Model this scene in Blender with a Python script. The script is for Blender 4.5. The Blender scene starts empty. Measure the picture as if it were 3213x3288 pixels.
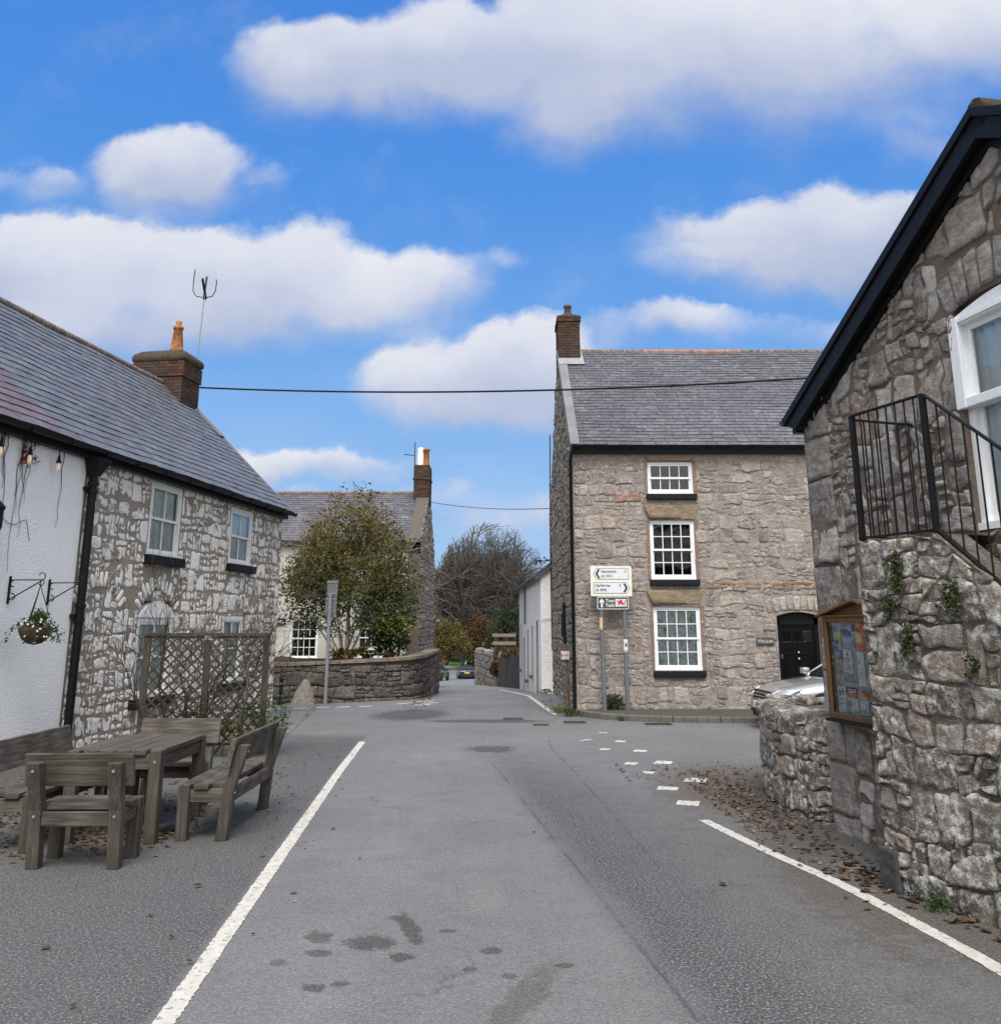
import bpy, math, random
from math import sin, cos, pi, radians as R, hypot
from mathutils import Vector as V, noise as NZ
S = bpy.context.scene
C = S.collection
V3 = lambda *a: V(a)

# ------------------------------------------------------------------ objects
ORG = {}
def tag(o, label=None, cat=None, group=None, kind=None):
    if label: o['label'] = label
    if cat: o['category'] = cat
    if group: o['group'] = group
    if kind: o['kind'] = kind
    return o
def thing(name, label, cat, loc=(0, 0, 0), group=None):
    o = bpy.data.objects.new(name, None); C.objects.link(o)
    o.empty_display_size = .2
    o.location = loc; ORG[o.name] = V(loc)
    return tag(o, label, cat, group)
def org(o): return ORG.get(o.name, V3(0, 0, 0))

class MB:
    """collects geometry and links it as one mesh object"""
    def __init__(s): s.v = []; s.f = []; s.t = []; s.m = []; s.sm = []
    def add(s, vs, fs, tone=.5, mi=0, smooth=False):
        b = len(s.v); s.v += [tuple(x) for x in vs]
        for f in fs:
            s.f.append(tuple(b + i for i in f)); s.t.append(tone); s.m.append(mi); s.sm.append(smooth)
    def poly(s, vs, tone=.5, mi=0, smooth=False): s.add(vs, [range(len(vs))], tone, mi, smooth)
    def hexa(s, p, tone=.5, mi=0):   # p: 4 bottom (ccw from top), 4 top
        s.add(p, [(3, 2, 1, 0), (4, 5, 6, 7), (0, 1, 5, 4), (1, 2, 6, 5), (2, 3, 7, 6), (3, 0, 4, 7)], tone, mi)
    def box(s, a, b, tone=.5, mi=0):
        x0, y0, z0 = a; x1, y1, z1 = b
        s.hexa([(x0, y0, z0), (x1, y0, z0), (x1, y1, z0), (x0, y1, z0), (x0, y0, z1), (x1, y0, z1), (x1, y1, z1), (x0, y1, z1)], tone, mi)
    def fbox(s, F, a0, a1, z0, z1, o0, o1, tone=.5, mi=0):
        s.hexa([F(a0, z0, o1), F(a1, z0, o1), F(a1, z0, o0), F(a0, z0, o0), F(a0, z1, o1), F(a1, z1, o1), F(a1, z1, o0), F(a0, z1, o0)], tone, mi)
    def bar(s, p, q, w, h, up=(0, 0, 1), tone=.5, mi=0):   # square bar from p to q
        p = V(p); q = V(q); d = (q - p).normalized(); u = V(up)
        if abs(d.dot(u)) > .95: u = V3(0, 1, 0) if abs(d.y) < .9 else V3(1, 0, 0)
        sd = d.cross(u).normalized() * (w / 2); u = sd.cross(d).normalized() * (h / 2)
        s.hexa([p - sd - u, p + sd - u, q + sd - u, q - sd - u, p - sd + u, p + sd + u, q + sd + u, q - sd + u], tone, mi)
    def tube(s, pts, r, n=8, tone=.5, mi=0, cap=True, smooth=True):
        pts = [V(p) for p in pts]; k = len(pts)
        rs = r if isinstance(r, (list, tuple)) else [r] * k
        vs = []; ref = None
        for i, p in enumerate(pts):
            d = (pts[min(i + 1, k - 1)] - pts[max(i - 1, 0)]).normalized()
            if ref is None: ref = V3(0, 0, 1) if abs(d.z) < .9 else V3(1, 0, 0)
            a = d.cross(ref)
            if a.length < 1e-4: a = d.cross(V3(.3, .9, .1))
            a.normalize(); b = d.cross(a).normalized(); ref = a.cross(d)
            for j in range(n):
                t = 2 * pi * j / n; vs.append(p + (a * cos(t) + b * sin(t)) * rs[i])
        fs = [(i * n + j, i * n + (j + 1) % n, (i + 1) * n + (j + 1) % n, (i + 1) * n + j) for i in range(k - 1) for j in range(n)]
        s.add(vs, fs, tone, mi, smooth)
        if cap:
            s.poly([vs[j] for j in range(n)][::-1], tone, mi); s.poly([vs[(k - 1) * n + j] for j in range(n)], tone, mi)
    def lathe(s, c, prof, n=16, tone=.5, mi=0, smooth=True, sx=1, sy=1):   # prof: (r, z)
        vs = [(c[0] + r * sx * cos(2 * pi * j / n), c[1] + r * sy * sin(2 * pi * j / n), c[2] + z) for r, z in prof for j in range(n)]
        fs = [(i * n + j, i * n + (j + 1) % n, (i + 1) * n + (j + 1) % n, (i + 1) * n + j) for i in range(len(prof) - 1) for j in range(n)]
        s.add(vs, fs, tone, mi, smooth)
    def grid(s, rows, tone=.5, mi=0, smooth=True):
        n = len(rows[0]); vs = [p for r in rows for p in r]
        s.add(vs, [(i * n + j, i * n + j + 1, (i + 1) * n + j + 1, (i + 1) * n + j) for i in range(len(rows) - 1) for j in range(n - 1)], tone, mi, smooth)
    def build(s, name, mats, parent=None, bevel=0, loc=None, subsurf=0):
        if not isinstance(mats, (list, tuple)): mats = [mats]
        me = bpy.data.meshes.new(name)
        L = org(parent) if parent else V(loc or (0, 0, 0))
        me.from_pydata([(x - L.x, y - L.y, z - L.z) for x, y, z in s.v], [], s.f)
        for m in mats: me.materials.append(m)
        me.polygons.foreach_set('material_index', s.m)
        me.polygons.foreach_set('use_smooth', s.sm)
        at = me.attributes.new('tone', 'FLOAT', 'FACE'); at.data.foreach_set('value', s.t)
        me.update()
        o = bpy.data.objects.new(name, me); C.objects.link(o)
        ORG[o.name] = L
        if parent: o.parent = parent
        else: o.location = L
        if bevel:
            b = o.modifiers.new('bevel', 'BEVEL'); b.width = bevel; b.segments = 2; b.limit_method = 'ANGLE'
        if subsurf:
            b = o.modifiers.new('sub', 'SUBSURF'); b.levels = subsurf; b.render_levels = subsurf
        return o

class Frame:
    """a vertical plane: along d (horizontal), up z, out of the wall n"""
    def __init__(s, O, d): s.O = V((O[0], O[1], 0)); s.d = V((d[0], d[1], 0)).normalized(); s.n = s.d.cross(V3(0, 0, 1))
    def __call__(s, a, z, o=0): return s.O + s.d * a + s.n * o + V3(0, 0, z)
    def shift(s, a=0, o=0): return Frame(s(a, 0, o), s.d)
class Curve:
    """a wall face following a plan polyline; a is the run along it"""
    def __init__(s, pts):
        P = [V((x, y, 0)) for x, y in pts]
        for _ in range(3):
            Q = [P[0]]
            for a, b in zip(P, P[1:]): Q += [a * .75 + b * .25, a * .25 + b * .75]
            P = Q + [P[-1]]
        s.P = P; s.L = [0]
        for a, b in zip(P, P[1:]): s.L.append(s.L[-1] + (b - a).length)
        s.N = []
        for i in range(len(P)):
            d = (P[min(i + 1, len(P) - 1)] - P[max(i - 1, 0)]).normalized(); s.N.append(d.cross(V3(0, 0, 1)))
        s.len = s.L[-1]
    def __call__(s, a, z, o=0):
        a = max(0, min(s.len - 1e-4, a)); i = 0
        while s.L[i + 1] < a: i += 1
        t = (a - s.L[i]) / max(1e-6, s.L[i + 1] - s.L[i])
        n = s.N[i].lerp(s.N[i + 1], t)
        return s.P[i].lerp(s.P[i + 1], t) + n * o + V3(0, 0, z)

# ------------------------------------------------------------------ materials
class NT:
    def __init__(s, name, tree=None):
        if tree is None:
            s.m = bpy.data.materials.new(name); s.m.use_nodes = True; tree = s.m.node_tree
        s.t = tree; s.t.nodes.clear(); s._c = {}
    def n(s, ty, ins=None, **kw):
        x = s.t.nodes.new('ShaderNode' + ty)
        for k, v in kw.items(): setattr(x, k, v)
        for k, v in (ins or {}).items(): s.set(x.inputs[k], v)
        return x
    def set(s, sock, v):
        if isinstance(v, bpy.types.NodeSocket): s.t.links.new(v, sock)
        elif v is not None:
            if isinstance(v, (tuple, list)) and len(v) == 3 and sock.type == 'RGBA': v = (*v, 1)
            sock.default_value = v
    def obj(s):
        if 'o' not in s._c: s._c['o'] = s.n('TexCoord').outputs['Object']
        return s._c['o']
    def math(s, op, a, b=None, c=None, clamp=False):
        x = s.n('Math', operation=op, use_clamp=clamp); s.set(x.inputs[0], a); s.set(x.inputs[1], b); s.set(x.inputs[2], c); return x.outputs[0]
    def vm(s, op, a, b=None, c=None):
        x = s.n('VectorMath', operation=op); s.set(x.inputs[0], a); s.set(x.inputs[1], b); s.set(x.inputs[2], c)
        return x.outputs['Value' if op in ('LENGTH', 'DOT_PRODUCT', 'DISTANCE') else 'Vector']
    def sv(s, v, k):
        x = s.n('VectorMath', operation='SCALE'); s.set(x.inputs[0], v); x.inputs['Scale'].default_value = k; return x.outputs['Vector']
    def mix(s, f, a, b, blend='MIX'):
        x = s.n('Mix', data_type='RGBA', blend_type=blend); s.set(x.inputs[0], f); s.set(x.inputs[6], a); s.set(x.inputs[7], b); return x.outputs[2]
    def ramp(s, f, stops, interp='LINEAR'):
        x = s.n('ValToRGB'); r = x.color_ramp; r.interpolation = interp
        while len(r.elements) < len(stops): r.elements.new(.5)
        for e, (p, c) in zip(r.elements, stops):
            e.position = p; e.color = (*c, 1) if isinstance(c, (tuple, list)) else (c, c, c, 1)
        s.set(x.inputs[0], f); return x.outputs[0]
    def noise(s, scale, detail=4, rough=.55, vec=None, dist=0, col=False):
        x = s.n('TexNoise', {'Vector': vec or s.obj(), 'Scale': scale, 'Detail': detail, 'Roughness': rough, 'Distortion': dist}); return x.outputs['Color' if col else 'Fac']
    def vor(s, scale, vec=None, feature='F1', out='Distance', rnd=1):
        return s.n('TexVoronoi', {'Vector': vec or s.obj(), 'Scale': scale, 'Randomness': rnd}, feature=feature).outputs[out]
    def mp(s, v, a, b, c=0., d=1., smooth=False):
        x = s.n('MapRange', {'Value': v, 'From Min': a, 'From Max': b, 'To Min': c, 'To Max': d}, clamp=True)
        if smooth: x.interpolation_type = 'SMOOTHSTEP'
        return x.outputs[0]
    def scl(s, x, y, z, vec=None): return s.n('Mapping', {'Vector': vec or s.obj(), 'Scale': (x, y, z)}).outputs[0]
    def xyz(s, vec=None): return s.n('SeparateXYZ', {0: vec or s.obj()}).outputs
    def tone(s):
        if 't' not in s._c: s._c['t'] = s.n('Attribute', attribute_name='tone').outputs['Fac']
        return s._c['t']
    def bump(s, h, strength=.5, dist=.02, nrm=None):
        x = s.n('Bump', {'Height': h, 'Strength': strength, 'Distance': dist}); s.set(x.inputs['Normal'], nrm); return x.outputs[0]
    def out(s, col, rough=.8, nrm=None, metal=0., spec=.4, **kw):
        b = s.n('BsdfPrincipled', {'Base Color': col, 'Roughness': rough, 'Metallic': metal, 'Specular IOR Level': spec})
        s.set(b.inputs['Normal'], nrm)
        for k, v in kw.items(): s.set(b.inputs[k.replace('_', ' ')], v)
        o = s.n('OutputMaterial'); s.t.links.new(b.outputs[0], o.inputs[0]); return s.m

def simple(name, col, rough=.6, metal=0., var=.15, bs=.15, sc=18, spec=.4, **kw):
    t = NT(name); nz = t.noise(sc, 5)
    c = t.mix(t.mp(nz, .35, .7), [x * (1 - var) for x in col], [min(1, x * (1 + var)) for x in col])
    return t.out(c, rough, t.bump(nz, bs, .01) if bs else None, metal, spec, **kw)

def stone_mat(name, ramp, lichen=.0, lcol=(.5, .49, .46), spk=.25, bs=.7, dark=.0, lay=1., nsc=7):
    t = NT(name)
    base = t.ramp(t.tone(), ramp)
    lv = t.scl(1, 1, 2.6) if lay else t.obj()
    n1 = t.noise(nsc, 6, .65, lv); n2 = t.noise(38, 5, .7, lv); n3 = t.noise(1.3, 3)
    base = t.mix(t.mp(n1, .3, .72), t.mix(1, base, (.62, .6, .58), 'MULTIPLY'), t.mix(1, base, (1.3, 1.3, 1.3), 'MULTIPLY'))
    base = t.mix(t.mp(n2, .52, .7, 0, spk), base, (.56, .54, .5))
    base = t.mix(t.mp(n2, .42, .3, 0, .6), base, (.06, .055, .05))
    if dark: base = t.mix(t.mp(n3, .45, .65, 0, dark), base, (.07, .066, .06))
    if lichen:
        l = t.math('MULTIPLY', t.mp(t.noise(16, 6, .75), .47, .6), t.mp(t.noise(2.3, 4), .33, .54))
        base = t.mix(t.math('MULTIPLY', l, lichen), base, lcol)
    h = t.math('ADD', t.math('MULTIPLY', n1, .7), t.math('MULTIPLY', n2, .35))
    cr = t.mp(t.vor(9, t.scl(1, 1, 1.8, t.vm('ADD', t.obj(), t.sv(t.noise(5, 3, col=True), .12))), 'DISTANCE_TO_EDGE'), 0, .05)
    h = t.math('ADD', h, t.math('MULTIPLY', cr, .06))
    return t.out(base, .92, t.bump(h, bs, .045), spec=.15)

def mortar_mat(name, c, bs=.6, sc=30, var=.25):
    t = NT(name); n = t.noise(sc, 6, .7); n2 = t.noise(2.2, 4)
    col = t.mix(t.mp(n, .3, .7), [x * (1 - var) for x in c], [x * (1 + var) for x in c])
    col = t.mix(t.mp(n2, .35, .65, 0, .45), col, [x * .6 for x in c])
    return t.out(col, .95, t.bump(t.math('ADD', n, t.noise(7, 3)), bs, .03), spec=.1)

def roughcast_mat(name, c, sc=42, bs=1., dirt=.5, dcol=(.36, .35, .3)):
    t = NT(name); n = t.noise(sc, 4, .6); v = t.vor(sc * .9)
    col = t.mix(t.mp(n, .35, .65), [x * .9 for x in c], c)
    st = t.noise(1.1, 5, .6, t.scl(3, 3, .7)); z = t.xyz()[2]
    col = t.mix(t.math('MULTIPLY', t.mp(st, .55, .8), dirt), col, dcol)
    h = t.math('SUBTRACT', t.math('MULTIPLY', n, 1.2), t.math('MULTIPLY', v, .5))
    return t.out(col, .9, t.bump(h, bs, .014), spec=.2)

def slate_mat(name, ramp, rough=.42, lich=.3):
    t = NT(name); c = t.ramp(t.tone(), ramp)
    n = t.noise(9, 6, .7); n2 = t.noise(1.4, 4); n3 = t.noise(60, 3)
    c = t.mix(t.mp(n, .3, .7), t.mix(1, c, (.7, .7, .7), 'MULTIPLY'), t.mix(1, c, (1.25, 1.25, 1.25), 'MULTIPLY'))
    c = t.mix(t.math('MULTIPLY', t.mp(n, .55, .7), t.mp(n2, .4, .65, 0, lich)), c, (.36, .37, .35))
    return t.out(c, t.mp(n, .3, .7, rough - .06, rough + .2), t.bump(t.math('ADD', n, t.math('MULTIPLY', n3, .4)), .35, .012), spec=.5)

def wood_mat(name, ax, cols=((.036, .03, .025), (.092, .079, .067), (.185, .165, .144)), bs=.5):
    t = NT(name); s = [48, 48, 48]; s[ax] = 1.5
    off = t.n('ObjectInfo').outputs['Random']
    vec = t.vm('ADD', t.obj(), t.sv(t.n('CombineXYZ', {0: t.math('ADD', off, t.tone()), 1: t.tone(), 2: off}).outputs[0], 7))
    mv = t.scl(*s, vec); g = t.noise(1., 5, .6, mv, .6); f = t.noise(6., 3, .6, mv)
    w = t.n('TexWave', {'Vector': t.scl(*[x * .35 for x in s], vec), 'Scale': 1.6, 'Distortion': 5, 'Detail': 3, 'Detail Scale': 1.2}).outputs['Fac']
    h = t.math('ADD', t.math('MULTIPLY', g, .82), t.math('MULTIPLY', w, .18))
    c = t.ramp(h, [(.22, cols[0]), (.5, cols[1]), (.8, cols[2])])
    c = t.mix(t.math('MULTIPLY', t.tone(), .6), c, t.mix(1, c, (.6, .57, .52), 'MULTIPLY'))
    chk = t.noise(2.4, 2, .5, mv)
    c = t.mix(t.mp(chk, .66, .7, 0, .7), c, (.02, .017, .014))
    if ax == 2: c = t.mix(t.math('MULTIPLY', t.mp(t.math('ADD', t.xyz()[2], t.math('MULTIPLY', t.noise(9, 4), .16)), .26, .08), .65), c, (.05, .05, .033))
    big = t.noise(3.2, 4)
    c = t.mix(t.mp(big, .45, .7, 0, .5), c, t.mix(1, c, (.55, .55, .46), 'MULTIPLY'))
    return t.out(c, .8, t.bump(t.math('ADD', h, t.math('MULTIPLY', f, .3)), bs, .004), spec=.25)

def glass_mat(name, tint=(.9, .95, .95), refl=(.95, .97, 1.)):
    t = NT(name); n = t.noise(2.5, 2)
    nb = t.bump(n, .12, .02)
    f = t.n('Fresnel', {'IOR': 1.65}); t.set(f.inputs['Normal'], nb)
    g = t.n('BsdfGlossy', {'Color': refl, 'Roughness': .02}); t.set(g.inputs['Normal'], nb)
    tr = t.n('BsdfTransparent', {'Color': tint}); mx = t.n('MixShader', {0: t.math('ADD', f.outputs[0], .02), 1: tr.outputs[0], 2: g.outputs[0]})
    o = t.n('OutputMaterial'); t.t.links.new(mx.outputs[0], o.inputs[0]); return t.m

def leaf_mat(name, stops, trans=.3, rough=.55, gz=None):
    t = NT(name); c = t.ramp(t.tone(), stops)
    if gz:   # leaf colour turns with height (autumn top)
        z0, z1, hi = gz; z = t.math('ADD', t.xyz()[2], t.math('MULTIPLY', t.noise(1.1, 3), 2.2))
        c = t.mix(t.mp(z, z0 + 1.1, z1 + 1.1), c, t.ramp(t.tone(), hi))
    d = t.n('BsdfPrincipled', {'Base Color': c, 'Roughness': rough, 'Specular IOR Level': .3})
    tl = t.n('BsdfTranslucent', {'Color': c}); mx = t.n('MixShader', {0: trans, 1: d.outputs[0], 2: tl.outputs[0]})
    o = t.n('OutputMaterial'); t.t.links.new(mx.outputs[0], o.inputs[0]); return t.m

# ------------------------------------------------------------------ rubble masonry
def clip(poly, a, b, c):   # keep a*x+b*y<=c
    out = []
    for i, p in enumerate(poly):
        q = poly[(i + 1) % len(poly)]; dp = a * p[0] + b * p[1] - c; dq = a * q[0] + b * q[1] - c
        if dp <= 0: out.append(p)
        if (dp < 0 < dq) or (dq < 0 < dp):
            t = dp / (dp - dq); out.append((p[0] + (q[0] - p[0]) * t, p[1] + (q[1] - p[1]) * t))
    return out
def area(p): return abs(sum(p[i][0] * p[(i + 1) % len(p)][1] - p[(i + 1) % len(p)][0] * p[i][1] for i in range(len(p)))) / 2 if len(p) > 2 else 0
def cclip(poly, outline):   # outline convex ccw
    for i, p in enumerate(outline):
        q = outline[(i + 1) % len(outline)]; a, b = q[1] - p[1], -(q[0] - p[0])
        poly = clip(poly, a, b, a * p[0] + b * p[1])
        if len(poly) < 3: return []
    return poly
def rubble(outline, openings, rng, rowh=(.28, .42), blk=(.3, .7), mn=(.11, .06), warp=.03, joint=.02, split=.65, avoid=None, jit=.006, wf=2.3, rnd=.22):
    xs = [p[0] for p in outline]; zs = [p[1] for p in outline]; a0, a1, z0, z1 = min(xs), max(xs), min(zs), max(zs)
    res = []; sd = rng.uniform(0, 99)
    def W(p):
        q = V((p[0] * wf, p[1] * wf, sd)); r = V((p[0] * wf * 3.7, p[1] * wf * 3.7, sd + 9))
        return (p[0] + warp * NZ.noise(q) * 1.3 + warp * .45 * NZ.noise(r), p[1] + warp * NZ.noise(q + V3(31, 7, 3)) + warp * .45 * NZ.noise(r + V3(5, 17, 3)))
    def lp(p, q, t): return (p[0] + (q[0] - p[0]) * t, p[1] + (q[1] - p[1]) * t)
    def sp(q, dep):
        w = q[1][0] - q[0][0]; h = q[3][1] - q[0][1]
        if dep < 4 and (w > h * 3.2 or rng.random() < split):
            if h > 2 * mn[1] and (rng.random() < .62 or w < 2 * mn[0]) and w < h * 3.4:
                t = rng.uniform(.32, .68); u = t + rng.uniform(-.08, .08); a = lp(q[0], q[3], t); b = lp(q[1], q[2], u)
                sp((q[0], q[1], b, a), dep + 1); sp((a, b, q[2], q[3]), dep + 1); return
            if w > 2 * mn[0]:
                t = rng.uniform(.3, .7); u = t + rng.uniform(-.1, .1); a = lp(q[0], q[1], t); b = lp(q[3], q[2], u)
                sp((q[0], a, b, q[3]), dep + 1); sp((a, q[1], q[2], b), dep + 1); return
        res.append(q)
    z = z0
    while z < z1:
        h = rng.uniform(*rowh); a = a0 - rng.uniform(0, blk[0])
        while a < a1:
            w = rng.uniform(*blk); sp(((a, z), (a + w, z), (a + w, z + h), (a, z + h)), 0); a += w
        z += h
    out = []
    for q in res:
        p = []
        for i in range(4):
            A, B = q[i], q[(i + 1) % 4]; k = max(1, int(hypot(B[0] - A[0], B[1] - A[1]) / .09))
            p += [lp(A, B, j / k) for j in range(k)]
        p = [W(x) for x in p]
        p = cclip(p, outline)
        if len(p) < 3: continue
        for (x0, y0, x1, y1) in openings:
            bx = [u[0] for u in p]; by = [u[1] for u in p]
            if max(bx) <= x0 or min(bx) >= x1 or max(by) <= y0 or min(by) >= y1: continue
            p = max([clip(p, 1, 0, x0), clip(p, -1, 0, -x1), clip(p, 0, 1, y0), clip(p, 0, -1, -y1)], key=area)
            if len(p) < 3: break
        if area(p) < .0012: continue
        cx = sum(u[0] for u in p) / len(p); cz = sum(u[1] for u in p) / len(p)
        if avoid and avoid(cx, cz): continue
        w = max(u[0] for u in p) - min(u[0] for u in p); h = max(u[1] for u in p) - min(u[1] for u in p)
        if w < .03 or h < .025: continue
        j = joint * rng.uniform(.7, 1.5); kx = max(.4, (w - j) / w); kz = max(.4, (h - j) / h)
        p = [(cx + (u[0] - cx) * kx + rng.gauss(0, jit), cz + (u[1] - cz) * kz + rng.gauss(0, jit)) for u in p]
        r = []
        for i in range(len(p)):
            A, B = p[i], p[(i + 1) % len(p)]; r += [lp(A, B, rnd), lp(A, B, 1 - rnd)]
        out.append(r)
    return out
def lay(mb, F, polys, rng, pr=(.012, .03), rough=.006, bev=.02, mi=0, base=0., tn=(0, 1), fine=0):
    for p in polys:
        cx = sum(u[0] for u in p) / len(p); cz = sum(u[1] for u in p) / len(p)
        w = max(u[0] for u in p) - min(u[0] for u in p); h = max(u[1] for u in p) - min(u[1] for u in p)
        if fine:
            q = []
            for i, u in enumerate(p):
                v = p[(i + 1) % len(p)]; k = max(1, int(hypot(v[0] - u[0], v[1] - u[1]) / fine)); q += [(u[0] + (v[0] - u[0]) * j / k, u[1] + (v[1] - u[1]) * j / k) for j in range(k)]
            p = q
        n = len(p); d = rng.uniform(*pr); t = rng.uniform(*tn); tx, tz = rng.gauss(0, .04), rng.gauss(0, .06); vs = []
        def dsp(x, z):
            if not fine: return NZ.noise(V3(x * 14, z * 14, t * 50))
            a = NZ.noise(V3(x * 6, z * 7, t * 50)); b = abs(NZ.noise(V3(x * 13, z * 17, t * 50 + 7))); c = NZ.noise(V3(x * 34, z * 40, t * 50 + 3)); e = NZ.noise(V3(x * 75, z * 75, t * 9))
            return .7 * a - .9 * b + .4 * c + .2 * e + .2
        def ring(s, o, r):
            kx = max(.2, (w - s) / w) if s < 1 else 1 - (s - 1); kz = max(.2, (h - s) / h) if s < 1 else 1 - (s - 1)
            for u in p:
                x, z = cx + (u[0] - cx) * kx, cz + (u[1] - cz) * kz
                vs.append(F(x, z, base + o + tx * (x - cx) * (o > 0) + tz * (z - cz) * (o > 0) + r * dsp(x, z)))
        ring(-.004, -.012, 0); ring(bev * .3, d * .55, rough * .4); ring(bev, d * .95, rough * .8)
        if fine:
            m = max(2, int(min(w, h) / 2 / fine))
            for i in range(m): ring(1 + .12 + .72 * (i + .5) / m, d * 1.05, rough)
            k = 2 + m
        else: ring(max(bev * 1.6, min(w, h) * .5), d * 1.08, rough * 1.6); k = 3
        vs.append(F(cx, cz, base + d * 1.08 + rough * dsp(cx, cz)))
        fs = [(j * n + i, j * n + (i + 1) % n, (j + 1) * n + (i + 1) % n, (j + 1) * n + i) for j in range(k) for i in range(n)]
        fs += [(k * n + i, k * n + (i + 1) % n, (k + 1) * n) for i in range(n)]
        mb.add(vs, fs, t, mi, True)
def sheet(mb, F, outline, openings, reveal=.16, mi=0, o=0., step=None, rmi=None):
    xs = sorted({p[0] for p in outline} | {v for q in openings for v in (q[0], q[2])}); zs = sorted({p[1] for p in outline} | {v for q in openings for v in (q[1], q[3])})
    lo, hi = min(p[0] for p in outline), max(p[0] for p in outline)
    xs = [x for x in xs if lo <= x <= hi]
    if step:
        def fill(l):
            r = [l[0]]
            for v in l[1:]:
                k = max(1, int((v - r[-1]) / step)); b = r[-1]; r += [b + (v - b) * i / k for i in range(1, k + 1)]
            return r
        xs = fill(xs); zs = fill(zs)
    for x0, x1 in zip(xs, xs[1:]):
        for y0, y1 in zip(zs, zs[1:]):
            mx, my = (x0 + x1) / 2, (y0 + y1) / 2
            if any(q[0] < mx < q[2] and q[1] < my < q[3] for q in openings): continue
            p = cclip([(x0, y0), (x1, y0), (x1, y1), (x0, y1)], outline)
            if area(p) > 1e-6: mb.poly([F(u, v, o) for u, v in p], .5, mi)
    for a0, b0, a1, b1 in openings:
        for (p, q) in (((a0, b0), (a1, b0)), ((a1, b0), (a1, b1)), ((a1, b1), (a0, b1)), ((a0, b1), (a0, b0))):
            mb.poly([F(*p, o), F(*q, o), F(*q, o - reveal), F(*p, o - reveal)], .5, mi if rmi is None else rmi)
def slates(mb, P, L, Ws, rng, course=.2, w=.26, mi=0, tonef=None, sag=.02):
    """P(u, v, o): along the eave, up the slope, out of it"""
    n = int(Ws / course) + 1
    def Q(u, v, o): return P(u, v, o + sag * NZ.noise(V3(u * .5, v * .5, 3.3)))
    k = max(1, int(L / 1.))
    for i in range(k): mb.poly([Q(L * i / k, 0, -.045), Q(L * (i + 1) / k, 0, -.045), Q(L * (i + 1) / k, Ws, -.045), Q(L * i / k, Ws, -.045)], 0, mi)
    for r in range(n):
        v0 = r * course + rng.gauss(0, .003); v1 = min(Ws, v0 + course * 1.3)
        if v0 >= Ws - .02: break
        u = -(w / 2 if r % 2 else 0)
        while u < L:
            ww = w * rng.uniform(.88, 1.12); a, b = max(0, u + .004), min(L, u + ww - .004); u += ww
            if b - a < .03: continue
            j = rng.gauss(0, .005); e = .016 + rng.uniform(0, .006); k1 = rng.gauss(0, .003); k2 = rng.gauss(0, .003)
            t = tonef(a, v0) if tonef else rng.random()
            p = [Q(a, v0 + j + k1, e), Q(b, v0 + j - k1, e + k2), Q(b, v1, .001), Q(a, v1, .001), Q(a, v0 + j + k1, e - .013), Q(b, v0 + j - k1, e - .013), Q(b, v1, -.006), Q(a, v1, -.006)]
            mb.add(p, [(0, 1, 2, 3), (4, 5, 1, 0), (5, 6, 2, 1), (7, 4, 0, 3)], t, mi)
def bricks(mb, x0, y0, x1, y1, z0, z1, rng, P=None, h=.075, w=.225, mi=0, mm=1, taper=0):
    P = P or (lambda x, y, z: V3(x, y, z)); k = int((z1 - z0) / h)
    def bx(a, b, c, d, e, f, t, m):
        mb.hexa([P(a, c, e), P(b, c, e), P(b, d, e), P(a, d, e), P(a, c, f), P(b, c, f), P(b, d, f), P(a, d, f)], t, m)
    bx(x0 + .012, x1 - .012, y0 + .012, y1 - .012, z0, z1 - .004, .5, mm)
    for i in range(k):
        z = z0 + i * h
        for side in range(4):
            a, b = (x0, x1) if side < 2 else (y0, y1); u = a - (w / 2 if i % 2 else 0)
            while u < b:
                p, q = max(a, u + .005), min(b, u + w - .005); u += w
                if q - p < .02: continue
                d = rng.uniform(0, .006); t = rng.random()
                if side == 0: bx(p, q, y0 - d, y0 + .05, z + .004, z + h - .006, t, mi)
                elif side == 1: bx(p, q, y1 - .05, y1 + d, z + .004, z + h - .006, t, mi)
                elif side == 2: bx(x0 - d, x0 + .05, p, q, z + .004, z + h - .006, t, mi)
                else: bx(x1 - .05, x1 + d, p, q, z + .004, z + h - .006, t, mi)

# ------------------------------------------------------------------ text
def text(mb, s, F, a, z, o, size, align='LEFT', mi=0, bold=.0, squash=1., flip=1):
    cu = bpy.data.curves.new('txt', 'FONT'); cu.body = s; cu.size = size; cu.align_x = align; cu.offset = bold * size; cu.resolution_u = 3
    ob = bpy.data.objects.new('txt', cu); C.objects.link(ob); bpy.context.view_layer.update()
    dg = bpy.context.evaluated_depsgraph_get(); me = bpy.data.meshes.new_from_object(ob.evaluated_get(dg))
    b = len(mb.v); mb.v += [tuple(F(a + v.co.x * squash * flip, z + v.co.y, o)) for v in me.vertices]
    for p in me.polygons:
        mb.f.append(tuple(b + i for i in p.vertices)); mb.t.append(.5); mb.m.append(mi); mb.sm.append(False)
    bpy.data.objects.remove(ob); bpy.data.meshes.remove(me); bpy.data.curves.remove(cu)

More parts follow.
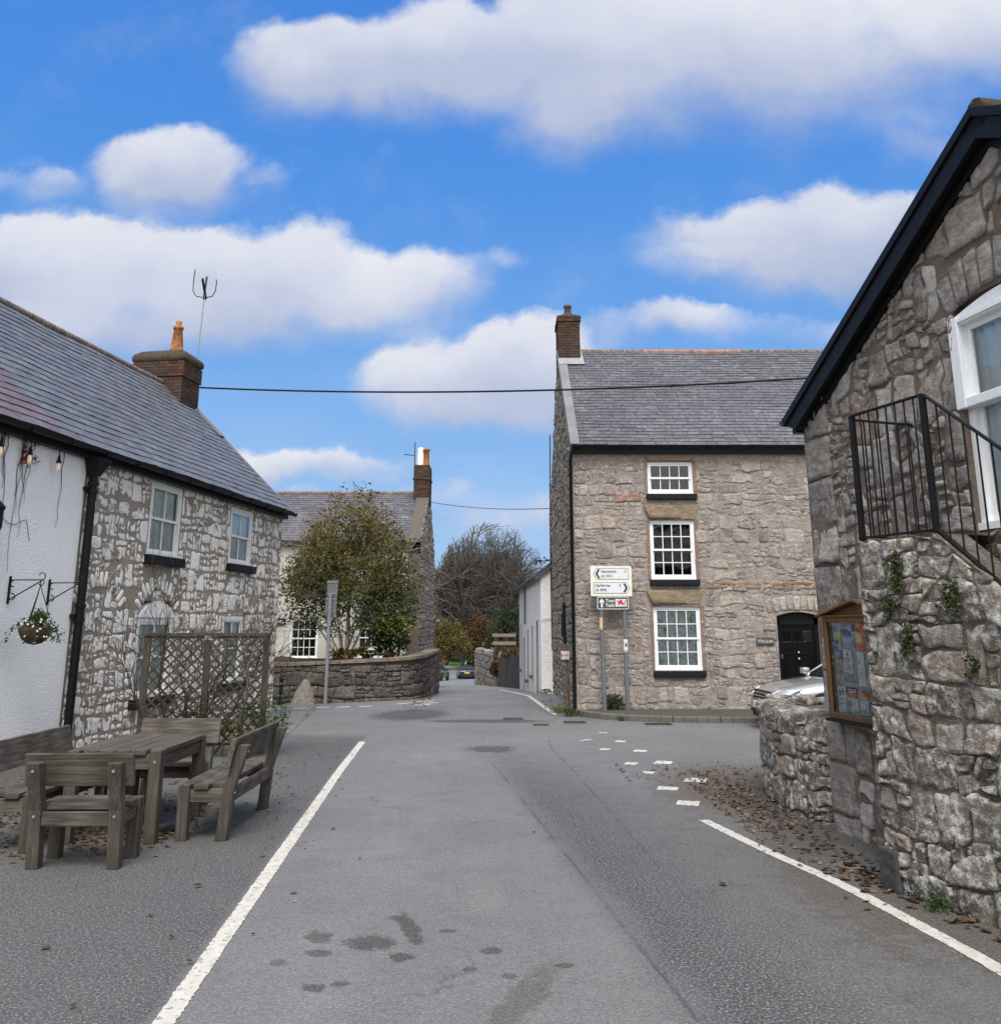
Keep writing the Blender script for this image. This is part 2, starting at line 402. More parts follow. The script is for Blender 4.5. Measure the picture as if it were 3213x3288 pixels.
# ------------------------------------------------------------------ ground shape
def lin(pts, x):
    if x <= pts[0][0]: return pts[0][1]
    for (a, b), (c, d) in zip(pts, pts[1:]):
        if x <= c: return b + (d - b) * (x - a) / (c - a)
    return pts[-1][1]
PROF = [(12, 0), (18, -.1), (27, -.27), (39, -.86), (100, -3.7), (120, -3.2), (140, -2.6), (300, 0), (900, 4), (3000, 4)]
def gz(x, y):
    k = max(0, min(1, (y - 18) / 8)) * .035
    return lin(PROF, y) + k * max(-9, min(2.5, x + 1)) * (1 if y < 60 else max(0, (100 - y) / 40))
def strip(mb, xs_of_y, ys, dz, step=.5, mi=0):
    rows = []
    for y in ys:
        a, b = xs_of_y(y); k = max(1, int(abs(b - a) / step)); k = 40
        rows.append([V3(a + (b - a) * i / k, y, gz(a + (b - a) * i / k, y) + dz) for i in range(k + 1)])
    mb.grid(rows, .5, mi, False)
def frange(a, b, s):
    n = max(1, round((b - a) / s)); return [a + (b - a) * i / n for i in range(n + 1)]

# road surface: several weathered bands of tarmac
def asphalt():
    t = NT('tarmac'); P = t.obj(); x, y, z = t.xyz()
    wob = t.math('MULTIPLY', t.math('SUBTRACT', t.noise(.9, 4, .6), .5), 1.1)
    wob2 = t.math('MULTIPLY', t.math('SUBTRACT', t.noise(5, 4, .7), .5), .35)
    wob3 = t.math('MULTIPLY', t.math('SUBTRACT', t.noise(14, 4, .7), .5), .9)
    big = t.noise(.5, 4, .6); mid = t.noise(4.2, 5, .65); fine = t.noise(62, 3, .8); agg = t.vor(85)
    base = t.mix(t.mp(big, .3, .7), (.13, .131, .133), (.162, .163, .165))
    # coarse dark wheel strip, right of a wandering seam
    sx = t.math('SUBTRACT', x, t.math('ADD', t.mp(y, 4, 14, .93, -.3), t.math('MULTIPLY', wob, .25)))
    lane = t.mp(t.math('ADD', sx, t.math('MULTIPLY', wob2, .35)), -.12, .2)
    right = t.math('ADD', sx, t.math('MULTIPLY', wob, .5))
    band = t.math('MULTIPLY', lane, t.mp(right, 1.3, .35, .3, 1))
    band = t.math('MULTIPLY', band, t.mp(y, 15, 10))
    base = t.mix(band, base, (.07, .072, .075))
    base = t.mix(t.math('MULTIPLY', t.mp(right, .6, 1.3), t.mp(y, 10, 8)), base, (.112, .109, .107))
    # darker forecourt left of the edge line
    fx = t.math('ADD', x, t.mp(y, 4.59, 15.14, 1.49, 2.13))
    fore = t.math('MULTIPLY', t.mp(fx, -.02, -.1), t.mp(t.math('ADD', y, wob), 16.5, 15.6))
    base = t.mix(fore, base, t.mix(t.mp(big, .3, .7), (.066, .066, .067), (.09, .09, .091)))
    # side street and junction a little paler
    # brown grit by the low wall and under the benches
    def blob(cx, cy, rx, ry, ang=0):
        m = t.n('Mapping', {'Vector': P, 'Location': (-cx, -cy, 0)}).outputs[0]
        if ang: m = t.n('Mapping', {'Vector': m, 'Rotation': (0, 0, R(ang))}).outputs[0]
        return t.math('ADD', t.vm('LENGTH', t.vm('MULTIPLY', m, (1 / rx, 1 / ry, 0))), t.math('ADD', t.math('MULTIPLY', wob2, 2.6), t.math('MULTIPLY', wob3, 2.2)))
    for cx, cy, rx, ry, ang, col, k in [(2.75, 10.6, 1.1, 1.9, 0, (.092, .07, .052), .85), (2.5, 7.6, .5, 2.2, 8, (.085, .073, .06), .85), (2.95, 5.5, .55, 1.7, -8, (.08, .07, .058), .85), (-3.3, 8.6, .75, 1.2, 0, (.072, .06, .05), .7), (-5.2, 10.5, .9, 3, 0, (.072, .06, .05), .8), (2.35, 22.5, .95, 3.5, 10, (.085, .072, .058), .9),
                                        (2.62, 7.4, .2, .62, 14, (.14, .135, .125), .8)]:
        base = t.mix(t.mp(blob(cx, cy, rx, ry, ang), 1.1, .75, 0, k), base, col)
    # tyre-polished tracks and lengthwise seams
    tr = t.math('MULTIPLY', t.mp(t.math('ABSOLUTE', t.math('ADD', t.math('ADD', x, .95), t.math('MULTIPLY', wob, .12))), .42, .1), t.mp(t.noise(1.7, 4), .35, .65))
    base = t.mix(t.math('MULTIPLY', tr, .3), base, (.2, .2, .203))
    mot = t.math('MULTIPLY', t.mp(t.noise(2.6, 5, .7), .5, .62), t.math('ADD', t.math('MULTIPLY', band, .7), .25))
    base = t.mix(t.math('MULTIPLY', mot, .55), base, (.06, .061, .064))
    for x0, x1 in ((-.28, .95), (.75, 1.35)):
        se = t.math('ABSOLUTE', t.math('SUBTRACT', t.math('ADD', x, t.math('MULTIPLY', wob2, .12)), t.mp(y, 4, 14, x1, x0)))
        base = t.mix(t.math('MULTIPLY', t.math('MULTIPLY', t.mp(se, .022, .006), t.mp(y, 18, 15)), t.mp(t.noise(1.1, 3), .42, .55, 0, .55)), base, (.035, .035, .037))
    # patches and damp stains
    for cx, cy, rx, ry, ang, col, k in [(-1.95, 21.0, .8, 1.7, 0, (.05, .05, .053), .9), (-.3, 19.0, 1.15, .42, 4, (.052, .052, .055), .9), (-.15, 14.15, .33, .42, 0, (.05, .051, .054), .9), (-1.1, 13.2, .5, .5, 0, (.18, .18, .18), .4),
                                        (-.72, 5.65, .16, .13, 20, (.042, .038, .036), .8), (-.52, 5.9, .3, .06, 75, (.042, .038, .036), .8), (-.52, 5.42, .08, .07, 0, (.042, .038, .036), .85), (-1.02, 5.75, .12, .08, 60, (.042, .038, .036), .7), (-.97, 5.48, .08, .06, 0, (.042, .038, .036), .7), (-.05, 5.52, .06, .06, 0, (.042, .038, .036), .75), (.33, 5.3, .055, .05, 0, (.042, .038, .036), .75), (-.9, 5.0, .07, .05, 30, (.042, .038, .036), .75), (-.15, 5.25, .05, .04, 0, (.042, .038, .036), .7),
                                        (-.62, 6.1, .05, .04, 0, (.042, .038, .036), .7), (-.78, 5.05, .05, .04, 0, (.042, .038, .036), .7), (-.3, 5.85, .05, .035, 0, (.042, .038, .036), .7), (.05, 5.15, .045, .04, 0, (.042, .038, .036), .6), (-1.15, 5.35, .05, .05, 0, (.042, .038, .036), .5), (-.1, 6.5, .14, .3, 0, (.19, .185, .17), .35), (.12, 4.9, .1, .45, 20, (.075, .066, .057), .6)]:
        base = t.mix(t.mp(blob(cx, cy, rx * (1 if rx > .32 else .85), ry * (1 if rx > .32 else .85), ang), 1.06 if rx > .32 else 1.28, .94 if rx > .32 else .86, 0, k), base, col)
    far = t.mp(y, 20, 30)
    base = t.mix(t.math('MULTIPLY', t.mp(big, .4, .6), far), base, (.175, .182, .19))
    # cracks and joints
    wp = t.vm('ADD', P, t.sv(t.noise(1.6, 4, col=True), .8))
    ck = t.math('MULTIPLY', t.mp(t.vor(.33, wp, 'DISTANCE_TO_EDGE'), .006, .0015), t.mp(t.noise(.7, 2), .5, .56))
    base = t.mix(t.math('MULTIPLY', ck, .5), base, (.07, .07, .07))
    grit = t.noise(24, 5, .8)
    base = t.mix(t.mp(mid, .3, .7), t.mix(1, base, (.93, .93, .93), 'MULTIPLY'), t.mix(1, base, (1.06, 1.06, 1.06), 'MULTIPLY'))
    base = t.mix(t.mp(grit, .33, .67), t.mix(1, base, (.8, .8, .8), 'MULTIPLY'), t.mix(1, base, (1.22, 1.22, 1.22), 'MULTIPLY'))
    # aggregate speckle
    rough_zone = t.math('MAXIMUM', t.math('MAXIMUM', band, t.math('MULTIPLY', fore, .7)), .42)
    base = t.mix(t.math('MULTIPLY', t.mp(fine, .53, .66), rough_zone), base, (.36, .355, .345))
    base = t.mix(t.math('MULTIPLY', t.mp(fine, .46, .34), rough_zone), base, (.035, .035, .037))
    base = t.mix(t.mp(agg, .12, .02, 0, .35), base, (.2, .2, .2))
    h = t.math('ADD', t.math('MULTIPLY', fine, t.math('MULTIPLY', rough_zone, 1.3)), t.math('MULTIPLY', agg, -.7))
    return t.out(base, t.mp(mid, .3, .7, .72, .9), t.bump(h, .75, .008), spec=.3)
M = {}
M['tarmac'] = asphalt()
def line_paint():
    t = NT('road_paint'); n = t.noise(22, 6, .75); n2 = t.noise(2.6, 4)
    w = t.math('MULTIPLY', t.mp(n, .53, .62), t.mp(n2, .36, .58, .4, 1))
    c = t.mix(t.mp(t.noise(9, 4), .3, .7), (.46, .435, .39), (.56, .535, .49))
    c = t.mix(w, c, (.13, .13, .13)); c = t.mix(t.mp(t.noise(80, 3, .7), .6, .7, 0, .4), c, (.25, .24, .22))
    return t.out(c, .8, t.bump(t.noise(80, 3, .7), .5, .004), spec=.2)
M['paint'] = line_paint()
M['soil'] = mortar_mat('soil', (.07, .05, .035), 1., 12)
M['grass'] = mortar_mat('grass_sward', (.075, .12, .03), .8, 8)
M['pave'] = mortar_mat('pavement_tarmac', (.09, .085, .08), .5, 60, .3)
M['kerb'] = mortar_mat('kerb_stone', (.15, .137, .12), .5, 40, .25)

mb = MB()
xs = [-2500, -600, -150, -60, -30, -14, -9, -6, -3, 0, 2.5, 5, 9, 14, 30, 60, 150, 600, 2500]
ys = [-600, -100, -30, -8, 0, 6, 12, 15, 18, 20, 22, 24, 26, 27, 30, 33, 39, 50, 60, 70, 80, 90, 100, 110, 120, 130, 140, 180, 300, 600, 900, 3000]
mb.grid([[V3(x, y, gz(x, y) - .05) for x in xs] for y in ys], .5, 0, False)
tag(mb.build('ground', M['grass']), kind='structure')
def lane(y):   # the road beyond the junction narrows and bends left
    l = lin([(27, -3.0), (38, -3.5), (44, -6), (60, -7.5), (80, -9), (110, -13), (140, -20)], y)
    r = lin([(27, 1.75), (33, 1.35), (40, .8), (48, .2), (58, -1.2), (80, -1.6), (100, -1.9), (110, -4), (140, -11)], y); return l, r
mb = MB()
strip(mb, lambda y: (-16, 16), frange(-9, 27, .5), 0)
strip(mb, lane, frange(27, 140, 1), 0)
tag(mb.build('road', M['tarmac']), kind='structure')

# road markings
rng = random.Random(5)
def ribbon(mb, pts, w, jag=.0028, dz=.004, st=.022):
    L = []; P = [V((x, y, 0)) for x, y in pts]
    for _ in range(2):
        Q = [P[0]]
        for a, b in zip(P, P[1:]): Q += [a * .75 + b * .25, a * .25 + b * .75]
        P = Q + [P[-1]] if len(pts) > 2 else P
    D = []
    for a, b in zip(P, P[1:]):
        k = max(1, int((b - a).length / st)); D += [a.lerp(b, i / k) for i in range(k)]
    D.append(P[-1]); rows = []
    for i, p in enumerate(D):
        d = (D[min(i + 1, len(D) - 1)] - D[max(i - 1, 0)]).normalized(); n = V3(-d.y, d.x, 0)
        a = p + n * (w / 2 + rng.gauss(0, jag)); b = p - n * (w / 2 + rng.gauss(0, jag))
        rows.append([V3(q.x, q.y, gz(q.x, q.y) + dz) for q in (a, a.lerp(b, .5), b)])
    mb.grid(rows, .5, 0, False)
def marking(name, f):
    mb = MB(); f(mb); tag(mb.build(name, M['paint']), kind='structure')
marking('road_marking', lambda m: ribbon(m, [(-1.38, 3.0), (-2.135, 15.14)], .1))
marking('road_marking', lambda m: ribbon(m, [(1.82, 8.95), (1.95, 8.3), (2.1, 7.6), (2.3, 6.85), (2.43, 6.0), (2.54, 5.25), (2.6, 4.2), (2.55, 3)], .1))
marking('road_marking', lambda m: ribbon(m, [(1.17, 20.4), (.98, 23), (.75, 27.5), (.4, 33), (-.05, 39.5)], .11, .008))
def dash(m, q): m.poly([V3(x + rng.gauss(0, .012), y + rng.gauss(0, .02), gz(x, y) + .004) for x, y in q])
def give_way(m):
    for (x, y), (dx, dy) in [((p[0] * 1, p[1]), (d[0] * .9, d[1] * .62)) for p, d in [((2.2, 11.15), (.22, .55)), ((2.09, 12.6), (.2, .6)), ((1.98, 13.9), (.17, .45)), ((1.86, 15.2), (.15, .4)), ((1.74, 16.6), (.13, .3)), ((1.84, 9.75), (.2, .45)), ((1.79, 10.6), (.2, .42)), ((1.75, 11.7), (.13, .35)), ((1.66, 12.5), (.14, .45)), ((1.5, 14.1), (.13, .4)), ((1.34, 15.4), (.06, .5))]]:
        ribbon(m, [(x - dx * .58, y + .1 * dy), (x + dx * .58, y - .1 * dy)], dy * .85, .014)
marking('give_way_marking', give_way)
def far_way(m):
    for i in range(7): dash(m, [(-6.9 + i * .55, 24.4), (-6.55 + i * .55, 24.4), (-6.55 + i * .55, 24.75), (-6.9 + i * .55, 24.75)])
    for x, y in [(-2.75, 25.2), (-2.25, 25.9), (-2.2, 24.2), (-2.05, 25.0)]: dash(m, [(x, y), (x + .4, y + .1), (x + .45, y + .5), (x + .05, y + .4)])
marking('give_way_marking', far_way)

# pavement with kerb before the stone house
mb = MB(); kb = MB()
kp = Curve([(1.62, 24.5), (1.45, 21.3), (1.62, 19.75), (2.3, 18.95), (3.4, 18.55), (5.2, 18.4), (12, 18.3)])
n = 60; inner = []
for i in range(n + 1):
    p = kp(kp.len * i / n, 0, .0); inner.append(p)
rows = [[V3(p.x, p.y, .0), V3(max(p.x, 1.5) + .02, max(p.y, 20.25), .01)] for p in [kp(kp.len * i / n, 0, -.1) for i in range(10, n + 1)]]
mb.grid(rows, .5, 0, False)
s = 3.2
while s < kp.len - .9:
    L = .9; q = [kp(s + L * i / 4 * .992, 0, 0) for i in range(5)]; qi = [kp(s + L * i / 4 * .992, 0, -.12) for i in range(5)]; t = rng.random()
    for i in range(4):
        z0 = -.25; z = [-.012 - .05 * max(0, (5.2 - s) / 2), ] * 2
        kb.hexa([V3(q[i].x, q[i].y, z0), V3(q[i + 1].x, q[i + 1].y, z0), V3(qi[i + 1].x, qi[i + 1].y, z0), V3(qi[i].x, qi[i].y, z0), V3(q[i].x, q[i].y, .004), V3(q[i + 1].x, q[i + 1].y, .004), V3(qi[i + 1].x, qi[i + 1].y, .008), V3(qi[i].x, qi[i].y, .008)], t)
    s += L
tag(mb.build('pavement', M['pave']), kind='structure')
tag(kb.build('kerb', M['kerb'], bevel=.02), kind='structure')

# ------------------------------------------------------------------ sky, sun, camera
SUN_EL, SUN_AZ = R(56), R(181)      # azimuth clockwise from +Y: behind the camera
w = bpy.data.worlds.new('World'); S.world = w; w.use_nodes = True
t = NT('', w.node_tree)
sky = t.n('TexSky', sky_type='NISHITA', sun_disc=False, sun_elevation=SUN_EL, sun_rotation=SUN_AZ, air_density=1.0, dust_density=.6, ozone_density=1.6)
D = t.n('TexCoord').outputs['Generated']; dx, dy, dz = t.xyz(D)
yy = t.math('MAXIMUM', t.math('ABSOLUTE', dy), .05)
sp = t.n('CombineXYZ', {0: t.math('DIVIDE', dx, yy), 1: t.math('DIVIDE', dz, yy), 2: t.math('GREATER_THAN', dy, 0)}).outputs[0]
wn = t.sv(t.vm('SUBTRACT', t.noise(6.5, 5, .6, sp, 0, True), (.5, .5, .5)), .1)
wn2 = t.sv(t.vm('SUBTRACT', t.noise(2.2, 3, .5, sp, 0, True), (.5, .5, .5)), .12)
q = t.vm('ADD', sp, t.vm('ADD', wn, wn2))
# cumulus banks: (direction right, direction up, half width, half height, weight)
def sd(u, v): 
    x = (u - 952) / 1760; y = (765 - v) / 1760; p = math.atan(425 / 1760)
    return x / (cos(p) - y * sin(p)), (sin(p) + y * cos(p)) / (cos(p) - y * sin(p))
BANKS = [(640, 120, 200, 110, 1), (850, 110, 250, 115, 1), (1180, 110, 340, 190, 1), (1110, 235, 170, 95, .9), (1480, 110, 420, 190, .8), (1800, 40, 300, 150, .7), (1750, 280, 130, 70, .35),
         (325, 310, 160, 95, 1), (500, 315, 80, 40, .35), (80, 350, 180, 50, .4), (130, 510, 300, 130, 1), (430, 530, 280, 130, 1), (600, 470, 110, 100, .9), (720, 545, 220, 105, .95), (330, 610, 420, 90, .8), (80, 650, 240, 70, .6),
         (1520, 490, 300, 90, .95), (1640, 440, 180, 80, .8), (1380, 530, 160, 50, .6), (900, 730, 270, 105, 1), (1010, 690, 160, 70, .8), (1270, 640, 200, 50, .55), (1650, 650, 250, 60, .4), (960, 500, 60, 40, .3), (560, 890, 260, 40, .6), (980, 800, 300, 60, .4), (650, 960, 380, 60, .35), (960, 1020, 300, 80, .4)]
dens = None; wsum = None; vsum = None
for u, v, a, b, k in BANKS:
    cx, cy = sd(u, v); x1, _ = sd(u + a * 1.08, v); _, y1 = sd(u, v - b * 1.1); rx, ry = x1 - cx, y1 - cy
    e = t.vm('MULTIPLY_ADD', q, (1 / rx, 1 / ry, 1), (-cx / rx, -cy / ry, -1))
    l = t.vm('LENGTH', e); f = t.math('MULTIPLY', t.math('SUBTRACT', 1.12, l, clamp=True), k)
    ev = t.math('MULTIPLY', t.xyz(e)[1], f)
    dens = f if dens is None else t.math('SMOOTH_MAX', dens, f, .12)
    wsum = f if wsum is None else t.math('ADD', wsum, f); vsum = ev if vsum is None else t.math('ADD', vsum, ev)
fb = t.noise(9, 7, .6, sp); fb2 = t.noise(3.2, 5, .55, sp)
up = t.math('DIVIDE', vsum, t.math('ADD', wsum, .05))                       # -1 base .. 1 top of a bank
edge = t.math('ADD', dens, t.math('MULTIPLY', t.math('SUBTRACT', fb, .5), .62))
soft = t.mp(up, -.7, .5, 1., .27)
al = t.mp(t.math('DIVIDE', t.math('SUBTRACT', edge, .06), soft), 0, 1, 0, 1, True)
# elsewhere round the horizon: unseen broken cloud from noise, added for fill light
side = t.mp(dy, .45, .2)
al2 = t.math('MULTIPLY', t.mp(t.noise(2.6, 6, .6, t.n('Mapping', {'Vector': D, 'Scale': (1, 1, 2)}).outputs[0]), .3, .48), t.math('MAXIMUM', side, t.mp(dz, .72, .85)))
al = t.math('MAXIMUM', al, al2)
veil = t.math('MULTIPLY', t.mp(dz, .33, .02), t.mp(fb2, .38, .72, .02, .42))
al = t.math('MAXIMUM', al, veil)
shade = t.math('ADD', t.math('MULTIPLY', up, .5), t.math('MULTIPLY', t.math('SUBTRACT', fb2, .5), 1.1))
cc = t.ramp(t.mp(t.math('ADD', shade, t.math('MULTIPLY', side, .45)), -.42, .56), [(0, (2.1, 2.5, 3.5)), (.35, (2.7, 3.0, 3.9)), (.68, (3.85, 4.0, 4.5)), (1, (4.6, 4.65, 4.8))])  # side term whitens the unseen cloud to brighten walls facing sideways
sv_ = (sin(SUN_AZ) * cos(SUN_EL), cos(SUN_AZ) * cos(SUN_EL), sin(SUN_EL))
near = t.math('POWER', t.math('MAXIMUM', t.vm('DOT_PRODUCT', D, sv_), 0), 1.5)      # cloud is brighter round the sun
cc = t.mix(near, cc, (9.6, 9.5, 9.4))
grad = t.ramp(dz, [(0, (1.6, 2.8, 4.45)), (.22, (.9, 2.2, 4.4)), (.45, (.36, 1.5, 4.2)), (.72, (.19, 1.08, 3.75))])
h = t.mix(.88, sky.outputs[0], grad)
col = t.mix(t.math('MULTIPLY', al, .97), h, cc)
bg = t.n('Background', {'Color': col, 'Strength': .1}); o = t.n('OutputWorld'); t.t.links.new(bg.outputs[0], o.inputs[0])
sl = bpy.data.lights.new('sun', 'SUN'); sl.energy = 1.9; sl.angle = R(28); sl.color = (1, .96, .9)
so = bpy.data.objects.new('sun', sl); C.objects.link(so)
so.rotation_euler = V3(sin(SUN_AZ) * cos(SUN_EL), cos(SUN_AZ) * cos(SUN_EL), sin(SUN_EL)).to_track_quat('Z', 'Y').to_euler(); so.location = (5, -10, 30)
cd = bpy.data.cameras.new('camera'); co = bpy.data.objects.new('camera', cd); C.objects.link(co); S.camera = co
PIT = math.atan(425 / 1760); co.location = (0, 0, 1.7); co.rotation_euler = (pi / 2 + PIT, 0, 0)
cd.sensor_fit = 'HORIZONTAL'; cd.sensor_width = 36; cd.lens = 36 * 1760 / 1904; cd.shift_y = -209 / 1904; cd.clip_end = 6000; cd.clip_start = .05
vs = S.view_settings; vs.view_transform = 'Standard'; vs.look = 'None'; vs.exposure = .92; vs.gamma = 1
S.cycles.max_bounces = 6; S.cycles.transparent_max_bounces = 12

# ------------------------------------------------------------------ more materials
M['painted_stone'] = None
def painted_stone():
    t = NT('flaking_white_stone'); n = t.noise(9, 6, .7, t.scl(1, 1, 1.4)); n2 = t.noise(30, 5, .7); n3 = t.noise(1.2, 3)
    wv = t.n('TexWave', {'Vector': t.scl(5, 5, .5), 'Scale': 1.2, 'Distortion': 9, 'Detail': 4, 'Detail Scale': 2}).outputs['Fac']
    bare = t.ramp(n2, [(.3, (.1, .085, .068)), (.5, (.25, .215, .175)), (.72, (.36, .32, .265))])
    th = t.math('ADD', t.math('ADD', t.math('MULTIPLY', n, .75), t.math('MULTIPLY', wv, .12)), t.math('MULTIPLY', t.math('SUBTRACT', t.tone(), .5), .22))
    th = t.math('ADD', th, t.math('MULTIPLY', t.math('SUBTRACT', n3, .5), .25))
    c = t.mix(t.mp(th, .31, .37), bare, t.mix(t.mp(n2, .35, .65), (.68, .66, .62), (.87, .855, .825)))
    return t.out(c, .9, t.bump(t.math('ADD', n, t.math('MULTIPLY', n2, .4)), .8, .03), spec=.15)
M['painted_stone'] = painted_stone()
M['taupe_mortar'] = mortar_mat('taupe_mortar', (.33, .28, .23), .7, 35, .2)
M['white_render'] = roughcast_mat('white_roughcast', (.88, .89, .9), 48, .9, .08, (.5, .5, .47))
M['cream_render'] = roughcast_mat('cream_roughcast', (.58, .565, .51), 30, .9, .3)
M['lime_wash'] = roughcast_mat('lime_washed_rubble', (.88, .88, .88), 12, .9, .35, (.42, .4, .37))
M['grey_rubble'] = stone_mat('grey_pink_rubble', [(0, (0.204, 0.169, 0.157)), (.3, (0.275, 0.236, 0.217)), (.6, (0.323, 0.275, 0.252)), (.8, (0.369, 0.315, 0.275)), (.93, (0.425, 0.393, 0.361)), (.965, (0.299, 0.157, 0.125)), (1, (0.283, 0.149, 0.117))], spk=.55, bs=1., lichen=.45, lcol=(0.661, 0.613, 0.551))
M['pale_mortar'] = mortar_mat('pale_lime_mortar', (.325, .288, .257), .8, 26, .28)
M['gable_rubble'] = stone_mat('grey_limestone_rubble', [(0, (0.186, 0.166, 0.153)), (.4, (0.255, 0.23, 0.213)), (.75, (0.313, 0.284, 0.262)), (.92, (0.418, 0.4, 0.383)), (1, (0.255, 0.191, 0.151))], spk=.2, bs=1., lichen=.4, lcol=(0.58, 0.557, 0.534))
M['brown_mortar'] = mortar_mat('brown_lime_mortar', (.18, .142, .118), .7, 30, .22)
M['lichen_stone'] = stone_mat('lichened_dark_limestone', [(0, (.105, .09, .074)), (.4, (.185, .16, .135)), (.8, (.275, .242, .206)), (1, (.26, .195, .155))], lichen=.9, lcol=(.62, .605, .575), spk=.55, bs=.9, dark=.4)
M['dark_mortar'] = mortar_mat('dark_weathered_mortar', (.13, .115, .1), .9, 28, .35)
M['lichen_mortar'] = stone_mat('lichened_mortar', [(0, (.15, .13, .108)), (1, (.17, .148, .124))], lichen=.6, lcol=(.36, .34, .31), spk=.35, bs=1., dark=.3, nsc=18)
M['wall_stone'] = stone_mat('brown_field_stone', [(0, (.065, .056, .052)), (.5, (.11, .095, .087)), (.85, (.145, .127, .115)), (1, (.125, .092, .087))], lichen=.45, lcol=(.26, .245, .225), spk=.2, bs=.8)
M['pale_stone'] = stone_mat('pale_weathered_rubble', [(0, (.17, .15, .135)), (1, (.31, .28, .25))], spk=.3, bs=1.)
M['rough_gable'] = roughcast_mat('grey_brown_roughcast', (.115, .1, .086), 26, 1., .55, (.08, .07, .06))
M['coping'] = stone_mat('sandstone_coping', [(0, (.17, .13, .1)), (1, (.23, .185, .14))], spk=.2, bs=.6, lichen=.4, lcol=(.35, .34, .3))
M['sandstone'] = stone_mat('buff_sandstone', [(0, (.27, .2, .13)), (1, (.25, .21, .15))], spk=.1, bs=.35, dark=.2)
M['orange_stone'] = stone_mat('orange_sandstone', [(0, (.25, .165, .115)), (1, (.29, .2, .145))], spk=.35, bs=.6)
M['brick'] = stone_mat('sooty_brick', [(0, (0.045, 0.03, 0.024)), (.5, (0.075, 0.042, 0.0307)), (.85, (0.12, 0.0562, 0.0375)), (1, (0.0375, 0.03, 0.027))], spk=.08, bs=.6, dark=.5, lay=0, nsc=20)
M['soot_mortar'] = mortar_mat('soot_mortar', (.12, .1, .085), .7, 40)
M['cap_mortar'] = mortar_mat('lichened_flaunching', (.085, .068, .054), 1., 22, .45)
M['slate'] = slate_mat('blue_grey_slate', [(0, (0.084, 0.0899, 0.105)), (.48, (0.139, 0.147, 0.168)), (.5, (0.105, 0.084, 0.0941)), (1, (0.143, 0.113, 0.124))], .4, .15)
M['slate_old'] = slate_mat('old_grey_slate', [(0, (.07, .067, .08)), (.5, (.1, .098, .115)), (.85, (.13, .127, .145)), (1, (.17, .17, .18))], .5, .5)
M['ridge'] = stone_mat('clay_ridge', [(0, (.13, .1, .085)), (.6, (.17, .12, .095)), (1, (.36, .17, .1))], lichen=.4, spk=.1, bs=.3, lay=0)
M['clay'] = simple('orange_clay', (.34, .135, .045), .75, var=.5, bs=.4, sc=14)
M['dark_clay'] = simple('sooty_clay', (.11, .06, .045), .8, var=.5, bs=.4)
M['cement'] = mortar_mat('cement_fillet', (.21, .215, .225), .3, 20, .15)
M['lead'] = simple('lead_flashing', (.33, .34, .36), .5, .2, .25, .2)
M['black'] = simple('black_gloss_paint', (.008, .008, .009), .45, spec=.2, var=.3, bs=.12, sc=30)
M['black_dull'] = simple('black_paint', (.011, .011, .012), .65, var=.4, bs=.4, sc=24, spec=.2)
M['iron'] = simple('black_iron', (.007, .007, .008), .5, 0, .4, .3, 60, spec=.25)
M['white'] = simple('white_gloss_paint', (.8, .81, .82), .35, var=.05, bs=.08, sc=25)
M['old_white'] = simple('flaking_white_paint', (.74, .74, .73), .5, var=.12, bs=.3, sc=30)
M['glass'] = glass_mat('window_glass')
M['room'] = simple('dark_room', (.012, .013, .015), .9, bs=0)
M['blind'] = simple('grey_green_blind', (.7, .74, .72), .9, var=.12, bs=0, sc=3)
M['net'] = simple('white_net_curtain', (.86, .88, .9), .95, var=.1, bs=0, sc=6)
def lace():
    t = NT('lace_curtain'); v = t.vor(14); g = t.vor(40); n = t.noise(9, 4)
    a = t.mp(t.math('SINE', t.math('MULTIPLY', v, 40)), -.2, .6); b = t.mp(g, .35, .5)
    c = t.mix(t.math('MULTIPLY', t.math('MAXIMUM', a, b), t.mp(n, .3, .5)), (.24, .26, .25), (.85, .87, .85)); return t.out(c, .9)
M['lace'] = lace()
M['galv'] = simple('galvanised_steel', (.30, .32, .34), .5, .5, .15, .1, 30)
M['grey_paint'] = simple('grey_painted_steel', (.15, .155, .16), .5, .1, .15, .08, 20)
for i, a in enumerate('xyz'): M['wood_' + a] = wood_mat('weathered_timber_' + a, i)
WX, WY, WZ = M['wood_x'], M['wood_y'], M['wood_z']
M['old_wood'] = wood_mat('old_trellis_timber', 2, ((.04, .034, .027), (.08, .069, .056), (.14, .122, .105)), .4)
M['oak'] = wood_mat('varnished_oak', 2, ((.085, .045, .02), (.16, .085, .035), (.25, .145, .068)), .25)
M['twig'] = simple('bare_twig', (.045, .033, .028), .85, var=.4, bs=.3, sc=40)
M['bark'] = simple('grey_bark', (.125, .105, .085), .9, var=.4, bs=.8, sc=9)
M['birch_bark'] = simple('pale_birch_bark', (.36, .33, .28), .8, var=.35, bs=.5, sc=10)
M['birch_leaf'] = leaf_mat('birch_leaf', [(0, (.03, .042, .013)), (.5, (.065, .085, .025)), (.85, (.11, .12, .036)), (1, (.17, .145, .035))], gz=(1.7, 4.4, [(0, (.075, .068, .016)), (.6, (.16, .13, .03)), (1, (.27, .18, .04))]))
M['dark_leaf'] = leaf_mat('dark_evergreen_leaf', [(0, (.012, .024, .01)), (.7, (.03, .055, .018)), (1, (.06, .09, .025))])
M['lime_leaf'] = leaf_mat('yellow_green_leaf', [(0, (.06, .085, .012)), (1, (.26, .26, .04))])
M['rust_leaf'] = leaf_mat('russet_leaf', [(0, (.05, .027, .015)), (.5, (.1, .054, .026)), (1, (.17, .1, .036))])
